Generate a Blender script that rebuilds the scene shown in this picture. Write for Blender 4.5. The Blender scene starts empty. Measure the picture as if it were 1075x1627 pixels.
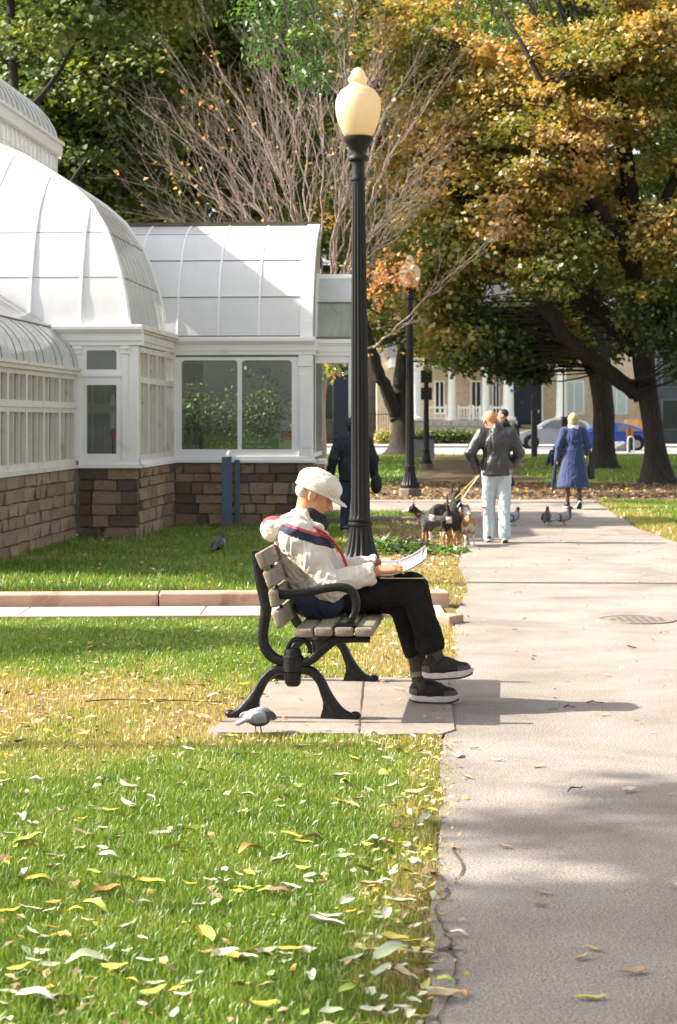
import bpy, bmesh, math, random
import numpy as np
from mathutils import Vector, Matrix, noise
random.seed(11)
rng = np.random.default_rng(11)
R = math.radians
SC = bpy.context.scene
COL = SC.collection

# ------------------------------------------------------------------ camera, sky, sun, exposure
FPX, CAMH, CX, HY = 3000.0, 1.57, 537.5, 667.0     # focal length in photo pixels, eye height, principal column, horizon row
cam_d = bpy.data.cameras.new('camera')
cam_d.sensor_fit = 'VERTICAL'
cam_d.sensor_height = 36.0
cam_d.lens = FPX / 1627 * 36
cam_d.shift_y = -(1627 / 2 - HY) / 1627
cam_d.clip_start = 0.1
cam_d.clip_end = 2000
cam_d.dof.use_dof = True
cam_d.dof.focus_distance = 10.4
cam_d.dof.aperture_fstop = 7.0
cam = bpy.data.objects.new('camera', cam_d)
COL.objects.link(cam)
cam.location = (0, 0, CAMH)
cam.rotation_euler = (R(90), 0, 0)
SC.camera = cam

SUN_EL = 37.0
SUN_DIR = Vector((math.cos(R(SUN_EL)), -0.045, -math.sin(R(SUN_EL)))).normalized()   # the way the light travels
world = bpy.data.worlds.new('World')
SC.world = world
world.use_nodes = True
wn = world.node_tree.nodes
sky = wn.new('ShaderNodeTexSky')
sky.sky_type = 'NISHITA'
sky.sun_disc = False
sky.sun_elevation = R(SUN_EL)
sky.sun_rotation = math.atan2(-SUN_DIR.x, -SUN_DIR.y)
sky.air_density = 0.8
sky.dust_density = 3.0
sky.ozone_density = 0.4
hs = wn.new('ShaderNodeHueSaturation')      # thin high cloud: a paler sky all over
hs.inputs['Saturation'].default_value = 0.32
world.node_tree.links.new(sky.outputs[0], hs.inputs['Color'])
world.node_tree.links.new(hs.outputs[0], wn['Background'].inputs[0])
wn['Background'].inputs[1].default_value = 0.13
sun_d = bpy.data.lights.new('sun', 'SUN')
sun_d.energy = 4.8
sun_d.angle = R(0.55)
sun_d.color = (1.0, 0.92, 0.80)
sun = bpy.data.objects.new('sun', sun_d)
COL.objects.link(sun)
sun.location = (-20, 5, 20)
sun.rotation_euler = SUN_DIR.to_track_quat('-Z', 'Y').to_euler()
SC.view_settings.view_transform = 'Standard'
SC.view_settings.look = 'None'
SC.view_settings.exposure = 1.5
SC.view_settings.gamma = 1.0

# ------------------------------------------------------------------ helpers
def P(px, py, D):
    return Vector(((px - CX) / FPX * D, D, CAMH + (HY - py) / FPX * D))
def G(px, py):
    D = FPX * CAMH / (py - HY)
    return Vector(((px - CX) / FPX * D, D, 0.0))
def tag(o, label, cat, group=None, kind=None):
    if label: o['label'] = label
    if cat: o['category'] = cat
    if group: o['group'] = group
    if kind: o['kind'] = kind
    return o
def link(name, me, parent=None):
    o = bpy.data.objects.new(name, me)
    COL.objects.link(o)
    if parent: o.parent = parent
    return o
def empty(name, loc, rotz=0.0):
    o = bpy.data.objects.new(name, None)
    COL.objects.link(o)
    o.location = loc
    o.rotation_euler = (0, 0, rotz)
    o.empty_display_size = 0.2
    return o
def copy_tree(o, parent=None):
    c = o.copy()
    COL.objects.link(c)
    c.parent = parent
    for ch in o.children:
        copy_tree(ch, c)
    return c

# ---- materials
def ramp(nt, fac, cols):
    r = nt.nodes.new('ShaderNodeValToRGB')
    el = r.color_ramp.elements
    while len(el) < len(cols): el.new(0.5)
    for i, c in enumerate(cols):
        p, c = c if len(c) == 2 else (i / max(1, len(cols) - 1), c)
        el[i].position = p
        el[i].color = (c[0], c[1], c[2], 1)
    nt.links.new(fac, r.inputs[0])
    return r.outputs[0]
def noise_tex(nt, scale, detail=5, rough=.55, coord=None, dist=0.0, stretch=None):
    n = nt.nodes.new('ShaderNodeTexNoise')
    n.inputs['Scale'].default_value = scale
    n.inputs['Detail'].default_value = detail
    n.inputs['Roughness'].default_value = rough
    n.inputs['Distortion'].default_value = dist
    if coord is None:
        coord = nt.nodes.new('ShaderNodeTexCoord').outputs['Object']
    if stretch:
        m = nt.nodes.new('ShaderNodeMapping')
        m.inputs['Scale'].default_value = stretch
        nt.links.new(coord, m.inputs[0])
        coord = m.outputs[0]
    nt.links.new(coord, n.inputs['Vector'])
    return n.outputs[0]
def mixc(nt, fac, a, b, mode='MIX'):
    m = nt.nodes.new('ShaderNodeMix')
    m.data_type = 'RGBA'
    m.blend_type = mode
    for s, v in ((0, fac), (6, a), (7, b)):
        if hasattr(v, 'links') or hasattr(v, 'is_linked'): nt.links.new(v, m.inputs[s])
        elif s == 0: m.inputs[0].default_value = v
        else: m.inputs[s].default_value = (v[0], v[1], v[2], 1)
    return m.outputs[2]
MATS = {}
def mat(name, *cols, scale=6.0, rough=0.7, bump=0.0, bscale=40.0, metal=0.0, spec=0.35, detail=5, stretch=None, rnd=0.0,
        fine=0.0, fscale=200.0, dirt=None, dscale=2.0, damt=(0.55, 0.7), rvar=0.0, sheen=0.0):
    if name in MATS: return MATS[name]
    m = bpy.data.materials.new(name)
    m.use_nodes = True
    nt = m.node_tree
    b = nt.nodes['Principled BSDF']
    b.inputs['Roughness'].default_value = rough
    b.inputs['Metallic'].default_value = metal
    b.inputs['Specular IOR Level'].default_value = spec
    if sheen: b.inputs['Sheen Weight'].default_value = sheen
    tc = nt.nodes.new('ShaderNodeTexCoord').outputs['Object']
    if len(cols) == 1: cols = (cols[0], tuple(c * .82 for c in cols[0]))
    k = len(cols)
    c = ramp(nt, noise_tex(nt, scale, detail, .6, tc, .3, stretch), [(0.3 + 0.4 * i / (k - 1), q) for i, q in enumerate(cols)])
    if fine:
        f = ramp(nt, noise_tex(nt, fscale, 2, .5, tc), [(0.3, (1 - fine,) * 3), (0.7, (1 + fine,) * 3)])
        c = mixc(nt, 1.0, c, f, 'MULTIPLY')
    if dirt:
        d = ramp(nt, noise_tex(nt, dscale, 7, .65, tc, .6), [(damt[0], (0, 0, 0)), (damt[1], (1, 1, 1))])
        c = mixc(nt, d, c, dirt)
    if rnd:
        oi = nt.nodes.new('ShaderNodeObjectInfo')
        v = ramp(nt, oi.outputs['Random'], [(0.0, (1 - rnd,) * 3), (1.0, (1 + rnd,) * 3)])
        c = mixc(nt, 1.0, c, v, 'MULTIPLY')
    nt.links.new(c, b.inputs['Base Color'])
    if bump:
        bp = nt.nodes.new('ShaderNodeBump')
        bp.inputs['Strength'].default_value = bump
        bp.inputs['Distance'].default_value = 0.02
        nt.links.new(noise_tex(nt, bscale, 6, .6, tc, 0, stretch), bp.inputs['Height'])
        nt.links.new(bp.outputs[0], b.inputs['Normal'])
    if rvar:
        rr = nt.nodes.new('ShaderNodeMapRange')
        rr.inputs[3].default_value = max(.03, rough - rvar)
        rr.inputs[4].default_value = min(1, rough + rvar)
        nt.links.new(noise_tex(nt, scale * 2, 4, .6, tc), rr.inputs[0])
        nt.links.new(rr.outputs[0], b.inputs['Roughness'])
    MATS[name] = m
    return m
def leaf_mat(name, cols, transl=0.35, gloss=0.06, rough=.45):
    m = bpy.data.materials.new(name)
    m.use_nodes = True
    nt = m.node_tree
    nt.nodes.remove(nt.nodes['Principled BSDF'])
    at = nt.nodes.new('ShaderNodeAttribute')
    at.attribute_name = 'tint'
    c = ramp(nt, at.outputs['Fac'], cols)
    d = nt.nodes.new('ShaderNodeBsdfDiffuse')
    t = nt.nodes.new('ShaderNodeBsdfTranslucent')
    g = nt.nodes.new('ShaderNodeBsdfGlossy')
    g.inputs['Roughness'].default_value = rough
    nt.links.new(c, d.inputs[0])
    c2 = mixc(nt, 1.0, c, (1.25, 1.15, .55), 'MULTIPLY')
    nt.links.new(c2, t.inputs[0])
    m1 = nt.nodes.new('ShaderNodeMixShader')
    m1.inputs[0].default_value = transl
    nt.links.new(d.outputs[0], m1.inputs[1]); nt.links.new(t.outputs[0], m1.inputs[2])
    m2 = nt.nodes.new('ShaderNodeMixShader')
    m2.inputs[0].default_value = gloss
    nt.links.new(m1.outputs[0], m2.inputs[1]); nt.links.new(g.outputs[0], m2.inputs[2])
    nt.links.new(m2.outputs[0], nt.nodes['Material Output'].inputs[0])
    return m
def glass_mat(name, tint=(.9, .93, .92), refl=1.0, haze=0.0, hazec=(.7, .72, .68)):
    m = bpy.data.materials.new(name)
    m.use_nodes = True
    nt = m.node_tree
    nt.nodes.remove(nt.nodes['Principled BSDF'])
    tr = nt.nodes.new('ShaderNodeBsdfTransparent'); tr.inputs[0].default_value = (*tint, 1)
    gl = nt.nodes.new('ShaderNodeBsdfGlossy'); gl.inputs['Roughness'].default_value = 0.03
    fr = nt.nodes.new('ShaderNodeFresnel'); fr.inputs[0].default_value = 1.5
    mu = nt.nodes.new('ShaderNodeMath'); mu.operation = 'MULTIPLY'; mu.inputs[1].default_value = 1.7 * refl
    nt.links.new(fr.outputs[0], mu.inputs[0])
    mx = nt.nodes.new('ShaderNodeMixShader')
    nt.links.new(mu.outputs[0], mx.inputs[0]); nt.links.new(tr.outputs[0], mx.inputs[1]); nt.links.new(gl.outputs[0], mx.inputs[2])
    out = mx.outputs[0]
    if haze:
        df = nt.nodes.new('ShaderNodeBsdfDiffuse'); df.inputs[0].default_value = (*hazec, 1)
        m3 = nt.nodes.new('ShaderNodeMixShader')
        hz = nt.nodes.new('ShaderNodeMapRange')
        hz.inputs[3].default_value = haze * .5; hz.inputs[4].default_value = min(1, haze * 1.5)
        nt.links.new(noise_tex(nt, 3.0, 6, .65), hz.inputs[0])
        nt.links.new(hz.outputs[0], m3.inputs[0])
        nt.links.new(out, m3.inputs[1]); nt.links.new(df.outputs[0], m3.inputs[2])
        out = m3.outputs[0]
    nt.links.new(out, nt.nodes['Material Output'].inputs[0])
    return m

# ---- meshes from numpy
def np_mesh(name, V, Fc, mats, parent=None, tint=None, mi=None, smooth=False):
    V = np.asarray(V, np.float32); Fc = np.asarray(Fc, np.int32)
    me = bpy.data.meshes.new(name)
    n, k = Fc.shape
    me.vertices.add(len(V)); me.vertices.foreach_set('co', V.ravel())
    me.loops.add(n * k); me.loops.foreach_set('vertex_index', Fc.ravel())
    me.polygons.add(n); me.polygons.foreach_set('loop_start', np.arange(0, n * k, k, dtype=np.int32))
    if smooth: me.polygons.foreach_set('use_smooth', np.ones(n, bool))
    if mi is not None: me.polygons.foreach_set('material_index', np.asarray(mi, np.int32))
    if tint is not None:
        a = me.attributes.new('tint', 'FLOAT', 'FACE')
        a.data.foreach_set('value', np.asarray(tint, np.float32))
    me.update(calc_edges=True)
    for m in (mats if isinstance(mats, (list, tuple)) else [mats]): me.materials.append(m)
    return link(name, me, parent)

class MB:
    """collects shapes for one mesh"""
    def __init__(s): s.v = []; s.f = []
    def add(s, vs, fs):
        o = len(s.v)
        s.v += [tuple(v) for v in vs]
        s.f += [tuple(i + o for i in f) for f in fs]
        return s
    def hexa(s, c):     # 8 corners: bottom ring 4, top ring 4
        return s.add(c, [(3, 2, 1, 0), (4, 5, 6, 7), (0, 1, 5, 4), (1, 2, 6, 5), (2, 3, 7, 6), (3, 0, 4, 7)])
    def box(s, x0, x1, y0, y1, z0, z1):
        return s.hexa([(x0, y0, z0), (x1, y0, z0), (x1, y1, z0), (x0, y1, z0), (x0, y0, z1), (x1, y0, z1), (x1, y1, z1), (x0, y1, z1)])
    def tube(s, pts, rad, sides=8, cap=True, flat=1.0):
        pts = [Vector(p) for p in pts]
        if not hasattr(rad, '__len__'): rad = [rad] * len(pts)
        vs, fs = [], []
        ref = None
        for i, p in enumerate(pts):
            a = pts[max(0, i - 1)]; b = pts[min(len(pts) - 1, i + 1)]
            t = (b - a).normalized()
            if ref is None: ref = Vector((0, 0, 1)) if abs(t.z) < .9 else Vector((1, 0, 0))
            u = t.cross(ref).normalized(); w = u.cross(t).normalized(); ref = w
            for k in range(sides):
                an = 2 * math.pi * k / sides
                vs.append(p + u * math.cos(an) * rad[i] + w * math.sin(an) * rad[i] * flat)
        for i in range(len(pts) - 1):
            for k in range(sides):
                k2 = (k + 1) % sides
                fs.append((i * sides + k, i * sides + k2, (i + 1) * sides + k2, (i + 1) * sides + k))
        if cap:
            fs.append(tuple(range(sides - 1, -1, -1)))
            fs.append(tuple((len(pts) - 1) * sides + k for k in range(sides)))
        return s.add(vs, fs)
    def lathe(s, prof, seg=24, flute=0, depth=0.0, c=(0, 0, 0), fz=None):
        vs, fs = [], []
        for i, (r, z) in enumerate(prof):
            for k in range(seg):
                an = 2 * math.pi * k / seg
                rr = r
                if flute and (fz is None or fz[0] < z < fz[1]): rr = r * (1 - depth * (0.5 + 0.5 * math.cos(an * flute)) ** 1.5)
                vs.append((c[0] + rr * math.cos(an), c[1] + rr * math.sin(an), c[2] + z))
        for i in range(len(prof) - 1):
            for k in range(seg):
                k2 = (k + 1) % seg
                fs.append((i * seg + k, i * seg + k2, (i + 1) * seg + k2, (i + 1) * seg + k))
        fs.append(tuple(range(seg - 1, -1, -1)))
        fs.append(tuple((len(prof) - 1) * seg + k for k in range(seg)))
        return s.add(vs, fs)
    def prism(s, poly, y0, y1, axis='y'):
        n = len(poly)
        f = {'y': lambda a, b, c: (a, c, b), 'x': lambda a, b, c: (c, a, b), 'z': lambda a, b, c: (a, b, c)}[axis]
        vs = [f(a, b, y0) for a, b in poly] + [f(a, b, y1) for a, b in poly]
        fs = [tuple(range(n)), tuple(range(2 * n - 1, n - 1, -1))]
        fs += [(i, (i + n), (i + 1) % n + n, (i + 1) % n) for i in range(n)]
        return s.add(vs, fs)
    def ball(s, c, r, seg=12, rings=8):
        r = r if hasattr(r, '__len__') else (r, r, r)
        vs = [(c[0], c[1], c[2] - r[2])]
        for i in range(1, rings):
            a = -math.pi / 2 + math.pi * i / rings
            for k in range(seg):
                b = 2 * math.pi * k / seg
                vs.append((c[0] + r[0] * math.cos(a) * math.cos(b), c[1] + r[1] * math.cos(a) * math.sin(b), c[2] + r[2] * math.sin(a)))
        vs.append((c[0], c[1], c[2] + r[2]))
        fs = [(0, 1 + (k + 1) % seg, 1 + k) for k in range(seg)]
        for i in range(rings - 2):
            for k in range(seg):
                k2 = (k + 1) % seg
                fs.append((1 + i * seg + k, 1 + i * seg + k2, 1 + (i + 1) * seg + k2, 1 + (i + 1) * seg + k))
        top = len(vs) - 1; b0 = 1 + (rings - 2) * seg
        fs += [(b0 + k, b0 + (k + 1) % seg, top) for k in range(seg)]
        return s.add(vs, fs)
    def mesh(s, name, m=None, bevel=0.0, seg=2, smooth=None, jit=0.0):
        me = bpy.data.meshes.new(name)
        me.from_pydata(s.v, [], s.f)
        bm = bmesh.new(); bm.from_mesh(me)
        bmesh.ops.recalc_face_normals(bm, faces=bm.faces)
        if bevel:
            ed = [e for e in bm.edges if len(e.link_faces) == 2 and e.calc_face_angle(0) > R(28)]
            bmesh.ops.bevel(bm, geom=ed, offset=bevel, segments=seg, affect='EDGES', profile=.5, clamp_overlap=True)
        if jit:
            for v in bm.verts:
                v.co += Vector((random.uniform(-1, 1), random.uniform(-1, 1), random.uniform(-1, 1))) * jit
        bm.to_mesh(me); bm.free()
        if smooth is not None:
            me.polygons.foreach_set('use_smooth', np.ones(len(me.polygons), bool))
            me.set_sharp_from_angle(angle=R(smooth))
        if m is not None:
            for q in (m if isinstance(m, (list, tuple)) else [m]): me.materials.append(q)
        return me
    def build(s, name, m, parent=None, **k):
        return link(name, s.mesh(name, m, **k), parent)

def smooth_curve(pts, n=8, closed=False):
    """Catmull-Rom through 2D or 3D points"""
    pts = [np.array(p, float) for p in pts]
    out = []
    N = len(pts)
    for i in range(N if closed else N - 1):
        p0 = pts[(i - 1) % N] if closed or i > 0 else pts[0]
        p1 = pts[i]; p2 = pts[(i + 1) % N]
        p3 = pts[(i + 2) % N] if closed or i + 2 < N else pts[-1]
        for j in range(n):
            t = j / n
            out.append(.5 * ((2 * p1) + (-p0 + p2) * t + (2 * p0 - 5 * p1 + 4 * p2 - p3) * t * t + (-p0 + 3 * p1 - 3 * p2 + p3) * t ** 3))
    if not closed: out.append(pts[-1])
    return [tuple(map(float, p)) for p in out]

# ---- signed-distance bodies, meshed with surface nets: one continuous surface per body or garment
class SDF:
    def __init__(s, lo, hi, vox):
        s.lo = np.array(lo, float); s.vox = vox
        s.n = np.ceil((np.array(hi, float) - s.lo) / vox).astype(int) + 1
        s.f = np.full(s.n, 1.0, np.float32)
    def _sub(s, a, b):
        i0 = np.clip(np.floor((np.minimum(a, b) - s.lo) / s.vox).astype(int), 0, s.n - 1)
        i1 = np.clip(np.ceil((np.maximum(a, b) - s.lo) / s.vox).astype(int) + 1, 1, s.n)
        ax = [s.lo[k] + np.arange(i0[k], i1[k]) * s.vox for k in range(3)]
        g = np.stack(np.meshgrid(*ax, indexing='ij'), -1)
        return tuple(slice(i0[k], i1[k]) for k in range(3)), g
    def _un(s, sl, d, k):
        o = s.f[sl]
        if k > 0:
            h = np.clip(.5 + .5 * (o - d) / k, 0, 1)
            s.f[sl] = o * (1 - h) + d * h - k * h * (1 - h)
        else: s.f[sl] = np.minimum(o, d)
    def cone(s, a, b, ra, rb, k=.02, sq=None):
        a = np.array(a, float); b = np.array(b, float)
        m = max(ra, rb) + k + 3 * s.vox
        sl, g = s._sub(np.minimum(a, b) - m, np.maximum(a, b) + m)
        if g.size == 0: return s
        ba = b - a
        pa = g - a
        h = np.clip((pa @ ba) / max(1e-9, ba @ ba), 0, 1)
        q = pa - h[..., None] * ba
        if sq is not None: q = q / np.array(sq)
        s._un(sl, (np.linalg.norm(q, axis=-1) - (ra + (rb - ra) * h)).astype(np.float32), k)
        return s
    def ell(s, c, r, M=None, k=.02, cut=False):
        c = np.array(c, float); r = np.array(r, float)
        m = r.max() + k + 3 * s.vox
        sl, g = s._sub(c - m, c + m)
        if g.size == 0: return s
        q = g - c
        if M is not None: q = q @ np.array(M)      # columns of M are the ellipsoid's axes
        k0 = np.linalg.norm(q / r, axis=-1); k1 = np.linalg.norm(q / (r * r), axis=-1)
        d = (k0 * (k0 - 1) / np.maximum(k1, 1e-6)).astype(np.float32)
        if cut:
            o = s.f[sl]; d = -d
            h = np.clip(.5 - .5 * (o - d) / k, 0, 1)
            s.f[sl] = o * (1 - h) + d * h + k * h * (1 - h)
        else: s._un(sl, d, k)
        return s
    def plane(s, p, n):      # keeps the side the normal points away from
        n = np.array(n, float); n /= np.linalg.norm(n)
        ax = [s.lo[k] + np.arange(s.n[k]) * s.vox for k in range(3)]
        d = (ax[0][:, None, None] - p[0]) * n[0] + (ax[1][None, :, None] - p[1]) * n[1] + (ax[2][None, None, :] - p[2]) * n[2]
        s.f = np.maximum(s.f, d.astype(np.float32))
        return s
    def build(s, name, mats, parent=None, face_mat=None, fold=None, relax=1):
        f = s.f; n = s.n
        S = f < 0
        acc = np.zeros(tuple(n - 1) + (3,), np.float32); cnt = np.zeros(tuple(n - 1), np.float32)
        for ax in range(3):
            o1, o2 = [a for a in range(3) if a != ax]
            for a in (0, 1):
                for b in (0, 1):
                    s0 = [None] * 3; s1 = [None] * 3
                    s0[ax] = slice(0, n[ax] - 1); s1[ax] = slice(1, n[ax])
                    for o, q in ((o1, a), (o2, b)):
                        s0[o] = s1[o] = slice(q, n[o] - 1 + q)
                    s0 = tuple(s0); s1 = tuple(s1)
                    w = np.nonzero(S[s0] != S[s1])
                    f0 = f[s0][w]; f1 = f[s1][w]
                    p = np.zeros((len(f0), 3), np.float32)
                    p[:, ax] = f0 / (f0 - f1); p[:, o1] = a; p[:, o2] = b
                    acc[w] += p; cnt[w] += 1
        cells = np.nonzero(cnt > 0)
        idx = np.full(tuple(n - 1), -1, np.int32)
        idx[cells] = np.arange(len(cells[0]))
        V = (np.stack(cells, -1) + acc[cells] / cnt[cells][:, None]) * s.vox + s.lo
        quads = []
        for ax in range(3):
            o1, o2 = (ax + 1) % 3, (ax + 2) % 3
            s0 = [slice(1, n[k] - 1) for k in range(3)]; s1 = list(s0)
            s0[ax] = slice(0, n[ax] - 1); s1[ax] = slice(1, n[ax])
            A = S[tuple(s0)]; B = S[tuple(s1)]
            w = np.nonzero(A != B)
            base = [w[k] + (0 if k == ax else 1) for k in range(3)]
            def cell(d1, d2):
                c = [base[0].copy(), base[1].copy(), base[2].copy()]
                c[o1] = c[o1] - d1; c[o2] = c[o2] - d2
                return idx[tuple(c)]
            q = np.stack([cell(1, 1), cell(0, 1), cell(0, 0), cell(1, 0)], -1)
            flip = ~A[w]
            q[flip] = q[flip][:, ::-1]
            quads.append(q)
        Q = np.concatenate(quads)
        Q = Q[(Q >= 0).all(1)]
        for _ in range(relax):
            sm = np.zeros_like(V); c = np.zeros(len(V))
            for i in range(4):
                j = (i + 1) % 4
                np.add.at(sm, Q[:, i], V[Q[:, j]]); np.add.at(sm, Q[:, j], V[Q[:, i]])
                np.add.at(c, Q[:, i], 1); np.add.at(c, Q[:, j], 1)
            V = V * .4 + .6 * sm / np.maximum(c, 1)[:, None]
        if fold:
            N = np.zeros_like(V)
            fn = np.cross(V[Q[:, 1]] - V[Q[:, 0]], V[Q[:, 3]] - V[Q[:, 0]])
            for i in range(4): np.add.at(N, Q[:, i], fn)
            N /= np.maximum(np.linalg.norm(N, axis=1), 1e-9)[:, None]
            amp, sc = fold
            def fold_at(p):
                q = Vector((p[0] * sc[0], p[1] * sc[1], p[2] * sc[2]))
                w = Vector((q.x + 1.3 * noise.noise(q * .7), q.y, q.z + 1.3 * noise.noise(q * .7 + Vector((9, 3, 1)))))
                return noise.noise(q) * .7 + 1.1 * (.35 - abs(noise.noise(w * 1.5 + Vector((7, 0, 0))))) + .3 * noise.noise(w * 4.1)
            dsp = np.array([fold_at(p) for p in V])
            V = V + N * (dsp * amp)[:, None]
        mi = None
        if face_mat is not None: mi = face_mat(V[Q].mean(1))
        return np_mesh(name, V, Q, mats, parent, mi=mi, smooth=True)

# ---- leaves
def leaf_quads(pos, size, aspect=.7, up=.5, fold=.18, nrm=None):
    n = len(pos)
    N = rng.normal(size=(n, 3)); N[:, 2] = np.abs(N[:, 2]) + up
    if nrm is not None: N = N + nrm
    N /= np.linalg.norm(N, axis=1)[:, None]
    T = rng.normal(size=(n, 3)); T -= N * (T * N).sum(1)[:, None]
    T /= np.linalg.norm(T, axis=1)[:, None]
    B = np.cross(N, T)
    L = (size * rng.uniform(.65, 1.3, n))[:, None]; W = L * aspect * rng.uniform(.75, 1.2, n)[:, None]
    V = np.empty((n, 4, 3))
    V[:, 0] = pos - T * L * .5
    V[:, 1] = pos + B * W * .5 + N * W * fold - T * L * .08
    V[:, 2] = pos + T * L * .5 - N * L * .1
    V[:, 3] = pos - B * W * .5 + N * W * fold - T * L * .08
    return V.reshape(-1, 3), np.arange(4 * n, dtype=np.int32).reshape(-1, 4)
def in_blob(c, r, n, shell=.5):
    d = rng.normal(size=(n, 3)); d /= np.linalg.norm(d, axis=1)[:, None]
    q = rng.uniform(0, 1, n) ** (1 / 3)
    q = q * (1 - shell) + shell * (1 - .35 * rng.uniform(0, 1, n) ** 2)
    return np.array(c) + d * q[:, None] * np.array(r), d
def pip(px, py, poly):
    x, y = np.asarray(px), np.asarray(py)
    ins = np.zeros(x.shape, bool)
    n = len(poly)
    for i in range(n):
        x0, y0 = poly[i]; x1, y1 = poly[(i + 1) % n]
        c = ((y0 > y) != (y1 > y)) & (x < (x1 - x0) * (y - y0) / ((y1 - y0) if y1 != y0 else 1e-9) + x0)
        ins ^= c
    return ins
# cheap smooth value noise on arrays
_lat = rng.uniform(0, 1, (64, 64))
def vnoise(x, y, s):
    x = np.asarray(x) * s + 31.7; y = np.asarray(y) * s + 17.3
    xi = np.floor(x).astype(int); yi = np.floor(y).astype(int)
    fx = x - xi; fy = y - yi
    fx = fx * fx * (3 - 2 * fx); fy = fy * fy * (3 - 2 * fy)
    g = lambda a, b: _lat[a % 64, b % 64]
    return (g(xi, yi) * (1 - fx) + g(xi + 1, yi) * fx) * (1 - fy) + (g(xi, yi + 1) * (1 - fx) + g(xi + 1, yi + 1) * fx) * fy
def fnoise(x, y, s): return (vnoise(x, y, s) * .55 + vnoise(x, y, s * 2.1) * .3 + vnoise(x, y, s * 4.3) * .15)
# ------------------------------------------------------------------ the ground
PL_Y = np.array([0, 3, 4.9, 5.8, 6.6, 7.4, 8.84, 11.4, 12.6, 14.1, 15.6, 17.6, 20.2, 23.2, 25.7, 28.9, 31.6, 60])
PL_X = np.array([.02, .14, .233, .294, .36, .40, .479, .66, .80, .86, .98, 1.22, 1.28, 1.53, 1.80, 1.97, 2.0, 3.5])
PR_Y = np.array([0, 10, 18, 24.1, 27.2, 32.9, 36.2, 60])
PR_X = np.array([3.3, 3.7, 4.15, 4.33, 4.28, 4.69, 4.95, 6])
def path_left(y): return np.interp(y, PL_Y, PL_X) + .05 * (fnoise(y, 0 * y, 1.1) - .5) + .03 * (vnoise(y, 0 * y + 5, 6) - .5)
def path_right(y): return np.interp(y, PR_Y, PR_X) + .12 * (fnoise(y, 0 * y + 9, .7) - .5)
yy = np.concatenate([np.arange(-3, 16, .08), np.arange(16, 31.7, .2)])
left = [(float(path_left(np.array([y]))[0]), float(y)) for y in yy]
yr = np.arange(36.6, -3.1, -.3)
right = [(float(path_right(np.array([y]))[0]), float(y)) for y in yr]
PATH = left + [(1.0, 32.2), (-2, 32.5), (-9, 32.9), (-9, 36.3), (-2, 36.6), (2, 37.0), (4.6, 37.2)] + right
PAD = [(-.66, 9.46), (-.60, 9.40), (.0, 9.36), (.50, 9.34), (.585, 9.5), (.65, 11.2), (.64, 11.36), (.2, 11.40), (-.3, 11.36), (-.42, 11.2), (-.5, 10.3)]

_q = []
for (xa, ya), (xb, yb) in zip(PAD, PAD[1:] + PAD[:1]):
    m_ = max(1, int(math.hypot(xb - xa, yb - ya) / .06))
    for i_ in range(m_):
        f_ = i_ / m_; x_ = xa + (xb - xa) * f_; y_ = ya + (yb - ya) * f_
        w_ = .05 if x_ < .45 else .01
        _q.append((x_ + w_ * (float(fnoise(x_ * 3, y_ * 3, 2.0)) - .5), y_ + 1.6 * w_ * (float(fnoise(x_ * 3 + 50, y_ * 3, 2.0)) - .5)))
PAD = _q

def sm(a, b, x):
    t = np.clip((x - a) / (b - a), 0, 1)
    return t * t * (3 - 2 * t)
def dryness(x, y):
    x = np.asarray(x, float); y = np.asarray(y, float)
    n = fnoise(x, y * .6, 1.3); n2 = fnoise(x + 40, y, 3.5)
    d = np.interp(y, PL_Y, PL_X) - x
    edge = sm(.38, .05, d) * .66
    bench = np.exp(-((y - 10.1) / 1.4) ** 2) * sm(7.0, 2.0, d) * .92
    bench2 = np.exp(-((y - 12.5) / 1.6) ** 2) * sm(1.4, .5, d) * .9
    beam = np.exp(-((y - 16.5) / .5) ** 2) * .55
    lamp = sm(16, 17.5, y) * sm(31, 28, y) * sm(2.2, .9, d) * .95
    v = np.maximum.reduce([edge, bench, bench2, beam, lamp])
    v = np.where(d < -1, .35 + .5 * sm(5.6, 4.4, x), v)
    v = v + ((n - .5) * 1.1 + (n2 - .5) * .5) * np.where(y < 8.8, .75, 1) - .10 * (y < 8.2)
    v = np.where((y > 11.6) & (y < 15) & (d > 1.2), v - .12, v)
    return np.clip(v, 0, 1)
def soilness(x, y):
    x = np.asarray(x, float); y = np.asarray(y, float)
    n = fnoise(x, y, .25)
    a = sm(36.4, 37.2, y) * sm(47 + 8 * (n - .5), 43 + 8 * (n - .5), y)
    cx = 3.2 + (y - 45) * .075
    b = sm(44, 46, y) * sm(1.9, 1.2, np.abs(x - cx - (n - .5) * 2) / (1 + (y - 45) * .01)) * sm(86, 80, y)
    c = np.exp(-(((x - 7.9) / 2.2) ** 2 + ((y - 46.6) / 2.5) ** 2))
    return np.clip(np.maximum.reduce([a, b, c * .9]), 0, 1)
def grid_axis(lo, hi, step, far_lo, far_hi):
    a = np.arange(lo, hi + 1e-6, step)
    g = step; out = [hi]
    while out[-1] < far_hi: g *= 1.35; out.append(out[-1] + g)
    g = step; neg = [lo]
    while neg[-1] > far_lo: g *= 1.35; neg.append(neg[-1] - g)
    return np.concatenate([np.array(neg[1:])[::-1], a, np.array(out[1:])])
gx = grid_axis(-5, 6.5, .11, -900, 900); gy = grid_axis(3.6, 34, .15, -120, 1500)
X, Y = np.meshgrid(gx, gy, indexing='ij')
Z = np.zeros_like(X)
near = (Y < 34) & (np.abs(X) < 8)
Z += np.where(near, .012 * (fnoise(X, Y, 1.7) - .5), 0)
inside = pip(X, Y, PATH) | pip(X, Y, PAD)
Z = np.where(inside, -.03, Z - .006)
V = np.stack([X, Y, Z], -1).reshape(-1, 3)
ii = np.arange(len(gx) * len(gy)).reshape(len(gx), len(gy))
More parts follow.
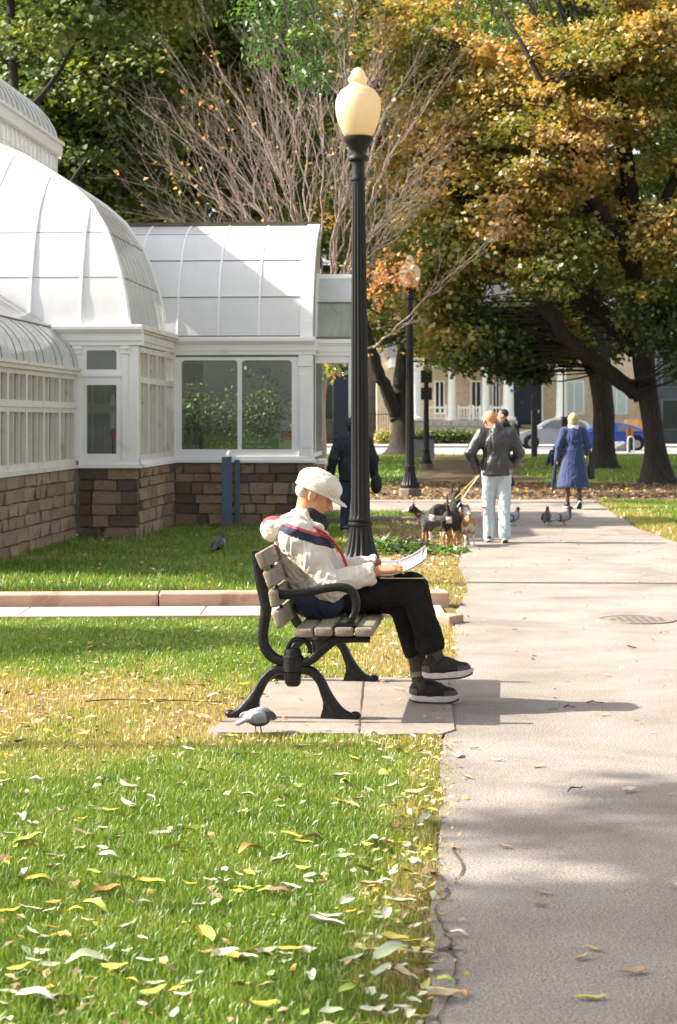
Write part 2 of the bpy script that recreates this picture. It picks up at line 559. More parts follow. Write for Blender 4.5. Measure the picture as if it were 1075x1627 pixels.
Q = np.stack([ii[:-1, :-1], ii[1:, :-1], ii[1:, 1:], ii[:-1, 1:]], -1).reshape(-1, 4)
gm = bpy.data.materials.new('lawn_soil'); gm.use_nodes = True
nt = gm.node_tree; bs = nt.nodes['Principled BSDF']; bs.inputs['Roughness'].default_value = .95; bs.inputs['Specular IOR Level'].default_value = .1
tc = nt.nodes.new('ShaderNodeTexCoord').outputs['Object']
def attr(nt, nm):
    a = nt.nodes.new('ShaderNodeAttribute'); a.attribute_name = nm; return a.outputs['Fac']
green = ramp(nt, noise_tex(nt, 14, 8, .7, tc), [(.3, (.05, .075, .015)), (.5, (.095, .14, .03)), (.7, (.15, .20, .045))])
tan = ramp(nt, noise_tex(nt, 22, 8, .75, tc), [(.3, (.14, .095, .045)), (.5, (.27, .19, .085)), (.7, (.38, .28, .14))])
soil = ramp(nt, noise_tex(nt, 9, 8, .75, tc), [(.3, (.075, .048, .03)), (.52, (.15, .105, .07)), (.68, (.27, .20, .13))])
c = mixc(nt, attr(nt, 'dry'), green, tan)
c = mixc(nt, attr(nt, 'soil'), c, soil)
nt.links.new(c, bs.inputs['Base Color'])
bp = nt.nodes.new('ShaderNodeBump'); bp.inputs['Strength'].default_value = .9; bp.inputs['Distance'].default_value = .03
nt.links.new(noise_tex(nt, 45, 8, .75, tc), bp.inputs['Height']); nt.links.new(bp.outputs[0], bs.inputs['Normal'])
ground = np_mesh('ground', V, Q, gm, smooth=True)
for nm, fn in (('dry', dryness), ('soil', soilness)):
    a = ground.data.attributes.new(nm, 'FLOAT', 'POINT')
    a.data.foreach_set('value', fn(V[:, 0], V[:, 1]).astype(np.float32))
ground['kind'] = 'structure'

def sheet(name, poly, z, m, parent=None, thick=.05):
    o = MB().prism(poly, z - thick, z, 'z').build(name, m, parent)
    if parent is None: o['kind'] = 'structure'
    return o
asphalt = mat('worn_asphalt', (.28, .242, .210), (.35, .305, .268), (.405, .355, .315), scale=1.3, rough=.93, bump=.9, bscale=170, spec=.2,
              fine=.45, fscale=115, dirt=(.185, .15, .125), dscale=.8, damt=(.50, .82))
concrete = mat('concrete', (.215, .178, .15), (.30, .255, .22), scale=3, rough=.9, bump=.35, bscale=120, fine=.2, fscale=160, dirt=(.25, .215, .18), dscale=1.5)
sheet('path', PATH, 0.008, asphalt)
pad = sheet('bench_pad', PAD, 0.016, concrete)
jm = mat('joint_dirt', (.05, .038, .03), (.10, .08, .06), scale=30, rough=1)
# joints and a broken edge on path and pad
def crack(pts, w, name, parent, z=.012, wob=.02):
    pts = smooth_curve(pts, 6)
    mb = MB(); vs = []
    for i, (x, y) in enumerate(pts):
        x += random.uniform(-wob, wob); y += random.uniform(-wob, wob)
        ww = w * random.uniform(.35, 1.2)
        vs.append((x - ww * .6, y - ww, z)); vs.append((x + ww * .6, y + ww, z))
    fs = [(2 * i, 2 * i + 2, 2 * i + 3, 2 * i + 1) for i in range(len(pts) - 1)]
    o = mb.add(vs, fs).build(name, jm, parent)
    return o
PATHO = bpy.data.objects['path']
crack([(-.62, 9.72), (-.1, 9.70), (.35, 9.68), (.55, 9.69)], .010, 'joint', pad, .0205, .002)
crack([(.10, 9.35), (.12, 10.2), (.15, 11.35)], .006, 'joint', pad, .0207, .003)
crack([(.30, 5.2), (.34, 5.6), (.31, 5.9), (.36, 6.25), (.42, 6.5), (.41, 6.9)], .009, 'crack', PATHO, .0125, .014)
crack([(.25, 4.6), (.27, 5.0), (.33, 5.25)], .010, 'crack', PATHO, .0127, .015)

# low edging beams with a concrete strip in front, right across the lawn
edge_m = mat('edging_stone', (.36, .22, .15), (.45, .30, .22), scale=4, rough=.9, bump=.4, bscale=60, stretch=(.4, 3, 3), dirt=(.24, .14, .09), dscale=3, fine=.15, rnd=.06)
def beam(x0, x1, D0, D1, h, w, name, m, label, cat, group):
    L = math.hypot(x1 - x0, D1 - D0)
    o = MB().box(0, L, 0, w, -.05, h).build(name, m, None, bevel=.012)
    o.location = (x0, D0, 0); o.rotation_euler = (0, 0, math.atan2(D1 - D0, x1 - x0))
    return tag(o, label, cat, group)
beam(-5.2, -1.505, 15.55, 15.73, .118, .30, 'edging_beam', edge_m, 'low reddish-brown edging beam across the lawn, left of the bench back', 'edging', 'edging beams across the lawn')
beam(-1.495, .93, 15.73, 15.85, .122, .30, 'edging_beam', edge_m, 'low reddish-brown edging beam running behind the bench to the path', 'edging', 'edging beams across the lawn')
stub = beam(.62, .85, 14.55, 14.40, .07, .22, 'edging_block', edge_m, 'short brown stone block at the path edge behind the reader\'s knee', 'edging', None)
strip = empty('walkway', (0, 0, 0)); strip['kind'] = 'structure'
xs = [-5.3, -3.9, -2.55, -1.1, .1, .86]
for a, b in zip(xs[:-1], xs[1:]):
    ya = 15.52 + (a + 5.2) * .0495; yb = 15.52 + (b + 5.2) * .0495
    m_ = MB().prism([(a + .004, ya - .80), (b - .004, yb - .80), (b - .004, yb), (a + .004, ya)], -.05, .018, 'z')
    m_.build('slab', mat('walk_slab', (.40, .345, .31), (.49, .43, .395), scale=3, rough=.9, bump=.3, bscale=120, fine=.15, rnd=.05), strip, bevel=.004, seg=1)
front = MB().prism([(-5.3, 14.66), (.86, 14.965), (.86, 15.025), (-5.3, 14.72)], -.05, .03, 'z').build('edge_strip', edge_m, strip, bevel=.004, seg=1)
# far kerb between lawn and the cross path
kerb = empty('kerb', (0, 0, 0)); kerb['kind'] = 'structure'
for i in range(5):
    a = -2.2 + i * .85
    MB().box(a, a + .84, 29.2, 29.55, -.05, .06).build('kerb_stone', concrete, kerb, bevel=.01, seg=1)
# street and far pavement
sheet('road', [(-120, 85), (120, 85), (120, 106), (-120, 106)], .006, mat('street_asphalt', (.22, .22, .23), (.30, .30, .31), scale=.4, rough=.9))
sheet('pavement', [(-120, 106.3), (120, 106.3), (120, 113), (-120, 113)], .12, mat('far_pavement', (.36, .35, .34), (.42, .41, .40), scale=.5, rough=.9), thick=.2)

# utility cover in the path
cov = empty('utility_cover', G(1012, 987) + Vector((0, 0, .012)))
iron = mat('rusty_iron', (.20, .165, .14), (.28, .235, .20), scale=20, rough=.75, metal=.3, bump=.3)
mb = MB().lathe([(.30, -.02), (.30, .004), (.285, .006), (.285, .002)], 32); mb.build('rim', iron, cov)
MB().lathe([(.277, -.02), (.277, -.002)], 32).build('plate', mat('cover_plate', (.20, .17, .145), (.28, .24, .21), scale=12, rough=.8, metal=.2), cov)
for i in range(9):
    y = -.22 + i * .055; w = math.sqrt(.262 ** 2 - y * y)
    for k in range(-4, 5):
        x0 = k * .062 - .024
        if abs(x0) < w - .03 and abs(x0 + .048) < w:
            MB().box(x0, x0 + .044, y - .014, y + .014, -.003, .005).build('tread', iron, cov)
tag(cov, 'round patterned iron utility cover set into the path', 'manhole cover')

# ------------------------------------------------------------------ grass (uncountable): real blades, coarser with distance
grass_m = leaf_mat('grass_blade', [(0, (.065, .125, .012)), (.3, (.135, .235, .026)), (.5, (.23, .32, .05)), (.68, (.40, .36, .11)), (.85, (.42, .32, .14)), (1, (.5, .42, .24))], .38, .05, .4)
def blades(name, y0, y1, dens, hgt, wid, two, xr=None):
    ys = []; xs_ = []
    area = (y1 - y0) * 1.0
    xlo = lambda y: -(.1792 * y + .5)
    W = .1792 * y1 + .5
    n = int(dens * (y1 - y0) * (W + (2.6 if xr is None else 0)))
    y = rng.uniform(y0, y1, n); x = rng.uniform(-W, 2.6, n)
    k = (x > xlo(y)) & (x < np.interp(y, PL_Y, PL_X) + .10)
    k &= ~(pip(x, y, PAD))
    k &= ~((y > 14.62 + (x + 5.2) * .0495) & (y < 15.86 + (x + 5.2) * .0495) & (x < .95))
    k &= ~((y > 29.15) & (y < 29.6)) & (y < 32.2)
    d_ = np.interp(y, PL_Y, PL_X) - x
    k &= (d_ > rng.normal(.02, .05, n))
    k &= ~((x < greenhouse_edge(y)))
    x = x[k]; y = y[k]
    dr = dryness(x, y)
    cl = fnoise(x + 3, y + 8, 6.0)
    keep = rng.uniform(0, 1, len(x)) < np.clip(1.15 - dr * .85, .15, 1) * np.clip(.35 + cl * 1.3, .2, 1)
    x = x[keep]; y = y[keep]; dr = dr[keep]; cl = cl[keep]; n = len(x)
    h = hgt * rng.uniform(.45, 1.25, n) * (1 - .45 * dr); w = wid * rng.uniform(.7, 1.3, n)
    a = rng.uniform(0, 2 * np.pi, n); lean = rng.uniform(.1, .9, n) * h
    la = rng.uniform(0, 2 * np.pi, n)
    bx, by = np.cos(a) * w * .5, np.sin(a) * w * .5
    lx, ly = np.cos(la) * lean, np.sin(la) * lean
    t = np.clip(.32 + .42 * (cl - .5) + rng.normal(0, .10, n) + .36 * (rng.uniform(0, 1, n) < .07) + dr * .58 * rng.uniform(.6, 1.3, n), 0, 1)
    z0 = -.012
    if two:
        Vv = np.empty((n, 6, 3))
        Vv[:, 0] = np.stack([x - bx, y - by, 0 * x + z0], -1); Vv[:, 1] = np.stack([x + bx, y + by, 0 * x + z0], -1)
        mx, my, mz = x + lx * .35, y + ly * .35, h * .6
        Vv[:, 2] = np.stack([mx - bx * .8, my - by * .8, mz], -1); Vv[:, 3] = np.stack([mx + bx * .8, my + by * .8, mz], -1)
        Vv[:, 4] = np.stack([x + lx - bx * .1, y + ly - by * .1, h * .95], -1); Vv[:, 5] = np.stack([x + lx + bx * .1, y + ly + by * .1, h * .95], -1)
        b = np.arange(n)[:, None] * 6
        Ff = np.concatenate([b + np.array([[0, 1, 3, 2]]), b + np.array([[2, 3, 5, 4]])])
        t = np.concatenate([t, t])
    else:
        Vv = np.empty((n, 4, 3))
        Vv[:, 0] = np.stack([x - bx, y - by, 0 * x + z0], -1); Vv[:, 1] = np.stack([x + bx, y + by, 0 * x + z0], -1)
        Vv[:, 2] = np.stack([x + lx + bx * .3, y + ly + by * .3, h], -1); Vv[:, 3] = np.stack([x + lx - bx * .3, y + ly - by * .3, h], -1)
        Ff = np.arange(4 * n).reshape(-1, 4)
    o = np_mesh(name, Vv.reshape(-1, 3), Ff, grass_m, tint=t)
    return o
GH_O = Vector((-3.44, 25.0, 0)); GH_A = 3.7
def greenhouse_edge(y):
    a = GH_O.x + (y - 25) * .065
    return np.where(y < 24.95, a - .05, np.where(y < 28.1, a + .84, a + 2.9)) - np.where(y < 18.6, 9, 0)
tag(blades('grass', 3.9, 9.0, 15000, .035, .0033, True), 'short green lawn grass in the foreground, dry towards the path', 'grass', kind='stuff')
tag(blades('grass', 9.0, 14.75, 7500, .039, .0048, True), 'patchy green and tan lawn grass around the bench', 'grass', kind='stuff')
tag(blades('grass', 15.9, 32.2, 1100, .045, .013, False), 'shaded lawn grass between edging beam and greenhouse wall', 'grass', kind='stuff')
def far_blades(name, x0, x1, y0, y1, dens, hgt, wid):
    n = int((x1 - x0) * (y1 - y0) * dens)
    x = rng.uniform(x0, x1, n); y = rng.uniform(y0, y1, n)
    k = (x > path_right(y) + .05) | (y > 37.5)
    k &= rng.uniform(0, 1, n) > soilness(x, y) * 1.6
    x = x[k]; y = y[k]; n = len(x)
    dr = dryness(x, y); dr = np.where(y > 37, dr * .25, dr)
    a = rng.uniform(0, 6.28, n); h = hgt * rng.uniform(.5, 1.2, n); bx, by = np.cos(a) * wid * .5, np.sin(a) * wid * .5
    la = rng.uniform(0, 6.28, n); lx, ly = np.cos(la) * h * .5, np.sin(la) * h * .5
    Vv = np.stack([np.stack([x - bx, y - by, 0 * x - .01], -1), np.stack([x + bx, y + by, 0 * x - .01], -1),
                   np.stack([x + lx + bx * .3, y + ly + by * .3, h], -1), np.stack([x + lx - bx * .3, y + ly - by * .3, h], -1)], 1)
    t = np.clip(.3 + rng.normal(0, .1, n) + dr * .45, 0, 1)
    return np_mesh(name, Vv.reshape(-1, 3), np.arange(4 * n).reshape(-1, 4), grass_m, tint=t)
tag(far_blades('grass', 4.2, 8.5, 22, 38, 700, .05, .016), 'tan and green lawn grass right of the path', 'grass', kind='stuff')
tag(far_blades('grass', -4, 16, 42, 84, 110, .07, .035), 'shaded lawn grass under the far trees', 'grass', kind='stuff')

# ------------------------------------------------------------------ greenhouse
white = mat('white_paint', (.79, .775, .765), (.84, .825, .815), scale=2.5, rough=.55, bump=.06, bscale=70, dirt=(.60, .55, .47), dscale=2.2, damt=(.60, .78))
white2 = mat('shaded_paint', (.60, .56, .48), (.70, .66, .58), scale=3, rough=.6, bump=.08, bscale=60, dirt=(.40, .30, .16), dscale=3.5, damt=(.56, .74))  # beige tone puts the shade of walls facing off the sun into the paint, plus stains
def wglass(name, a, b, tr, clear=.0):
    m = bpy.data.materials.new(name); m.use_nodes = True
    n_ = m.node_tree; n_.nodes.remove(n_.nodes['Principled BSDF'])
    c_ = ramp(n_, noise_tex(n_, 2.2, 7, .65, n_.nodes.new('ShaderNodeTexCoord').outputs['Object'], .4, (2.2, 2.2, .6)), [(.3, a), (.7, b)])
    d_ = n_.nodes.new('ShaderNodeBsdfDiffuse'); t_ = n_.nodes.new('ShaderNodeBsdfTranslucent'); g_ = n_.nodes.new('ShaderNodeBsdfGlossy')
    g_.inputs['Roughness'].default_value = .12
    n_.links.new(c_, d_.inputs[0]); n_.links.new(c_, t_.inputs[0])
    m1 = n_.nodes.new('ShaderNodeMixShader'); m1.inputs[0].default_value = tr
    n_.links.new(d_.outputs[0], m1.inputs[1]); n_.links.new(t_.outputs[0], m1.inputs[2])
    fr = n_.nodes.new('ShaderNodeFresnel'); fr.inputs[0].default_value = 1.45
    m2 = n_.nodes.new('ShaderNodeMixShader'); n_.links.new(fr.outputs[0], m2.inputs[0])
    n_.links.new(m1.outputs[0], m2.inputs[1]); n_.links.new(g_.outputs[0], m2.inputs[2])
    tp_ = n_.nodes.new('ShaderNodeBsdfTransparent'); m3 = n_.nodes.new('ShaderNodeMixShader'); m3.inputs[0].default_value = clear
    n_.links.new(m2.outputs[0], m3.inputs[1]); n_.links.new(tp_.outputs[0], m3.inputs[2])
    n_.links.new(m3.outputs[0], n_.nodes['Material Output'].inputs[0])
    return m
roof_glass = wglass('whitewashed_glass', (.84, .84, .84), (.91, .91, .905), .28, .05)
clear_roof = wglass('hazy_roof_glass', (.76, .76, .755), (.87, .87, .865), .45, .08)
pane_glass = glass_mat('window_glass', (.84, .88, .86), haze=.02, hazec=(.35, .38, .34))
pane_hazy = glass_mat('hazy_window_glass', haze=.16, hazec=(.46, .45, .38))  # glass with a patchy pale beige diffuse tone mixed in
seam_m = mat('seam_dark', (.10, .09, .075), (.24, .22, .18), scale=20, rough=.8)
mortar = mat('mortar', (.30, .24, .17), (.40, .325, .24), scale=8, rough=.95, bump=.4)
stone_cols = [mat('sandstone_%d' % i, tuple(v * .65 for v in a), a, b, scale=7, rough=.9, bump=1.0, bscale=20, rnd=.12, fine=.25, fscale=90) for i, (a, b) in enumerate([
    ((.34, .235, .14), (.45, .33, .205)), ((.38, .27, .17), (.48, .37, .24)), ((.28, .195, .12), (.37, .27, .17)), ((.33, .235, .145), (.43, .32, .21)), ((.15, .11, .073), (.23, .17, .115))])]
gh = empty('greenhouse', GH_O, -R(GH_A))
tag(gh, 'white glazed conservatory with curved roofs on a low sandstone wall', 'greenhouse')
class Wall:
    def __init__(s, o, d, n): s.o = o; s.d = d; s.n = n
    def pt(s, a, out, z): return (s.o[0] + s.d[0] * a + s.n[0] * out, s.o[1] + s.d[1] * a + s.n[1] * out, z)
    def box(s, mb, a0, a1, z0, z1, o0, o1):
        return mb.hexa([s.pt(a0, o0, z0), s.pt(a1, o0, z0), s.pt(a1, o1, z0), s.pt(a0, o1, z0), s.pt(a0, o0, z1), s.pt(a1, o0, z1), s.pt(a1, o1, z1), s.pt(a0, o1, z1)])
    def ring(s, mb, A, I, r, o0, o1, n=6):
        """frame between rectangle A and rounded-top opening I, front at o1, back at o0"""
        a0, a1, z0, z1 = A; i0, i1, j0, j1 = I
        inner = [(i0, j0), (i1, j0)]; outer = [(a0, z0), (a1, z0)]
        for k in range(n + 1):
            t = math.pi / 2 * k / n
            inner.append((i1 - r + r * math.cos(t), j1 - r + r * math.sin(t)))
            outer.append((a1, z1) if k * 2 > n else (a1, j1 - r + (z1 - j1 + r) * k * 2 / n))
        for k in range(n + 1):
            t = math.pi / 2 * k / n
            inner.append((i0 + r - r * math.sin(t), j1 - r + r * math.cos(t)))
            outer.append((a0, z1) if k * 2 < n else (a0, z1 - (z1 - j1 + r) * (k * 2 - n) / n))
        N = len(inner)
        vs = [s.pt(a, o1, z) for a, z in outer] + [s.pt(a, o1, z) for a, z in inner] + [s.pt(a, o0, z) for a, z in inner] + [s.pt(a, o0, z) for a, z in outer]
        fs = []
        for i in range(N):
            j = (i + 1) % N
            fs += [(i, j, N + j, N + i), (N + i, N + j, 2 * N + j, 2 * N + i), (2 * N + i, 2 * N + j, 3 * N + j, 3 * N + i), (3 * N + i, 3 * N + j, j, i)]
        return mb.add(vs, fs)
unit_stones = []
for i in range(5):
    random.seed(50 + i)
    q = MB().box(-.5, .5, -.5, .5, -.5, .5)
    me_ = q.mesh('stone', None, bevel=.06, seg=2)
    for v in me_.vertices:
        v.co += Vector((random.uniform(-.03, .03), random.uniform(-.16, .16), random.uniform(-.05, .05)))
    unit_stones.append(me_)
stone_meshes = []
for me_ in unit_stones:
    row = []
    for m in stone_cols:
        c = me_.copy(); c.materials.append(m); row.append(c)
    stone_meshes.append(row)
random.seed(77)
def stone_wall(part, W, a0, a1, z0, z1, courses, mean, dark_ends=False):
    W.box(MB(), a0, a1, z0, z1, -.25, -.02)
    hs = [random.uniform(.8, 1.25) for _ in range(courses)]
    t = sum(hs); z = z0
    ang = math.atan2(W.d[1], W.d[0])
    for h in hs:
        h = h / t * (z1 - z0)
        a = a0
        while a < a1 - .01:
            w = mean * random.uniform(.55, 1.5)
            if a1 - (a + w) < mean * .4: w = a1 - a
            if a == a0 and random.random() < .5: w *= .6
            ci = random.choices(range(5), [3, 3, 2, 3, .6])[0]
            if dark_ends and (a - a0 < .15 or a1 - a - w < .25) and random.random() < .55: ci = 4
            o = link('stone', random.choice(random.choice(stone_meshes)[ci:ci + 1]), part)
            o.location = W.pt(a + w / 2, -.045 + random.uniform(-.008, .012), z + h / 2)
            o.rotation_euler = (0, 0, ang)
            o.scale = (w - .012, .11, h - .012)
            a += w
        z += h
def pane(part, W, a0, a1, z0, z1, out, m, name='pane'):
    mb = MB(); W.box(mb, a0, a1, z0, z1, out - .004, out)
    return mb.build(name, m, part)
def cornice(mb, W, a0, a1, z0, z1, proj):
    h = z1 - z0
    for (u0, u1, o) in ((0, .22, .25), (.22, .30, .4), (.30, .62, .3), (.62, .74, .6), (.74, .90, 1.0), (.90, 1.0, .8)):
        W.box(mb, a0 - proj * o * 0, a1, z0 + h * u0, z0 + h * u1 - .001, -.06, proj * o)
SILL = .975
# --- right wing
rw = empty('right_wing', (0, 0, 0)); rw.parent = gh
Wf = Wall((.79, 3.15), (1, 0), (0, -1))
RWL = 2.06
mb = MB(); Wf.box(mb, 0, RWL, -.1, .93, -.25, -.06); mb.box(.79 + RWL - .25, .79 + RWL - .06, 3.4, 5.5, -.1, .93)
sw = mb.build('stone_base', mortar, rw)
stone_wall(sw, Wf, .02, RWL, 0, .93, 6, .30, True)
stone_wall(sw, Wall((.79 + RWL, 3.15), (0, 1), (1, 0)), 0.02, 2.3, 0, .93, 5, .4)
mb = MB()
Wf.box(mb, -.02, RWL + .05, .932, SILL, -.2, .07); Wf.box(mb, -.02, RWL + .03, SILL + .001, 1.03, -.12, .03)
sillm = mb.build('sill', white, rw, bevel=.004, seg=1)
mb = MB()
mid = .98
Wf.ring(mb, (.02, mid, 1.031, 2.50), (.11, mid - .03, 1.13, 2.455), .06, -.08, 0)
Wf.ring(mb, (mid + .001, 1.86, 1.031, 2.50), (mid + .03, 1.76, 1.13, 2.455), .06, -.08, 0.0)
Wf.box(mb, -.02, .019, 1.031, 2.55, -.1, .02)
mb.build('window_frame', white, rw)
mb = MB()
Wf.box(mb, 1.861, RWL, 1.031, 2.36, -.1, .025); Wf.box(mb, 1.88, RWL - .03, 1.15, 2.25, .026, .035); Wf.box(mb, 1.85, RWL + .012, 2.361, 2.40, -.1, .04); Wf.box(mb, 1.861, RWL, 2.401, 2.53, -.1, .03)
mb.box(.79 + RWL - .1, .79 + RWL + .001, 3.251, 3.42, 1.031, 2.53)
mb.build('pilaster', white, rw, bevel=.004, seg=1)
mb = MB(); cornice(mb, Wf, 0, RWL + .05, 2.535, 2.80, .12)
mb.box(.79 + RWL, .79 + RWL + .06, 3.211, 5.5, 2.60, 2.78)
mb.build('cornice', white, rw)
pane(rw, Wf, .10, mid - .02, 1.12, 2.465, -.05, pane_glass); pane(rw, Wf, mid + .02, 1.77, 1.12, 2.465, -.05, pane_glass)
prR = [(0, 2.80), (.025, 3.02), (.07, 3.22), (.12, 3.40), (.22, 3.62), (.33, 3.82), (.44, 3.97), (.60, 4.14), (.78, 4.29), (.98, 4.42), (1.22, 4.52), (1.5, 4.60)]
rows = [(0, 3), (3, 6), (6, 9), (9, 11)]
ribs = [-1.78, -1.17, -.56, .05, .66, 1.27, 1.88]
def slab(part, P0, P1, m, name='pane', th=.008):
    """P0, P1: matching polylines on two ribs"""
    n = len(P0)
    nrm = (Vector(P0[-1]) - Vector(P0[0])).cross(Vector(P1[0]) - Vector(P0[0])).normalized() * th
    vs = [Vector(p) for p in P0] + [Vector(p) for p in P1]
    vs += [v - nrm for v in vs]
    fs = []
    for i in range(n - 1):
        fs += [(i, i + 1, n + i + 1, n + i), (2 * n + i, 3 * n + i, 3 * n + i + 1, 2 * n + i + 1)]
        fs += [(i, 2 * n + i, 2 * n + i + 1, i + 1), (n + i, n + i + 1, 3 * n + i + 1, 3 * n + i)]
    fs += [(0, n, 3 * n, 2 * n), (n - 1, 3 * n - 1, 4 * n - 1, 2 * n - 1)]
    return MB().add(vs, fs).build(name, m, part, smooth=40)
for (a, b) in zip(ribs[:-1], ribs[1:]):
    for (i, j) in rows:
        e = .006
        P0 = [(.79 + a + e, 3.17 + o, z) for o, z in prR[i:j + 1]]; P1 = [(.79 + b - e, 3.17 + o, z) for o, z in prR[i:j + 1]]
        slab(rw, P0, P1, roof_glass)
for a in ribs[:-1]:
    MB().tube([(.79 + a, 3.165 + o, z + .004) for o, z in prR], .017, 6).build('rib', white, rw, smooth=60)
for (i, j) in rows[1:]:
    o, z = prR[i]
    MB().tube([(-1.0, 3.158 + o, z), (.79 + 1.88, 3.158 + o, z)], .0065, 5).build('seam', seam_m, rw)
    MB().tube([(-1.0, 3.162 + o, z + .014), (.79 + 1.88, 3.162 + o, z + .014)], .008, 5).build('seam_bar', white, rw)
MB().tube([(.81, 3.155, 2.812), (.79 + 1.88, 3.155, 2.812)], .011, 5).build('seam', seam_m, rw)
# end arch of the right wing: a thick curved frame
mb = MB()
inn = [(o + .04, z - .0) for o, z in prR]
for k in range(len(prR) - 1):
    (o0, z0), (o1, z1) = prR[k], prR[k + 1]
    mb.hexa([(2.67, 3.13 + o0, z0), (2.86, 3.13 + o0, z0), (2.86, 3.28 + o0, z0 - .04), (2.67, 3.28 + o0, z0 - .04),
             (2.67, 3.13 + o1, z1 + .02), (2.86, 3.13 + o1, z1 + .02), (2.86, 3.28 + o1, z1 - .04), (2.67, 3.28 + o1, z1 - .04)])
mb.build('end_arch', white, rw)
gab = [(3.28 + o, z - .05) for o, z in prR] + [(5.2, 4.4), (5.2, 2.8)]
MB().prism(gab, 2.80, 2.82, 'x').build('gable_pane', clear_roof, rw)
mb = MB(); mb.box(-1.2, 2.87, 4.62, 4.78, 4.58, 4.66); mb.build('ridge_board', mat('ridge_wood', (.08, .06, .045), (.13, .10, .075), scale=9), rw)
slab(rw, [(.3, 4.78, 4.58), (.3, 5.6, 4.0), (.3, 5.9, 2.8)], [(2.82, 4.78, 4.58), (2.82, 5.6, 4.0), (2.82, 5.9, 2.8)], pane_glass, 'rear_roof')
mb = MB(); mb.box(.3, 2.80, 5.85, 5.95, 0, 2.8); mb.build('rear_wall', mat('inner_wall', (.26, .28, .27), (.38, .40, .38), scale=2), rw)
mb = MB(); mb.box(.3, 2.7, 3.4, 5.85, .0, .03); mb.build('inner_floor', mat('inner_floor', (.10, .09, .08), scale=3), rw)
mb = MB(); mb.box(2.79, 2.80, 3.43, 5.8, 1.0, 1.06); mb.box(2.79, 2.80, 4.5, 4.56, 1.06, 2.6); mb.build('side_frame', white, rw)
# --- annex at the right end: slim glazed porch one can look through
an = empty('annex', (0, 0, 0)); an.parent = gh
Wa = Wall((2.87, 3.50), (1, 0), (0, -1))
AL = .60
mb = MB(); cornice(mb, Wa, 0, AL + .03, 2.53, 2.78, .06); mb.build('cornice', white, an)
mb = MB(); Wa.box(mb, AL - .10, AL, 0, 2.529, -.1, 0); Wa.box(mb, AL - .10, AL, 0, 2.60, -1.6, -1.5); mb.build('post', white, an, bevel=.004, seg=1)
mb = MB(); Wa.box(mb, 0.0, AL - .10, 2.42, 2.528, -.08, -.01); Wa.box(mb, .0, .16, .91, .975, -.3, .02); mb.build('lintel', white, an)
prA = [(0, 2.79), (.02, 3.0), (.05, 3.2), (.09, 3.33), (.14, 3.45), (.24, 3.60), (.36, 3.72), (.45, 3.78)]
green_glass = wglass('mossy_glass', (.30, .31, .24), (.58, .60, .56), .3)
for (i, j), m in (((0, 3), green_glass), ((3, 6), clear_roof), ((6, 7), white)):
    slab(an, [(2.90, 3.5 + o, z) for o, z in prA[i:j + 1]], [(2.87 + AL - .05, 3.5 + o, z) for o, z in prA[i:j + 1]], m)
for a in (2.88, 2.87 + AL - .03):
    MB().tube([(a, 3.49 + o, z) for o, z in prA], .025, 6).build('rib', white, an, smooth=60)
for k in (3, 6):
    o, z = prA[k]; MB().tube([(2.89, 3.48 + o, z), (2.87 + AL - .03, 3.48 + o, z)], .012 if k == 3 else .02, 6).build('seam', seam_m if k == 3 else white, an)
MB().tube([(2.89, 3.47, 2.80), (2.87 + AL - .03, 3.47, 2.80)], .016, 6).build('seam', seam_m, an)
slab(an, [(2.90, 3.95, 3.78), (2.90, 5.0, 2.7)], [(2.87 + AL - .05, 3.95, 3.78), (2.87 + AL - .05, 5.0, 2.7)], pane_glass, 'rear_roof')
# --- main block
mn = empty('main_block', (0, 0, 0)); mn.parent = gh
Wm = Wall((0, 0), (1, 0), (0, -1)); Wr = Wall((.79, 0), (0, 1), (1, 0))
mb = MB(); Wm.box(mb, -.02, .79 - .06, -.1, .93, -.25, -.06); mb.box(.54, .73, .251, 3.10, -.1, .93)
sw = mb.build('stone_base', mortar, mn)
stone_wall(sw, Wm, 0, .79, 0, .93, 6, .30, True); stone_wall(sw, Wr, .10, 3.15, 0, .93, 6, .42)
mb = MB(); Wm.box(mb, -.02, .84, .932, SILL, -.2, .06); Wr.box(mb, .0, 3.15, .932, SILL, -.2, .05)
Wm.box(mb, -.0, .81, SILL + .001, 1.03, -.12, .02); Wr.box(mb, .0, 3.15, SILL + .001, 1.03, -.12, .02)
mb.build('sill', white, mn)
mb = MB()
Wm.ring(mb, (.03, .58, 1.031, 2.14), (.10, .505, 1.12, 2.03), .004, -.08, 0)
Wm.ring(mb, (.03, .58, 2.181, 2.56), (.10, .505, 2.235, 2.49), .04, -.08, 0)
Wm.box(mb, .02, .59, 2.141, 2.18, -.08, .02)
mb.build('window_frame', white, mn)
mb = MB()
for (a0, a1) in ((-.06, .029), (.581, .66)):
    Wm.box(mb, a0, a1, 1.031, 2.44, -.1, .02); Wm.box(mb, a0 - .015, a1 + .015, 2.441, 2.47, -.1, .035); Wm.box(mb, a0, a1, 2.471, 2.50, -.1, .025); Wm.box(mb, a0 - .02, a1 + .02, 2.501, 2.55, -.1, .04)
Wm.box(mb, .661, .79, 1.031, 2.55, -.12, .005)
mb.build('pilaster', white, mn, bevel=.003, seg=1)
mb = MB(); cornice(mb, Wm, -.35, .86, 2.555, 2.83, .13); mb.build('cornice', white, mn)
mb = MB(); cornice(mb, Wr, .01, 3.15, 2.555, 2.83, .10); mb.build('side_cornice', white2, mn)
pane(mn, Wm, .09, .515, 1.11, 2.04, -.05, pane_glass); pane(mn, Wm, .09, .515, 2.23, 2.50, -.05, pane_hazy)
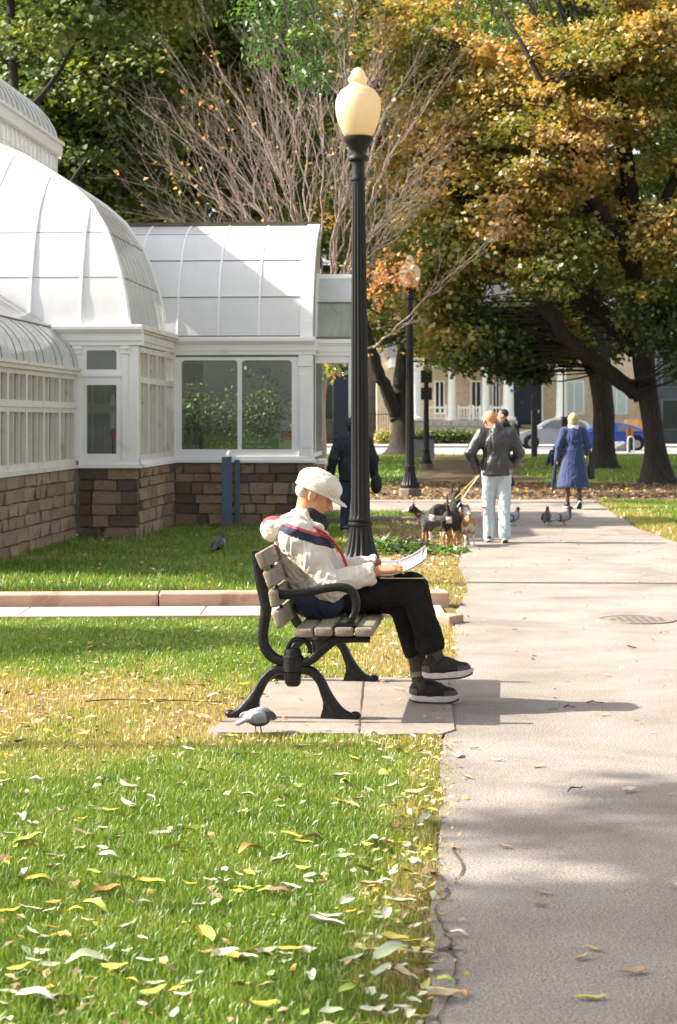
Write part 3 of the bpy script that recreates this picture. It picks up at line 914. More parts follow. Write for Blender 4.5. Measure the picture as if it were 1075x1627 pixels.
# side windows of the main block
posts = [.12, .82, 1.55, 2.30, 3.06]
mb = MB()
for a in posts: Wr.box(mb, a - .045, a + .045, 1.031, 2.54, -.08, .012)
Wr.box(mb, .1, 3.1, 2.06, 2.14, -.07, .008); Wr.box(mb, .1, 3.1, 2.47, 2.54, -.07, .006); Wr.box(mb, .1, 3.1, 1.031, 1.10, -.07, .006)
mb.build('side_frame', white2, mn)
for a, b in zip(posts[:-1], posts[1:]):
    m_ = (a + b) / 2
    mb = MB(); Wr.box(mb, m_ - .018, m_ + .018, 1.10, 2.06, -.06, .004); Wr.box(mb, m_ - .018, m_ + .018, 2.14, 2.47, -.06, .004); mb.build('mullion', white2, mn)
    for (p, q) in ((a + .045, m_ - .018), (m_ + .018, b - .045)):
        pane(mn, Wr, p, q, 1.10, 2.06, -.04, pane_hazy); pane(mn, Wr, p, q, 2.14, 2.47, -.04, pane_hazy)
# curved hipped roof
PO = np.array([0, .05, .14, .25, .38, .63, .93, 1.26, 1.83, 2.6]); PZ = np.array([0, .35, .70, 1.02, 1.31, 1.67, 1.93, 2.15, 2.50, 2.85])
fo = lambda dz: float(np.interp(dz, PZ, PO))
from itertools import pairwise
dzs = [0, .64, 1.26, 1.80, 2.20, 2.55, 2.80]
HS = .66; T0 = .02
bays = [-4.2, -3.45, -2.7, -1.95, -1.32, -.66, 0.02, HS]
for r0, r1 in pairwise(dzs):
    zz = np.linspace(r0, r1, 4)
    for a, b in pairwise(bays):
        lim = [HS - fo(z) for z in zz]
        if lim[0] <= a + .02: continue
        P0 = [(min(a + .006, l), T0 + fo(z), 2.83 + z) for z, l in zip(zz, lim)]
        P1 = [(min(b - .006, l), T0 + fo(z), 2.83 + z) for z, l in zip(zz, lim)]
        slab(mn, P0, P1, roof_glass)
    sb = [T0 + .0] + [.36 + .35 * i for i in range(9)]
    if r1 <= 2.56:
        for a, b in pairwise(sb):
            lim = [T0 + fo(z) for z in zz]
            if lim[-1] > b: continue
            P0 = [(HS - fo(z), max(a + .006, l), 2.83 + z) for z, l in zip(zz, lim)]
            P1 = [(HS - fo(z), max(b - .006, l), 2.83 + z) for z, l in zip(zz, lim)]
            slab(mn, P0, P1, clear_roof)
for a in bays[1:-1]:
    zz = [z for z in np.linspace(0, 2.8, 30) if HS - fo(z) > a]
    MB().tube([(a, T0 - .01 + fo(z), 2.835 + z) for z in zz], .019, 6).build('rib', white, mn, smooth=60)
for i in range(8):
    b = .36 + .35 * i
    zz = [z for z in np.linspace(0, 2.5, 26) if T0 + fo(z) < b]
    if len(zz) > 2: MB().tube([(HS + .008 - fo(z), b, 2.835 + z) for z in zz], .008, 5).build('rib', white2, mn, smooth=60)
MB().tube([(HS + .012 - fo(z), T0 - .012 + fo(z), 2.83 + z) for z in np.linspace(0, 2.8, 40)], .032, 8).build('hip_rib', white, mn, smooth=60)
MB().tube([(HS + .01 - fo(z), 3.22, 2.83 + z) for z in np.linspace(0, 2.5, 40)], .035, 8).build('arch_rib', white, mn, smooth=60)
for z in dzs[1:-1]:
    MB().tube([(-4.2, T0 - .008 + fo(z), 2.83 + z), (HS - fo(z), T0 - .008 + fo(z), 2.83 + z)], .006, 5).build('seam', seam_m, mn)
    if z < 1.9: MB().tube([(HS + .008 - fo(z), T0 + fo(z), 2.83 + z), (HS + .008 - fo(z), 3.2, 2.83 + z)], .010, 5).build('seam', seam_m, mn)
# clerestory lantern on top
Wl = Wall((-1.92, 2.6), (0, 1), (1, 0))
LT = 4.85
mb = MB(); Wl.box(mb, 0, LT, 5.2, 6.12, -.06, 0); mb.build('lantern_wall', clear_roof, mn)
mb = MB()
for i in range(17):
    a = i * LT / 16
    Wl.box(mb, max(0, a - .022), min(LT, a + .022), 5.2, 6.12, .001, .03)
for z in (5.35, 5.6, 5.85): Wl.box(mb, 0, LT, z - .012, z + .012, .001, .022)
mb.build('lantern_bars', white, mn)
mb = MB(); Wl.box(mb, -.1, LT + .08, 6.121, 6.30, -.1, .10); Wl.box(mb, -.1, LT + .10, 6.301, 6.35, -.1, .14); mb.build('lantern_cornice', white, mn)
prL = [(0, 6.35), (.06, 6.55), (.18, 6.75), (.36, 6.95), (.62, 7.15), (.95, 7.33), (1.5, 7.5), (2.1, 7.6)]
for i in range(13):
    a, b = i * .37 + 2.5, i * .37 + 2.86
    slab(mn, [(-1.86 - o, a, z) for o, z in prL], [(-1.86 - o, b, z) for o, z in prL], clear_roof)
    MB().tube([(-1.85 - o, b + .005, z) for o, z in prL], .012, 5).build('rib', white, mn, smooth=60)
MB().prism([(-1.86 - o, z) for o, z in prL] + [(-3.96, 5.2), (-1.93, 5.2)], 7.38, 7.44, 'y').build('lantern_end', white, mn)
# --- left wing
lw = empty('left_wing', (0, 0, 0)); lw.parent = gh
LWN = -6.0
Wx = Wall((-.05, LWN), (0, 1), (1, 0)); LL = -LWN - .02
mb = MB(); Wx.box(mb, 0, LL, -.1, .93, -.25, -.06); sw = mb.build('stone_base', mortar, lw)
stone_wall(sw, Wx, 0, LL, 0, .93, 6, .45)
mb = MB(); Wx.box(mb, 0, LL, .932, SILL, -.2, .06); Wx.box(mb, 0, LL, SILL + .001, 1.06, -.12, .02); mb.build('sill', white2, lw)
posts = [LL - .06 - k * .92 for k in range(7)][::-1]
mb = MB()
for a in posts: Wx.box(mb, max(0, a - .05), min(LL, a + .05), 1.061, 2.15, -.08, .015)
Wx.box(mb, 0, LL, 1.66, 1.80, -.07, .010); Wx.box(mb, 0, LL, 1.72, 1.745, -.07, .03); Wx.box(mb, 0, LL, 2.10, 2.16, -.07, .010)
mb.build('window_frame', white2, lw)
for a, b in pairwise(posts):
    w = (b - a) / 3
    for k in range(3):
        p, q = a + w * k + (.05 if k == 0 else .014), a + w * (k + 1) - (.05 if k == 2 else .014)
        pane(lw, Wx, p, q, 1.06, 1.66, -.04, pane_hazy); pane(lw, Wx, p, q, 1.80, 2.10, -.04, pane_hazy)
        if k:
            mb = MB(); Wx.box(mb, a + w * k - .014, a + w * k + .014, 1.06, 1.66, -.06, .004); Wx.box(mb, a + w * k - .014, a + w * k + .014, 1.80, 2.10, -.06, .004); mb.build('mullion', white2, lw)
mb = MB(); Wx.box(mb, 0, LL, 2.161, 2.21, -.08, .06); Wx.box(mb, 0, LL, 2.211, 2.25, -.08, .09); mb.build('gutter', white2, lw)
prW = [(.0, 2.25), (.015, 2.36), (.06, 2.48), (.13, 2.58), (.23, 2.68), (.36, 2.78)]
prW2 = [(.36, 2.79), (.68, 3.0), (1.04, 3.22), (1.6, 3.5)]
nb = 17
for i in range(nb):
    a, b = LWN + i * 6.0 / nb, LWN + (i + 1) * 6.0 / nb - .002
    slab(lw, [(-o, a + .006, z) for o, z in prW], [(-o, b - .006, z) for o, z in prW], clear_roof)
    slab(lw, [(-o, a + .006, z) for o, z in prW2], [(-o, b - .006, z) for o, z in prW2], clear_roof)
    MB().tube([(.006 - o, a, z) for o, z in prW + prW2[1:]], .009, 5).build('rib', seam_m if i % 3 else white2, lw, smooth=60)
MB().tube([(-.36, LWN, 2.795), (-.36, -.01, 2.795)], .012, 6).build('seam', seam_m, lw)
MB().tube([(-.005, -.02, 2.25)] + [(.01 - o, -.02, z) for o, z in prW + prW2[1:]], .022, 6).build('end_rib', white, lw)
mb = MB(); mb.box(-3.2, -3.1, -6, 0, 0, 3.5); mb.build('rear_wall', mat('inner_wall'), lw)
MB().prism([(-3.1, 0), (-.2, 0), (-.2, 2.2), (-.36, 2.75), (-1.6, 3.46), (-3.1, 3.46)], -6.0, -5.95, 'y').build('end_wall', white2, lw)
slab(lw, [(-1.6, LWN, 3.5), (-3.1, LWN, 3.3)], [(-1.6, -.01, 3.5), (-3.1, -.01, 3.3)], pane_glass, 'rear_roof')
mb = MB(); mb.box(-4.2, -4.1, .3, 8, 0, 5.4); mb.box(-4.1, .5, 5.9, 6, 0, 4.2); mb.box(-4.1, -.35, .05, .10, 0, 2.83); mb.build('rear_wall', mat('inner_wall'), mn)
mb = MB(); mb.box(-4.0, .6, .2, 7.9, 0, .03); mb.build('inner_floor', mat('inner_floor'), mn)
mb = MB(); mb.box(-3.1, -.2, -5.9, -.1, 0, .03); mb.build('inner_floor', mat('inner_floor'), lw)
# outdoor tap on the stone wall
tp = empty('wall_tap', gh.matrix_basis @ Vector((.33, -.02, .07)) if False else GH_O + Vector((.33, -.04, .10)))
ir = mat('dark_iron', (.03, .028, .026), (.05, .046, .042), scale=12, rough=.5)
MB().tube([(0, .05, 0), (0, -.05, 0), (0, -.08, -.02), (0, -.09, -.06)], .022, 8).build('spout', ir, tp, smooth=50)
MB().lathe([(.045, .03), (.045, .045)], 10, c=(0, -.05, 0)).build('handle', ir, tp)
tag(tp, 'small dark tap low on the stone wall under the narrow window', 'tap')
# solid striped shapes standing in for reflections in the narrow window, notices and sign inside the right window
def ghp(s, t, z):
    a = -R(GH_A); return GH_O + Vector((s * math.cos(a) - t * math.sin(a), s * math.sin(a) + t * math.cos(a), z))
red = mat('sign_red', (.62, .05, .045), (.7, .08, .06), scale=8, rough=.5)
pw = mat('paper_white', (.72, .72, .70), scale=10, rough=.7)
for s_, lab in ((.355, 'tapered white and red striped shape standing in for a reflection in the narrow window'), (.50, 'white and red striped shape standing in for a reflection, half hidden by the narrow window frame')):
    o = empty('striped_reflection', ghp(s_, .55, .03), -R(GH_A))
    MB().lathe([(.045, 0), (.012, .03), (.012, 1.28)], 10).build('stake', ir, o)
    MB().lathe([(.022, 1.28), (.034, 1.42)], 12).build('red_band', red, o)
    MB().lathe([(.034, 1.421), (.045, 1.64)], 12).build('white_band', pw, o)
    MB().lathe([(.030, 1.74), (.042, 1.75), (.012, 1.90)], 12).build('cap', pw, o)
    tag(o, lab, 'marker')
def window_sheet(name, a0, a1, z0, z1, m, lab, cat, text=None):
    root_ = empty(name, ghp(.79 + a0, 3.15 + .075, z0), -R(GH_A))
    MB().box(0, a1 - a0, 0, .004, 0, z1 - z0).build('sheet', m, root_)
    return tag(root_, lab, cat)
def text_obj(txt, size, m, parent, x, z, y=-.003, bold=False):
    cu = bpy.data.curves.new('lettering', 'FONT'); cu.body = txt; cu.size = size; cu.extrude = .0005
    if bold: cu.offset = .002
    o = bpy.data.objects.new('lettering', cu); COL.objects.link(o)
    dg = bpy.context.evaluated_depsgraph_get(); me = bpy.data.meshes.new_from_object(o.evaluated_get(dg))
    bpy.data.objects.remove(o)
    me.materials.clear(); me.materials.append(m)
    q = link('lettering', me, parent); q.location = (x, y, z); q.rotation_euler = (R(90), 0, 0)
    return q
gsign = window_sheet('green_sign', 1.01, 1.56, 1.135, 1.29, mat('sign_green', (.02, .17, .03), (.03, .24, .04), scale=10, rough=.5), 'green sign with white lettering standing inside the greenhouse window', 'sign')
ltr = mat('letter_white', (.68, .75, .66), scale=10)
text_obj('Friends of', .085, ltr, gsign, .05, .085, -.006, True); text_obj('Allan Gardens', .068, ltr, gsign, .04, .02, -.006, True)
window_sheet('notice', 1.64, 1.715, 1.44, 1.57, pw, 'white paper notice on the greenhouse window above the red poster', 'notice')
rp = window_sheet('poster', 1.60, 1.76, 1.27, 1.41, red, 'red poster with white print on the greenhouse window', 'poster')
for i, w in enumerate((.12, .10, .13, .09)): MB().box(.015, .015 + w, -.003, -.001, .02 + i * .03, .03 + i * .03).build('print_line', pw, rp)
# two blue posts by the wall
blue = mat('blue_paint', (.06, .095, .16), (.095, .14, .215), scale=7, rough=.6, bump=.2, dirt=(.13, .11, .10), dscale=4, damt=(.5, .75))
for px, D, w, zt, lab in ((360, 27.35, .14, 1.03, 'wide weathered blue metal post before the greenhouse stone wall'), (376.5, 27.9, .075, .98, 'narrow blue metal post close against the greenhouse stone wall')):
    o = empty('blue_post', ((px - CX) / FPX * D, D, 0))
    MB().box(-w / 2, w / 2, -.04, .04, 0, zt).build('post', blue, o, bevel=.006, seg=1)
    MB().box(-w / 2 - .012, w / 2 + .012, -.055, .055, 0, .10).build('foot', mat('rusty_foot', (.12, .09, .07), (.18, .13, .10), scale=12), o, bevel=.004, seg=1)
    if w > .1:
        MB().lathe([(.03, zt), (.055, zt + .005), (.05, zt + .06), (.02, zt + .10)], 12, c=(w * .3, 0, 0)).build('cap', pw, o, smooth=50)
    tag(o, lab, 'post')

# ------------------------------------------------------------------ lamp posts
lampm = mat('lamp_paint', (.006, .0055, .005), (.012, .011, .010), scale=14, rough=.45, bump=.12, bscale=60, rvar=.12, spec=.3)
def globe_mat():
    m = bpy.data.materials.new('lamp_globe'); m.use_nodes = True
    n_ = m.node_tree; b_ = n_.nodes['Principled BSDF']
    tc_ = n_.nodes.new('ShaderNodeTexCoord').outputs['Object']
    c_ = ramp(n_, noise_tex(n_, 3, 4, .5, tc_), [(.3, (.80, .64, .42)), (.7, (.86, .74, .55))])
    d_ = n_.nodes.new('ShaderNodeBsdfDiffuse'); t_ = n_.nodes.new('ShaderNodeBsdfTranslucent'); g_ = n_.nodes.new('ShaderNodeBsdfGlossy'); g_.inputs['Roughness'].default_value = .3
    n_.links.new(c_, d_.inputs[0]); n_.links.new(c_, t_.inputs[0])
    bp_ = n_.nodes.new('ShaderNodeBump'); bp_.inputs['Strength'].default_value = .7; bp_.inputs['Distance'].default_value = .01
    n_.links.new(noise_tex(n_, 90, 3, .6, tc_), bp_.inputs['Height'])
    for q in (d_, t_, g_): n_.links.new(bp_.outputs[0], q.inputs['Normal'])
    m1 = n_.nodes.new('ShaderNodeMixShader'); m1.inputs[0].default_value = .5
    n_.links.new(d_.outputs[0], m1.inputs[1]); n_.links.new(t_.outputs[0], m1.inputs[2])
    m2 = n_.nodes.new('ShaderNodeMixShader'); m2.inputs[0].default_value = .06
    n_.links.new(m1.outputs[0], m2.inputs[1]); n_.links.new(g_.outputs[0], m2.inputs[2])
    n_.links.new(m2.outputs[0], n_.nodes['Material Output'].inputs[0])
    return m
glm = globe_mat()
def lamp(loc, label, tilt=0, proto=None):
    if proto:
        r = copy_tree(proto)
    else:
        r = empty('lamp_post', loc)
        MB().lathe([(.235, -.03), (.235, .14), (.215, .165)], 8).build('plinth', mat('plinth_stone', (.13, .10, .08), (.19, .15, .12), scale=8, rough=.9, bump=.4), r, bevel=.01, seg=1)
        MB().lathe([(.195, .165), (.20, .19), (.20, .215), (.188, .225), (.180, .245), (.155, .31), (.135, .38), (.120, .45), (.112, .51), (.108, .545)], 96, 16, .13, fz=(.24, .52)).build('base', lampm, r, smooth=50)
        MB().lathe([(.112, .546), (.122, .556), (.122, .575), (.108, .585), (.116, .60), (.116, .612), (.100, .62)], 48).build('collar', lampm, r, smooth=40)
        MB().lathe([(.096, .621), (.094, .66), (.084, 1.8), (.070, 3.2), (.062, 3.83), (.062, 3.87)], 96, 14, .16, fz=(.64, 3.85)).build('shaft', lampm, r, smooth=50)
        MB().lathe([(.07, 3.871), (.078, 3.88), (.078, 3.90), (.064, 3.915), (.062, 4.02), (.066, 4.05), (.10, 4.07), (.105, 4.09), (.098, 4.105), (.072, 4.12), (.070, 4.15), (.085, 4.18), (.115, 4.225), (.142, 4.26), (.145, 4.29), (.13, 4.30)], 40).build('holder', lampm, r, smooth=40)
        g = MB().lathe([(.125, 4.295), (.15, 4.33), (.185, 4.41), (.212, 4.50), (.220, 4.58), (.215, 4.65), (.195, 4.70), (.172, 4.728), (.168, 4.742), (.150, 4.752), (.118, 4.772), (.090, 4.795), (.080, 4.81), (.086, 4.825), (.098, 4.842), (.094, 4.862), (.078, 4.88), (.068, 4.90), (.064, 4.92), (.050, 4.94), (.030, 4.955), (.012, 4.965)], 40).build('globe', glm, r, smooth=60)
    r.location = loc
    r.rotation_euler = (0, tilt, random.uniform(0, 6))
    return tag(r, label, 'lamp post', 'lamp posts along the path')
l1 = lamp(((573 - CX) / FPX * 18.2, 18.2, 0), 'tall black fluted lamp post with acorn globe right behind the bench')
l1.rotation_euler = (0, -.006, .3)
lamp(G(651, 788), 'second black lamp post, standing left of the man with dogs', proto=l1)
lamp(G(677, 745), 'farthest lamp post, its dark pole carrying two small plates', proto=l1)
for z in (2.2, 2.75):
    sp = MB().box(-.18, .18, -.02, .02, 0, .40).build('plate', mat('plate_dark', (.03, .035, .03), scale=8), None)
    sp.parent = bpy.data.objects['lamp_post.002'] if 'lamp_post.002' in bpy.data.objects else l1
    sp.location = (0, -.1, z)
    sp.rotation_euler = (0, 0, 0)
bpy.data.objects['lamp_post.002'].rotation_euler = (0, 0, 0)
# ------------------------------------------------------------------ park bench
castiron = mat('bench_iron', (.004, .004, .004), (.009, .0085, .008), scale=18, rough=.40, bump=.25, bscale=45, rvar=.14, spec=.32, dirt=(.035, .027, .022), dscale=7, damt=(.62, .82))
slat_m = mat('slat_wood', (.15, .12, .085), (.24, .195, .14), (.31, .26, .19), scale=5, rough=.75, bump=.35, bscale=30, stretch=(6, .6, 6), dirt=(.13, .105, .075), dscale=6, damt=(.55, .8), rnd=.05)
def ribbon(pts, w, n=7):
    """outline of a curved strap: centreline points with widths"""
    q = smooth_curve([(p[0], p[1], ww) for p, ww in zip(pts, w)], n)
    L, Rr = [], []
    for i, (x, z, ww) in enumerate(q):
        a = q[max(0, i - 1)]; b = q[min(len(q) - 1, i + 1)]
        t = Vector((b[0] - a[0], b[1] - a[1])).normalized()
        L.append((x - t.y * ww / 2, z + t.x * ww / 2)); Rr.append((x + t.y * ww / 2, z - t.x * ww / 2))
    return L + Rr[::-1]
def strip_mesh(mb, pts, w, y0, y1, n=7):
    """strap as a chain of quads (safe for any curvature), centred thickness with rounded section"""
    o = ribbon(pts, w, n); m = len(o) // 2
    L = o[:m]; Rr = o[m:][::-1]
    ym = (y0 + y1) / 2; hy = (y1 - y0) / 2
    ring = []
    for (l, r) in zip(L, Rr):
        c = ((l[0] + r[0]) / 2, (l[1] + r[1]) / 2); d = ((l[0] - r[0]) / 2, (l[1] - r[1]) / 2)
        for k in range(12):
            a = 2 * math.pi * k / 12
            ca, sa = math.cos(a), math.sin(a)
            ca = math.copysign(abs(ca) ** .6, ca); sa = math.copysign(abs(sa) ** .6, sa)
            ring.append((c[0] + d[0] * ca, ym + hy * sa, c[1] + d[1] * ca))
    fs = []
    for i in range(m - 1):
        for k in range(12):
            k2 = (k + 1) % 12
            fs.append((i * 12 + k, i * 12 + k2, (i + 1) * 12 + k2, (i + 1) * 12 + k))
    fs.append(tuple(range(11, -1, -1))); fs.append(tuple((m - 1) * 12 + k for k in range(12)))
    mb.add(ring, fs)
def bp_(px, py): return ((px - 465) / 304.6, 1.57 - (py - 667) / 304.6)
def make_bench(loc, rotz, label, cat='bench'):
    r = empty('park_bench', loc, rotz)
    for y in (0.0, 1.42):
        mb = MB()
        strip_mesh(mb, [bp_(*p) for p in ((404, 880), (409, 905), (415, 935), (422, 967), (419, 995), (417, 1015), (421, 1035), (434, 1050), (452, 1056))], [.042, .05, .06, .062, .058, .055, .056, .056, .05], y - .03, y + .03)
        fr = mb.build('leg_frame', castiron, r, smooth=50)
        mb = MB()
        strip_mesh(mb, [bp_(*p) for p in ((475, 1060), (495, 1052), (512, 1036), (532, 1022), (560, 1019), (588, 1020))], [.045, .05, .056, .052, .040, .032], y - .028, y + .028)
        mb.build('seat_bracket', castiron, fr, smooth=50)
        mb = MB()
        cx, cz = bp_(475, 1037)
        strip_mesh(mb, [(cx + .058 * math.cos(a), cz + .056 * math.sin(a)) for a in np.linspace(-.3, math.pi * 1.18, 12)], [.026] * 12, y - .02, y + .02)
        mb.build('ring', castiron, fr, smooth=50)
        mb = MB()
        hx, hz = bp_(465, 1066)
        mb.lathe([(.030, -.105), (.042, -.09), (.046, -.03), (.056, -.024), (.057, .05), (.048, .056), (.044, .085), (.03, .095)], 14, c=(hx, y, hz + .01))
        mb.build('hub', castiron, fr, smooth=40)
        for pts, w in (((( 456, 1068), (436, 1071), (420, 1085), (408, 1106), (394, 1127), (377, 1139), (361, 1143)), (.05, .05, .05, .058, .075, .048, .026)),
                       (((474, 1068), (494, 1071), (509, 1086), (518, 1106), (529, 1127), (547, 1139), (568, 1144)), (.05, .05, .05, .058, .075, .048, .028))):
            mb = MB(); strip_mesh(mb, [bp_(*p) for p in pts], w, y - .034, y + .034)
            # flared web towards the inside of the arch
            s = 1 if pts[0][0] < 465 else -1
            p0 = bp_(*pts[3]); p1 = bp_(*pts[5]); foot = bp_(pts[5][0] + s * 38, 1144)
            poly = [(p0[0] + s * .012, p0[1] - .01), ((p0[0] + foot[0]) / 2 + s * .000, (p0[1]) * .42), (foot[0], .004), (p1[0], .004), (p1[0] + s * .004, p1[1])]
            if s < 0: poly = poly[::-1]
            mb.prism(poly, y - .024, y + .024)
            mb.build('leg', castiron, r, smooth=40)
            fx, fz = bp_(pts[6][0], 1144)
            MB().ball((fx + s * .012, y, .018), (.03, .03, .02), 10, 6).build('foot_bolt', castiron, r, smooth=60)
        mb = MB()
        ya = y - .06 if y < .5 else y + .06
        strip_mesh(mb, [bp_(*p) for p in ((438, 941), (452, 948), (475, 946), (500, 942), (524, 937), (545, 936), (560, 942), (567, 958), (565, 976), (556, 991))], [.03, .052, .046, .044, .044, .046, .048, .046, .04, .036], ya - .026, ya + .026)
        ar = mb.build('armrest', castiron, r, smooth=50)
        mb = MB(); fx, fz = bp_(550, 996); mb.box(fx - .055, fx + .055, ya - .03, ya + .03, fz - .012, fz + .016); mb.build('arm_foot', castiron, ar, bevel=.008)
    def slat(px, py, w, h, ang, tilt_name):
        x, z = bp_(px, py)
        o = MB().box(-w / 2, w / 2, -.13, 1.56, -h / 2, h / 2).build(tilt_name, slat_m, r, bevel=.012, seg=3, smooth=35)
        o.location = (x, 0, z); o.rotation_euler = (0, ang, 0)
        return o
    for px, py, a in ((420, 893, 24), (432, 922, 20), (439, 953, 10), (446, 985, 16)):
        slat(px, py, .047, .090, R(-a), 'back_slat')
    for px in (486, 517, 549.5, 581):
        slat(px, 1004 + (2 if px < 500 else 0), .094, .046, 0, 'seat_slat')
    for y in (0, 1.42):
        for px, py in ((428, 905), (436, 938), (443, 969)):
            x, z = bp_(px, py); MB().ball((x + .012, y, z), .012, 8, 6).build('bolt', castiron, r)
    return tag(r, label, cat, 'park benches')
bench = make_bench((-.238, 9.85, .016), -R(5.0), 'wood-slatted park bench with curved black iron legs, seating the man with a cap')

# ------------------------------------------------------------------ people
skin = mat('skin', (.47, .20, .10), (.56, .27, .15), scale=14, rough=.55, bump=.15, bscale=120, spec=.4)
skin_d = mat('skin_tan', (.40, .20, .12), (.47, .25, .16), scale=14, rough=.55, spec=.4)
def frame3(f, u):
    f = Vector(f).normalized(); u = Vector(u); u = (u - f * u.dot(f)).normalized(); l = u.cross(f)
    return np.array([[f.x, l.x, u.x], [f.y, l.y, u.y], [f.z, l.z, u.z]])
def head(S, c, M, s=1.0, k=.015, ears=True):
    c = np.array(c, float)
    t = lambda p: c + M @ (np.array(p) * s)
    S.ell(t((-.012, 0, .03)), np.array((.096, .076, .088)) * s, M, k)
    S.ell(t((.032, 0, -.035)), np.array((.060, .057, .082)) * s, M, k)
    S.ell(t((.052, 0, -.098)), np.array((.034, .036, .026)) * s, M, k)
    S.cone(t((.086, 0, -.002)), t((.108, 0, -.043)), .010 * s, .016 * s, .010)
    S.ell(t((.076, 0, .012)), np.array((.020, .050, .012)) * s, M, .012)
    S.ell(t((.083, 0, -.070)), np.array((.014, .025, .008)) * s, M, .006)
    for q in (-1, 1):
        S.ell(t((.094, q * .032, -.008)), np.array((.014, .017, .010)) * s, M, .008, cut=True)
        if ears: S.ell(t((-.008, q * .080, -.014)), np.array((.023, .013, .037)) * s, M, .006); S.ell(t((-.004, q * .093, -.012)), np.array((.012, .008, .022)) * s, M, .004, cut=True)
def hand(S, w, F, N, side, curl=(.35, .35, .4, .45), s=1.0, thumb=.5):
    F = Vector(F).normalized(); N = Vector(N); N = (N - F * N.dot(F)).normalized()
    L = N.cross(F).normalized() * side      # towards the thumb
    w = Vector(w)
    for off in (.027, .009, -.009, -.026):
        S.cone(w + L * off * .7 * s, w + F * .085 * s + L * off * s, .015 * s, .0125 * s, .008)
    for off, ln, cu in ((.029, .072, curl[0]), (.010, .080, curl[1]), (-.009, .075, curl[2]), (-.027, .058, curl[3])):
        p = w + F * .085 * s + L * off * s; d = F.copy(); r = .0092 * s
        for j, fr in enumerate((.45, .3, .25)):
            d = Matrix.Rotation(cu * (1.0 if j else .7), 3, L * side) @ d
            if j == 0 and d.dot(N) > F.dot(N): d = Matrix.Rotation(-cu * 1.4, 3, L * side) @ d
            q = p + d * ln * fr * s; S.cone(p, q, r, r * .92, .003); p = q; r *= .92
    p = w + F * .025 * s + L * .028 * s
    d1 = (F * .75 + L * thumb - N * .15).normalized(); q = p + d1 * .038 * s; S.cone(p, q, .0125 * s, .0105 * s, .006)
    d2 = (F * .95 + L * thumb * .35 - N * .1).normalized(); S.cone(q, q + d2 * .030 * s, .0105 * s, .0085 * s, .003)

# --- the reader on the bench (he faces right, +x)
rd = empty('person', (0.0, 10.36, .016))
tag(rd, 'man in beige cap and jacket reading on the bench, legs crossed', 'person')
HF = (math.cos(R(24)), -.06, -math.sin(R(24))); HM = frame3(HF, (math.sin(R(24)), 0, math.cos(R(24))))
HC = np.array((-.125, 0, 1.150))
J = dict(neck=(-.185, 0, 1.02), rs=(-.225, -.165, .925), re=(-.05, -.225, .66), rw=(.205, -.17, .735), ls=(-.205, .165, .925), le=(-.01, .215, .69), lw=(.225, .13, .755),
         rh=(-.08, -.09, .585), rk=(.405, -.075, .635), ra=(.525, -.085, .27), lh=(-.08, .09, .585), lk=(.345, .05, .555), la=(.445, .015, .115))
S = SDF((-.5, -.36, .0), (.82, .36, 1.36), .0065)
head(S, HC, HM, 1.0)
S.cone(HC + HM @ np.array((-.03, 0, -.05)), J['neck'], .052, .058, .02)
S.ell((-.18, 0, .87), (.12, .17, .15), None, .03).ell((-.10, 0, .66), (.11, .15, .12), None, .04)
for a, b, c in (('rs', 're', 'rw'), ('ls', 'le', 'lw')):
    S.cone(J[a], J[b], .050, .040, .02); S.cone(J[b], J[c], .038, .027, .01)
for a, b, c in (('rh', 'rk', 'ra'), ('lh', 'lk', 'la')):
    S.cone(J[a], J[b], .078, .055, .03); S.cone(J[b], J[c], .052, .036, .01)
S.cone(J['ra'], (.60, -.085, .18), .035, .03, .01); S.cone(J['la'], (.52, .015, .05), .035, .03, .01)
hand(S, (.215, -.17, .742), (1, .10, .10), (.0, -.45, .9), 1, (.18, .15, .2, .28))
hand(S, (.235, .13, .768), (1, -.15, .05), (.0, .35, .95), -1, (.25, .2, .2, .25))
S.build('body', [skin], rd)
# clothes
jk = [mat('jacket_beige', (.58, .50, .41), (.68, .60, .50), scale=8, rough=.85, bump=.35, bscale=22, sheen=.1, fine=.05, fscale=300),
      mat('jacket_navy', (.014, .019, .042), (.028, .035, .068), scale=10, rough=.8, bump=.3, bscale=30),
      mat('jacket_red', (.50, .045, .05), (.60, .07, .075), scale=10, rough=.75, bump=.3, bscale=30)]
S = SDF((-.55, -.36, .45), (.42, .36, 1.14), .0065)
S.ell((-.105, 0, .645), (.165, .20, .125), None, .03).ell((-.175, 0, .78), (.165, .205, .17), None, .05).ell((-.205, 0, .89), (.145, .185, .115), None, .05)
S.cone(J['rs'], J['ls'], .088, .088, .04)
S.cone((-.22, 0, .96), (-.17, 0, 1.02), .11, .075, .03)
for sd, a, b, c in ((-1, 'rs', 're', 'rw'), (1, 'ls', 'le', 'lw')):
    S.cone(J[a], J[b], .086, .074, .035); S.cone(J[b], J[c], .074, .054, .03)
    S.ell(Vector(J[b]) + Vector((-.01, 0, -.005)), (.085, .07, .075), None, .03)
S.ell(np.array(J['rw']) + (.03, 0, .0), (.06, .07, .07), None, .01, cut=True); S.ell(np.array(J['lw']) + (.03, 0, .0), (.06, .07, .07), None, .01, cut=True)
S.ell(HC + (.03, 0, -.03), (.12, .085, .12), None, .02, cut=True)
def jface(C):
    q = C[:, 2] + .35 * C[:, 0]
    m = np.zeros(len(C), int)
    up = (C[:, 0] < .02)
    m[(q > .842) & (q < .888) & up] = 1
    m[(q >= .888) & (q < .904) & up] = 2
    m[(C[:, 2] < .60) & (C[:, 0] < .02) & (np.abs(C[:, 1]) < .24)] = 1
    m[(C[:, 0] > .19)] = 0
    return m
S.build('jacket', jk, rd, jface, fold=(.015, (14, 11, 9)), relax=1)
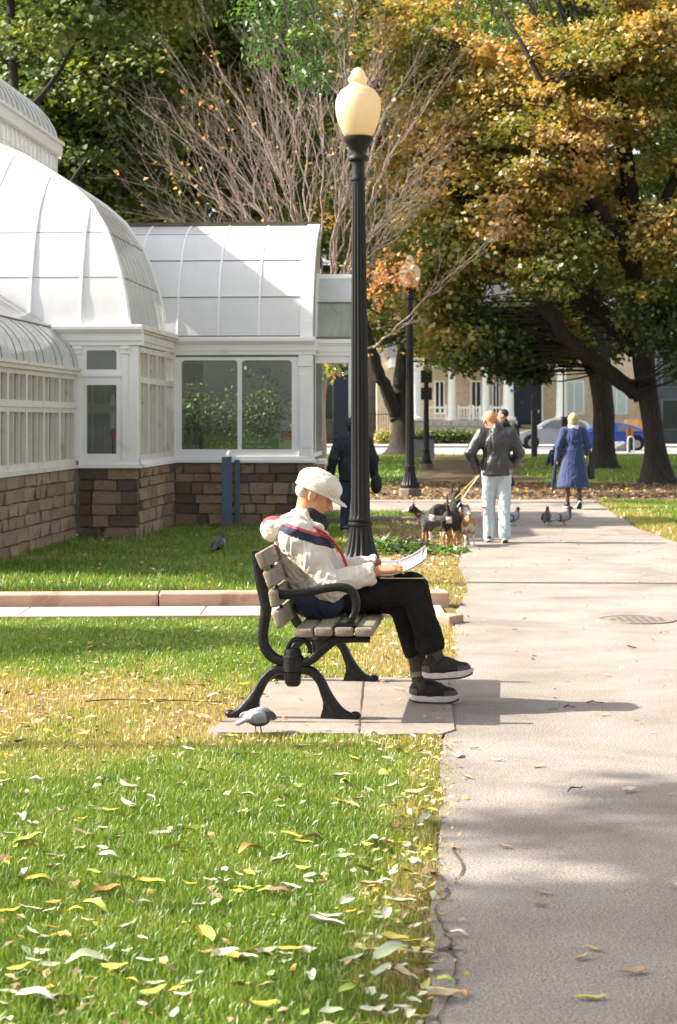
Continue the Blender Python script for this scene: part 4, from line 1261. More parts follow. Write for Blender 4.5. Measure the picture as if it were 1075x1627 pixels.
# hood lying on the shoulders
S = SDF((-.52, -.24, .84), (-.02, .24, 1.12), .007)
S.cone((-.36, -.10, .955), (-.37, .10, .955), .052, .052, .03).cone((-.36, -.10, .955), (-.22, -.125, 1.0), .055, .038, .03).cone((-.37, .10, .955), (-.22, .125, 1.0), .055, .038, .03)
S.cone((-.22, -.125, 1.0), (-.10, -.10, .965), .034, .022, .02).cone((-.22, .125, 1.0), (-.10, .10, .965), .034, .022, .02)
S.build('hood', [jk[0], jk[2]], rd, lambda C: ((C[:, 2] > .985) & (C[:, 0] < -.23) & (np.abs(C[:, 1]) < .13)).astype(int), fold=(.009, (22, 22, 18)))
MB().tube(smooth_curve([(-.30, -.17, .985), (-.20, -.175, .985), (-.10, -.13, .955), (-.035, -.10, .90), (.015, -.085, .83), (.045, -.08, .75), (.05, -.075, .70)], 6), [.012, .016, .017, .016, .016, .015, .012] and .015, 8, flat=.5).build('red_trim', jk[2], rd, smooth=60)
S = SDF((-.30, -.12, .92), (-.02, .12, 1.10), .007)
S.cone((-.20, 0, .985), (-.155, 0, 1.03), .082, .068, .01).ell((-.105, 0, .985), (.055, .06, .05), None, .03)
S.build('sweater_collar', mat('black_knit', (.018, .018, .022), (.03, .03, .035), scale=20, rough=.95), rd)
tr = mat('trousers_charcoal', (.009, .0085, .008), (.018, .017, .0155), scale=12, rough=.95, bump=.35, bscale=28, spec=.12)
S = SDF((-.34, -.30, .14), (.62, .30, .80), .007)
S.ell((-.09, 0, .585), (.15, .185, .105), None, .03)
S.cone(J['rh'], J['rk'], .098, .078, .03).cone(J['rk'], (.505, -.085, .335), .078, .072, .03)
S.cone(J['lh'], J['lk'], .096, .074, .03).cone(J['lk'], (.435, .02, .21), .070, .054, .02)
S.ell((.37, -.07, .665), (.07, .075, .05), None, .03)
S.plane((.505, -.085, .29), (.35, 0, -1))
S.build('trousers', tr, rd, fold=(.009, (14, 14, 7)))
S = SDF((-.34, -.34, .44), (.10, -.05, .68), .008)
S.ell((-.11, -.19, .565), (.135, .075, .085), None, .02)
S.build('jacket_tail', jk[1], rd, fold=(.01, (16, 16, 16)))
sock = mat('sock_dark', (.035, .03, .025), (.06, .05, .04), scale=30, rough=.95)
MB().tube([(.415, .03, .34), (.437, .02, .20), (.447, .015, .12), (.46, .013, .07)], [.062, .049, .044, .05], 14).build('sock', sock, rd, smooth=60)
MB().tube([(.439, .02, .170), (.444, .017, .145)], [.0505, .0485], 14).build('sock_band', mat('sock_band', (.30, .28, .18), (.09, .08, .05), scale=120, rough=.95), rd, smooth=60)
MB().tube([(.51, -.085, .33), (.525, -.085, .27), (.545, -.085, .225)], [.05, .046, .052], 14).build('sock', sock, rd, smooth=60)
shoe_m = mat('shoe_mesh', (.012, .010, .009), (.03, .024, .021), scale=25, rough=.8, bump=.5, bscale=150)
shoe_g = mat('shoe_overlay', (.05, .036, .030), (.11, .08, .07), scale=18, rough=.65)
sole_w = mat('shoe_sole', (.42, .38, .34), (.55, .50, .46), scale=20, rough=.8)
sole_b = mat('shoe_tread', (.03, .025, .022), (.05, .042, .038), scale=30, rough=.9)
def shoe(parent, M, mats=None, L=.285, vox=.006, name='shoe'):
    """toe along +x, heel at x=0, sole at z=0"""
    k = L / .285
    mats = mats or [shoe_m, shoe_g]
    S = SDF((-.05, -.09, -.01), (.34, .09, .17), vox)
    S.cone((.045 * k, 0, .055), (.13 * k, 0, .058), .040, .044, .02).cone((.13 * k, 0, .055), (.235 * k, .0, .038), .044, .036, .03)
    S.cone((.05 * k, 0, .06), (.065 * k, 0, .105), .040, .040, .02).cone((.10 * k, 0, .085), (.16 * k, 0, .065), .032, .034, .02)
    S.ell((.05 * k, 0, .145), (.040, .031, .045), None, .008, cut=True)
    S.plane((0, 0, .022), (0, 0, -1))
    o = S.build(name, mats, parent, lambda C: (((C[:, 0] > .20 * k) & (C[:, 2] < .06)) | ((C[:, 0] < .05 * k) & (C[:, 2] < .07))).astype(int))
    out = smooth_curve([(.0, 0), (.02 * k, .034), (.09 * k, .038), (.18 * k, .049), (.25 * k, .040), (.287 * k, 0), (.25 * k, -.040), (.18 * k, -.049), (.09 * k, -.038), (.02 * k, -.034)], 5, True)
    mb = MB(); n = len(out)
    lv = [(.0, .94), (.012, 1.0), (.030, .97)]
    vs = [((x - .14) * s + .14, y * s, z + .018 * max(0, (x - .2) / .09) ** 2 * (1 if z < .03 else .6) + (.010 * max(0, (.06 - x) / .06))) for z, s in lv for x, y in out]
    fs = [tuple(range(n - 1, -1, -1)), tuple(2 * n + i for i in range(n))]
    for a in range(2): fs += [(a * n + i, a * n + (i + 1) % n, (a + 1) * n + (i + 1) % n, (a + 1) * n + i) for i in range(n)]
    so = mb.add(vs, fs).build('sole', sole_w, o, smooth=40)
    mb = MB(); mb.add([(v[0], v[1] * .96, v[2] - .010) for v in vs[:n]] + [(v[0], v[1] * .96, v[2] + .001) for v in vs[:n]], [tuple(range(n - 1, -1, -1)), tuple(n + i for i in range(n))] + [(i, (i + 1) % n, n + (i + 1) % n, n + i) for i in range(n)])
    mb.build('tread', sole_b, o)
    o.matrix_local = M
    return o
shoe(rd, Matrix.Translation((.385, .02, .011)) @ Matrix.Rotation(-.10, 4, 'Z'))
shoe(rd, Matrix.Translation((.455, -.085, .145)) @ Matrix.Rotation(R(-5), 4, 'Y') @ Matrix.Rotation(-.12, 4, 'Z'))
# cap, hair, eye, glasses-free profile
capm = mat('cap_cotton', (.62, .55, .46), (.71, .64, .55), scale=10, rough=.9, bump=.3, bscale=40, sheen=.1)
t = lambda p: HC + HM @ np.array(p)
S = SDF((-.32, -.15, 1.0), (.14, .15, 1.36), .006)
S.ell(t((-.012, 0, .062)), (.115, .098, .074), HM, .02).ell(t((.045, 0, .060)), (.085, .092, .055), HM, .03)
S.ell(t((-.01, 0, .035)), (.112, .093, .040), HM, .015)
S.ell(t((-.01, 0, -.07)), (.135, .12, .088), HM, .01, cut=True)
cap = S.build('cap', capm, rd, fold=(.004, (22, 22, 18)))
S = SDF((-.1, -.15, 1.0), (.20, .15, 1.30), .006)
Mb = frame3(Vector(HF) * .97 + Vector((0, 0, -.16)), (0, 0, 1))
S.ell(t((.105, 0, .012)), (.085, .082, .013), Mb, .005)
S.ell(t((-.01, 0, -.01)), (.10, .082, .09), HM, .008, cut=True)
S.build('brim', capm, cap)
MB().tube([t((math.cos(a) * .110 - .008, math.sin(a) * .094, .020)) for a in np.linspace(0, 2 * math.pi, 25)], .009, 6, cap=False, flat=1.6).build('band', mat('cap_band', (.56, .49, .40), (.64, .57, .48), scale=20, rough=.9), cap, smooth=60)
S = SDF((-.28, -.13, 1.02), (-.06, .13, 1.2), .006)
S.ell(t((-.068, 0, -.012)), (.046, .072, .045), HM, .01)
S.build('hair', mat('hair_grey', (.45, .42, .38), (.58, .55, .50), scale=60, rough=.8, bump=.6, bscale=120, stretch=(3, 3, .6)), rd)
for q in (-1, 1):
    MB().ball(t((.083, q * .032, -.008)), .0115, 10, 8).build('eye', mat('eyelid', (.36, .15, .08), scale=5, rough=.5), rd, smooth=80)
    MB().tube([t((.094, q * (.018 + .007 * i), .004 + .003 * math.sin(i * .9))) for i in range(5)], .004, 5).build('eyebrow', MATS['hair_grey'], rd)
MB().tube([t((.097, q * .006, -.068 - abs(q) * .0006)) for q in range(-3, 4)], .0035, 5).build('lip', mat('lip', (.40, .16, .11), scale=20, rough=.5), rd)

# open magazine on his knee
bk = empty('magazine', (.215, 10.36 - .16, .70 + .016))
pm = mat('magazine_paper', (.70, .69, .66), (.76, .75, .72), scale=10, rough=.6)
pi_ = mat('magazine_print', (.30, .30, .30), (.68, .67, .65), scale=55, rough=.6, detail=2, stretch=(1, .25, .25))
def page(y0, y1, z0, z1, curl, m, name, dz=0, x0=0.02, x1=.255):
    mb = MB(); nx, ny = 10, 8; vs = []
    for sgn in (0, -.002):
        for i in range(nx + 1):
            for j in range(ny + 1):
                u, v = i / nx, j / ny
                x = x0 + (x1 - x0) * u + .02 * v * u
                y = y0 + (y1 - y0) * v
                z = z0 + (z1 - z0) * v + curl * (u - .35) ** 2 + .018 * math.sin(v * math.pi) + .045 * u + dz + sgn
                vs.append((x, y, z))
    w = ny + 1; n = (nx + 1) * w; fs = []
    for i in range(nx):
        for j in range(ny):
            a = i * w + j; fs += [(a, a + w, a + w + 1, a + 1), (n + a, n + a + 1, n + a + w + 1, n + a + w)]
    rim = [i * w for i in range(nx + 1)] + [nx * w + j for j in range(1, w)] + [i * w + ny for i in range(nx - 1, -1, -1)] + [j for j in range(ny - 1, 0, -1)]
    for a, b in zip(rim, rim[1:] + rim[:1]): fs.append((a, n + a, n + b, b))
    return mb.add(vs, fs).build(name, m, bk, smooth=60)
page(-.015, .150, .015, .062, .12, pm, 'page'); page(.150, .30, .062, .030, .12, pm, 'page', .001)
page(-.010, .150, .015, .062, .10, pm, 'page', -.007); page(.02, .12, .024, .056, .12, pi_, 'printed_text', .0035, .10, .235)
mb = MB(); mb.box(.01, .25, -.012, .30, -.004, .0); mb.build('cover', mat('magazine_cover', (.40, .25, .16), (.52, .36, .25), scale=14, rough=.5), bk)
tag(bk, 'open white magazine held on the reader\'s knee', 'magazine')
# --- figures further off: same construction, coarser
def walker(label, loc, rotz, H=1.74, stride=.16, arms=None, top=None, top_hem=.80, skirt=None, legs=None, shoes=None, width=1.0, headturn=0.0, head_shift=(0, 0, 0),
           hair=None, skinm=None, foldt=.012, vox=.013, sk=None, sleeve=.062, legw=.085, group='people walking in the park', seated=None, lift=.10, headtilt=8):
    s = H / 1.74
    r = empty('person', loc, rotz)
    tag(r, label, 'person', group)
    v = lambda *p: tuple(np.array(p) * s)
    hs = np.array(head_shift)
    if seated:
        lh, rh = (0, .09, .53), (0, -.09, .53); lk, rk = (.42, .10, .50), (.42, -.12, .50); la, ra = (.40, .12, .08), (.56, -.10, .08)
        dz = -.40; ch = -.02
    else:
        lh, rh = (0, .09, .93), (0, -.09, .93)
        lk, rk = (stride * .45 + .03, .095, .50), (-stride * .20 + .02, -.095, .50)
        la, ra = (stride, .095, .085), (-stride, -.095, .085 + lift)
        dz = 0; ch = .01
    sh = .185 * width
    A = arms or {}
    le, lw = A.get('l', ((-.04, sh + .06, 1.14 + dz), (.06, sh + .07, .90 + dz))); re, rw = A.get('r', ((-.03, -sh - .06, 1.14 + dz), (.05, -sh - .07, .90 + dz)))
    ls, rs = (ch, sh, 1.40 + dz), (ch, -sh, 1.40 + dz)
    hc = np.array((.03 + ch, 0, 1.60 + dz)) + hs
    ft = R(headtilt)
    M = frame3((math.cos(headturn) * math.cos(ft), math.sin(headturn) * math.cos(ft), -math.sin(ft)), (0, 0, 1))
    S = SDF(v(-.6, -.6, -.02), v(.85, .6, 1.86), vox)
    head(S, hc * s, M, s * 1.08)
    S.cone(hc * s + M @ np.array((-.02, 0, -.06)), v(ch, 0, 1.42 + dz), .052 * s, .065 * s, .02)
    S.ell(v(ch, 0, 1.25 + dz), v(.11, .16, .20), None, .04).ell(v(0, 0, .98 + dz), v(.11, .15, .14), None, .05)
    for a, b, c, sd in ((ls, le, lw, 1), (rs, re, rw, -1)):
        S.cone(v(*a), v(*b), .045 * s, .038 * s, .02).cone(v(*b), v(*c), .036 * s, .028 * s, .01)
        F = (Vector(c) - Vector(b)).normalized()
        hand(S, v(*c), F, (0, sd, .15) if abs(F.y) < .8 else (0, 0, 1), sd, (.35, .4, .45, .5), s * 1.05)
    for a, b, c in ((lh, lk, la), (rh, rk, ra)):
        S.cone(v(*a), v(*b), .078 * s, .052 * s, .03).cone(v(*b), v(*c), .052 * s, .036 * s, .01)
    S.build('body', [skinm or skin] + ([sk] if sk else []), r, (lambda C: (C[:, 2] < .8 * s).astype(int)) if sk else None)
    # upper garment
    S = SDF(v(-.5, -.6, .0), v(.6, .6, 1.62), vox)
    S.ell(v(ch - .005, 0, 1.27 + dz), v(.145, .20 * width, .20), None, .04).ell(v(0, 0, 1.02 + dz), v(.145, .195 * width, .20), None, .06)
    S.cone(v(*ls), v(*rs), .075 * s, .075 * s, .05)
    S.cone(v(ch - .01, 0, 1.42 + dz), v(ch + .0, 0, 1.48 + dz), .085 * s, .07 * s, .02)
    for a, b, c in ((ls, le, lw), (rs, re, rw)):
        S.cone(v(*a), v(*b), (sleeve + .008) * s, sleeve * s, .035).cone(v(*b), v(*c), sleeve * s, (sleeve - .015) * s, .02)
    if skirt:
        for k in range(6):
            u = k / 5; z = 1.0 + (skirt[0] - 1.0) * u
            S.ell(v(-.01 + .02 * u, 0, z), v(.14 + (skirt[1] - .16) * u, .17 + (skirt[1] - .155) * u, .17), None, .06)
        S.plane(v(0, 0, skirt[0]), (0, 0, -1))
    elif not seated:
        S.cone(v(0, 0, .97), v(0, 0, top_hem), .180 * s * width, .188 * s * width, .05, sq=(.80, 1, 1))
        for q, c in (('l', lw), ('r', rw)): pass
        S.f = np.where((np.arange(S.n[2]) * vox < top_hem * s)[None, None, :] & (np.abs(S.lo[1] + np.arange(S.n[1]) * vox) < .215 * s * width)[None, :, None], np.maximum(S.f, .01), S.f)
    g = S.build('coat' if skirt else 'jacket', top, r, fold=(foldt, (13, 13, 5)))
    if legs:
        S = SDF(v(-.55, -.4, .0), v(.75, .4, 1.12), vox)
        S.ell(v(0, 0, .93 if not seated else .55), v(.13, .17, .12), None, .03)
        for a, b, c in ((lh, lk, la), (rh, rk, ra)):
            S.cone(v(*a), v(*b), (legw + .015) * s, legw * .88 * s, .03).cone(v(*b), v(*(np.array(c) + (0, 0, -.01))), legw * .85 * s, legw * .80 * s, .02)
        S.build('trousers', legs, r, fold=(.010, (12, 12, 5)))
    for (a, dn) in ((la, 0), (ra, 1)):
        pitch = 0.0 if seated or not dn else R(28)
        M4 = Matrix.Translation((a[0] * s - .08, a[1] * s, max(0.0, a[2] * s - .075))) @ Matrix.Rotation(pitch, 4, 'Y')
        shoe(r, M4, shoes, .275 * s, .012)
    if hair: hair(r, hc * s, M, s)
    return r
def short_hair(col, up=.0):
    m = mat('hair_%.2f_%.2f' % (col[0], col[1]), col, tuple(c * 1.6 for c in col), scale=50, rough=.7, bump=.5, bscale=100)
    def f(r, hc, M, s):
        S = SDF(hc - .2, hc + .2, .010)
        S.ell(hc + M @ np.array((-.022, 0, .038)) * s, np.array((.102, .083, .093)) * s, M, .01)
        S.ell(hc + M @ np.array((.07, 0, -.03)) * s, np.array((.075, .085, .085)) * s, M, .01, cut=True)
        S.build('hair', m, r, fold=(.006, (40, 40, 40)))
    return f
leather = mat('leather_grey', (.022, .022, .022), (.045, .044, .043), scale=7, rough=.40, bump=.5, bscale=18, spec=.5, stretch=(1, 1, .5))
jeans = mat('jeans_pale', (.36, .43, .47), (.50, .56, .58), scale=9, rough=.9, bump=.3, bscale=40, fine=.12)
dark_shoe = [mat('shoe_grey', (.12, .11, .10), (.22, .20, .18), scale=20, rough=.8), mat('shoe_dark', (.035, .03, .028), scale=20, rough=.7)]
def grey_fringe(r, hc, M, s):
    S = SDF(hc - .2, hc + .2, .010)
    S.ell(hc + M @ np.array((-.03, 0, -.025)) * s, np.array((.083, .081, .035)) * s, M, .01)
    S.ell(hc + M @ np.array((.08, 0, -.02)) * s, np.array((.08, .1, .085)) * s, M, .01, cut=True)
    S.build('hair', mat('hair_fringe', (.45, .25, .17), (.5, .33, .25), scale=50, rough=.8), r)
OM = Vector(((789 - CX) / FPX * 24.0, 24.0, .008))
old = walker('bald man in dark leather jacket and pale jeans, walking dogs away', OM, R(90), 1.72, .10, width=1.0, top=leather, top_hem=.86, legs=jeans, shoes=dark_shoe,
             arms={'l': ((-.03, .34, 1.15), (.14, .245, .93)), 'r': ((.0, -.29, 1.15), (.16, -.22, 1.0))}, head_shift=(.03, .08, -.03), headturn=.25, headtilt=22, sleeve=.072, legw=.09, lift=.03, foldt=.014)
navy_coat = mat('coat_blue', (.018, .033, .098), (.032, .053, .14), scale=5, rough=.85, bump=.35, bscale=14, sheen=.25, stretch=(1, 1, .4))
stocking = mat('stocking', (.10, .05, .04), (.15, .08, .065), scale=20, rough=.7)
heel = [mat('shoe_black', (.012, .012, .013), scale=10, rough=.4)] * 2
def bun(r, hc, M, s):
    m = mat('hair_blond', (.36, .24, .12), (.52, .38, .22), scale=40, rough=.6, bump=.6, bscale=80, stretch=(1, 1, .3))
    S = SDF(hc - .24, hc + .24, .011)
    S.ell(hc + M @ np.array((-.025, 0, .02)) * s, np.array((.112, .098, .100)) * s, M, .01)
    S.ell(hc + M @ np.array((-.03, 0, -.06)) * s, np.array((.075, .09, .065)) * s, M, .03)
    S.ell(hc + M @ np.array((.10, 0, -.03)) * s, np.array((.075, .085, .09)) * s, M, .01, cut=True)
    S.ell(hc + M @ np.array((-.055, 0, .108)) * s, np.array((.030, .040, .022)) * s, M, .01)
    S.build('hair', m, r, fold=(.008, (40, 40, 14)))
    S = SDF(hc - .26, hc + .2, .012)
    S.cone(hc + (-.02, 0, -.145), hc + (-.015, 0, -.095), .10, .085, .02)
    S.build('scarf', mat('scarf_white', (.70, .70, .72), (.78, .78, .80), scale=12, rough=.9), r, fold=(.012, (20, 20, 40)))
WM = Vector(((911 - CX) / FPX * 33, 33, .008))
wo = walker('blond woman in long blue coat and white scarf, walking away', WM, R(90), 1.69, .13, width=.88, top=navy_coat, skirt=(.40, .29), shoes=heel, sk=stocking, hair=bun, headtilt=14,
            arms={'l': ((-.05, .27, 1.13), (.04, .29, .90)), 'r': ((-.02, -.26, 1.14), (.16, -.25, 1.0))}, sleeve=.064, foldt=.012, lift=.12)
MB().tube([(-.125 * math.cos(a) - .01, .175 * math.sin(a), 1.03) for a in np.linspace(0, 2 * math.pi, 25)], .02, 6, cap=False, flat=1.6).build('belt', navy_coat, wo)
MB().box(-.172, -.150, -.07, .07, 1.155, 1.20).build('back_strap', navy_coat, wo, bevel=.006)
blackm = mat('black_leather', (.012, .012, .013), (.025, .024, .024), scale=10, rough=.4, bump=.2)
hb = empty('handbag', WM + Vector((.31, .12, .52)))
MB().box(-.06, .06, -.15, .15, 0, .26).build('bag_body', blackm, hb, bevel=.03, seg=3, smooth=40)
MB().tube([(0, -.09, .25), (0, -.08, .42), (0, 0, .50), (0, .08, .42), (0, .09, .25)], .012, 6).build('strap', blackm, hb)
tag(hb, 'black handbag hanging at the right side of the blond woman', 'bag')
um = empty('umbrella', WM + Vector((-.30, .05, .30)))
MB().tube([(-.07, -.02, 0), (-.04, 0, .2), (.0, 0, .62)], [.012, .04, .018], 8).build('canopy', mat('umbrella_navy', (.015, .02, .05), scale=10), um)
MB().tube([(0, 0, .62), (.005, 0, .70), (.02, 0, .73), (.035, 0, .70)], .01, 6).build('handle', blackm, um)
tag(um, 'folded dark umbrella hanging from the blond woman\'s left hand', 'umbrella')
# man with backpack beyond the dog walker
blk = mat('black_cloth', (.012, .012, .013), (.024, .023, .023), scale=8, rough=.85, bump=.2)
white_shoe = [mat('shoe_white', (.62, .60, .58), scale=20, rough=.7), mat('shoe_pale', (.5, .48, .46), scale=20, rough=.7)]
BM = Vector(((802 - CX) / FPX * 40.5, 40.5, .006))
bmn = walker('dark-haired man with black backpack, half hidden by the dog walker', BM, R(165), 1.80, .12, top=blk, top_hem=.86, legs=blk, shoes=white_shoe, skinm=skin_d, hair=short_hair((.02, .016, .014)), arms={'l': ((-.02, .25, 1.15), (.16, .22, 1.0)), 'r': ((-.02, -.25, 1.15), (.16, -.22, 1.0))}, vox=.016)
bpk = empty('backpack', BM + Vector((.20, -.06, 1.0)), R(165))
S = SDF((-.2, -.22, -.05), (.2, .22, .55), .014); S.ell((0, 0, .24), (.11, .16, .26), None, .02); S.build('pack', blk, bpk); MB().box(.05, .08, -.1, .1, .06, .22).build('pocket', blackm, bpk)
tag(bpk, 'black backpack on the dark-haired man\'s back', 'backpack')
# dark-clad person passing behind the near lamp post
dk = mat('cloth_night', (.010, .013, .022), (.02, .024, .036), scale=8, rough=.85, bump=.2)
def hood_up(r, hc, M, s):
    S = SDF(hc - .22, hc + .22, .012)
    S.ell(hc + M @ np.array((-.02, 0, .025)) * s, np.array((.118, .098, .125)) * s, M, .01)
    S.ell(hc + M @ np.array((.10, 0, -.03)) * s, np.array((.07, .07, .10)) * s, M, .01, cut=True)
    S.build('hood', dk, r)
DP = Vector(((560 - CX) / FPX * 26.2, 26.2, 0))
dp = walker('person in dark hooded coat, mostly hidden behind the near lamp post', DP, R(100), 1.60, .14, width=1.1, top=dk, top_hem=.78, legs=mat('jeans_dark', (.02, .03, .06), (.035, .05, .09), scale=8, rough=.9), shoes=dark_shoe, hair=hood_up, arms={'l': ((-.04, .30, 1.12), (.05, .34, .88)), 'r': ((-.02, -.32, 1.12), (.05, -.34, .86))}, sleeve=.075)
bg = empty('shoulder_bag', DP + Vector((.33, -.02, .55)))
S = SDF((-.2, -.2, -.05), (.2, .2, .35), .014); S.ell((0, 0, .13), (.08, .13, .14), None, .02); S.build('bag_body', blk, bg); MB().tube([(0, -.08, .22), (-.02, 0, .34), (0, .08, .22)], .012, 6).build('strap', blk, bg)
tag(bg, 'dark bag in the hooded person\'s hand right of the lamp post', 'bag')
# seated figure on the far bench
FB = G(872, 741)
fb = make_bench((FB.x + .55, FB.y, 0), R(172), 'far dark bench on the lawn beyond the woman in blue')
sp_ = walker('person in dark clothes seated on the far bench', FB + Vector((.42, -.75, .0)), R(176), 1.72, seated=True, top=blk, legs=mat('jeans_dark'), shoes=dark_shoe, skinm=skin_d, hair=short_hair((.06, .045, .035)), vox=.018, headtilt=5,
             arms={'l': ((.10, .26, .76), (.30, .12, .68)), 'r': ((.10, -.26, .76), (.30, -.12, .68))}, group=None)

# ------------------------------------------------------------------ dogs and leashes
def dog(label, loc, rotz, s, cols, fm, ears='prick', tail='up', headyaw=0.0, headup=0.0):
    r = empty('dog', loc, rotz); tag(r, label, 'dog', 'dogs on leashes')
    v = lambda *p: np.array(p) * s
    S = SDF(v(-.5, -.3, -.02), v(.62, .3, .75), .011)
    S.ell(v(.12, 0, .345), v(.14, .095, .118), None, .03).cone(v(.10, 0, .345), v(-.16, 0, .365), .085 * s, .068 * s, .03).ell(v(-.18, 0, .355), v(.095, .075, .085), None, .03)
    hx, hy = .30 + .05 * math.cos(headyaw), .05 * math.sin(headyaw)
    S.cone(v(.19, 0, .40), v(.285, hy * .5, .49 + headup), .065 * s, .048 * s, .03)
    M = frame3((math.cos(headyaw), math.sin(headyaw), -.12), (0, 0, 1))
    hc = v(hx, hy, .53 + headup); t_ = lambda *p: hc + M @ (np.array(p) * s)
    S.ell(hc, v(.072, .052, .052), M, .02).cone(t_(.05, 0, -.012), t_(.125, 0, -.022), .032 * s, .022 * s, .015)
    S.ell(t_(.135, 0, -.015), v(.011, .011, .009), M, .004)
    for q in (-1, 1):
        if ears == 'prick': S.cone(t_(-.02, q * .035, .035), t_(-.03, q * .05, .095), .022 * s, .007 * s, .008)
        else: S.cone(t_(-.02, q * .045, .03), t_(-.005, q * .07, -.03), .022 * s, .015 * s, .008)
        lx = .02 * q
        S.cone(v(.16, q * .058, .30), v(.155 + lx, q * .058, .165), .042 * s, .025 * s, .02).cone(v(.155 + lx, q * .058, .165), v(.165 + lx, q * .058, .03), .022 * s, .017 * s, .008).ell(v(.178 + lx, q * .058, .018), v(.03, .020, .018), None, .01)
        S.cone(v(-.19, q * .055, .33), v(-.125 - lx, q * .062, .215), .062 * s, .038 * s, .03).cone(v(-.125 - lx, q * .062, .215), v(-.235 - lx, q * .062, .135), .032 * s, .019 * s, .012)
        S.cone(v(-.235 - lx, q * .062, .135), v(-.215 - lx, q * .062, .03), .017 * s, .015 * s, .006).ell(v(-.20 - lx, q * .062, .018), v(.030, .020, .018), None, .01)
    if tail == 'up': S.cone(v(-.25, 0, .41), v(-.30, .01, .50), .024 * s, .018 * s, .02).cone(v(-.30, .01, .50), v(-.27, .02, .63), .018 * s, .008 * s, .01)
    elif tail == 'curl': S.cone(v(-.25, 0, .41), v(-.28, .01, .47), .024 * s, .02 * s, .02).cone(v(-.28, .01, .47), v(-.20, .02, .50), .02 * s, .01 * s, .01)
    else: S.cone(v(-.26, 0, .39), v(-.33, .0, .26), .022 * s, .01 * s, .02)
    S.build('body', cols, r, lambda C: fm(C / s), fold=(.010, (38, 38, 38)))
    MB().tube([v(.245 + .052 * math.sin(a) * .4, .056 * math.cos(a), .452 + headup * .5 + .056 * math.sin(a) * -.5) for a in np.linspace(0, 2 * math.pi, 17)], .009, 6, cap=False).build('collar', mat('collar_red', (.35, .04, .03), scale=9), r)
    for q in (-1, 1): MB().ball(t_(.052, q * .034, .018), .009 * s, 8, 6).build('eye', blackm, r)
    return r
fur_k = mat('fur_black', (.012, .011, .011), (.03, .028, .027), scale=20, rough=.7, bump=.6, bscale=70)
fur_g = mat('fur_grey', (.06, .056, .058), (.13, .12, .125), scale=14, rough=.8, bump=.6, bscale=70)
fur_w = mat('fur_white', (.55, .50, .44), (.66, .62, .56), scale=16, rough=.85, bump=.6, bscale=70)
fur_t = mat('fur_tan', (.30, .15, .06), (.42, .24, .11), scale=12, rough=.85, bump=.6, bscale=70)
DD = 23.5
dl = lambda px, D=DD: Vector(((px - CX) / FPX * D, D, .006))
def f1(C):
    m = np.where(C[:, 0] > .22, 0, 1); m[(C[:, 0] > .40)] = 2; m[(C[:, 2] < .20) & (C[:, 0] < 1)] = 3; m[(C[:, 0] > .02) & (C[:, 0] < .09) & (C[:, 2] > .36)] = 2
    return m
dog('grey dog with black head and white muzzle, facing left', dl(692, 23.6), R(172), .84, [fur_k, fur_g, fur_w, fur_t], f1, 'prick', 'down', .15, .0)
def f2(C):
    m = np.zeros(len(C), int); m[(C[:, 2] < .19) & (np.abs(C[:, 1]) > .02)] = 1; m[(C[:, 0] < -.245) & (C[:, 2] > .26) & (C[:, 2] < .37) & (np.abs(C[:, 1]) < .035)] = 2
    return m
dog('black dog with tan legs seen from behind, tail raised', dl(717, 23.35), R(80), 1.02, [fur_k, fur_t, fur_w], f2, 'flop', 'up', -.4, -.02)
def f3(C):
    n_ = np.sin(C[:, 0] * 31 + 1) + np.sin(C[:, 1] * 40 + 2) + np.sin(C[:, 2] * 27)
    m = np.where(n_ > .15, 1, 0); m[C[:, 2] < .17] = 1; m[(C[:, 0] > .26) & (C[:, 2] > .5)] = 0; m[(C[:, 0] > .36)] = 1
    return m
dog('small tan and white dog nearest the man\'s leg', dl(741, 23.5), R(97), .84, [fur_t, fur_w], f3, 'flop', 'curl', -.9, .02)
def f4(C):
    m = np.zeros(len(C), int); m[(C[:, 0] > .1) & (C[:, 0] < .19)] = 1; m[C[:, 2] < .12] = 1
    return m
dog('black and white dog standing behind the other dogs', dl(706, 24.5), R(60), 1.08, [fur_k, fur_w], f4, 'prick', 'down', .5, .0)
def leash(pts, m, label, r=.008):
    q = empty('leash', Vector(pts[0]))
    MB().tube([Vector(p) - Vector(pts[0]) for p in smooth_curve(pts, 5)], r, 6).build('cord', m, q)
    h = Vector(pts[0])
    MB().tube([(0.02 * math.cos(a), .05 * math.sin(a) + .03, .0) for a in np.linspace(0, 2 * math.pi, 12)], r, 5, cap=False).build('loop', m, q)
    return tag(q, label, 'leash')
hnd = P(762, 752, 24.15)
leash([hnd, P(735, 780, 24.0), P(709, 807, 24.35)], mat('leash_yellow', (.55, .42, .08), scale=9), 'yellow leash from the man\'s left hand to the dogs')
leash([hnd + Vector((.02, 0, .01)), P(745, 777, 23.9), P(726, 806, 23.55)], mat('leash_white', (.6, .62, .62), scale=9), 'pale grey leash stretched to the black dog')
leash([P(768, 806, 23.95), P(764, 822, 23.8), P(753, 836, 23.65), P(746, 826, 23.72)], mat('leash_red', (.62, .10, .08), scale=9), 'red leash hanging to the small tan and white dog')

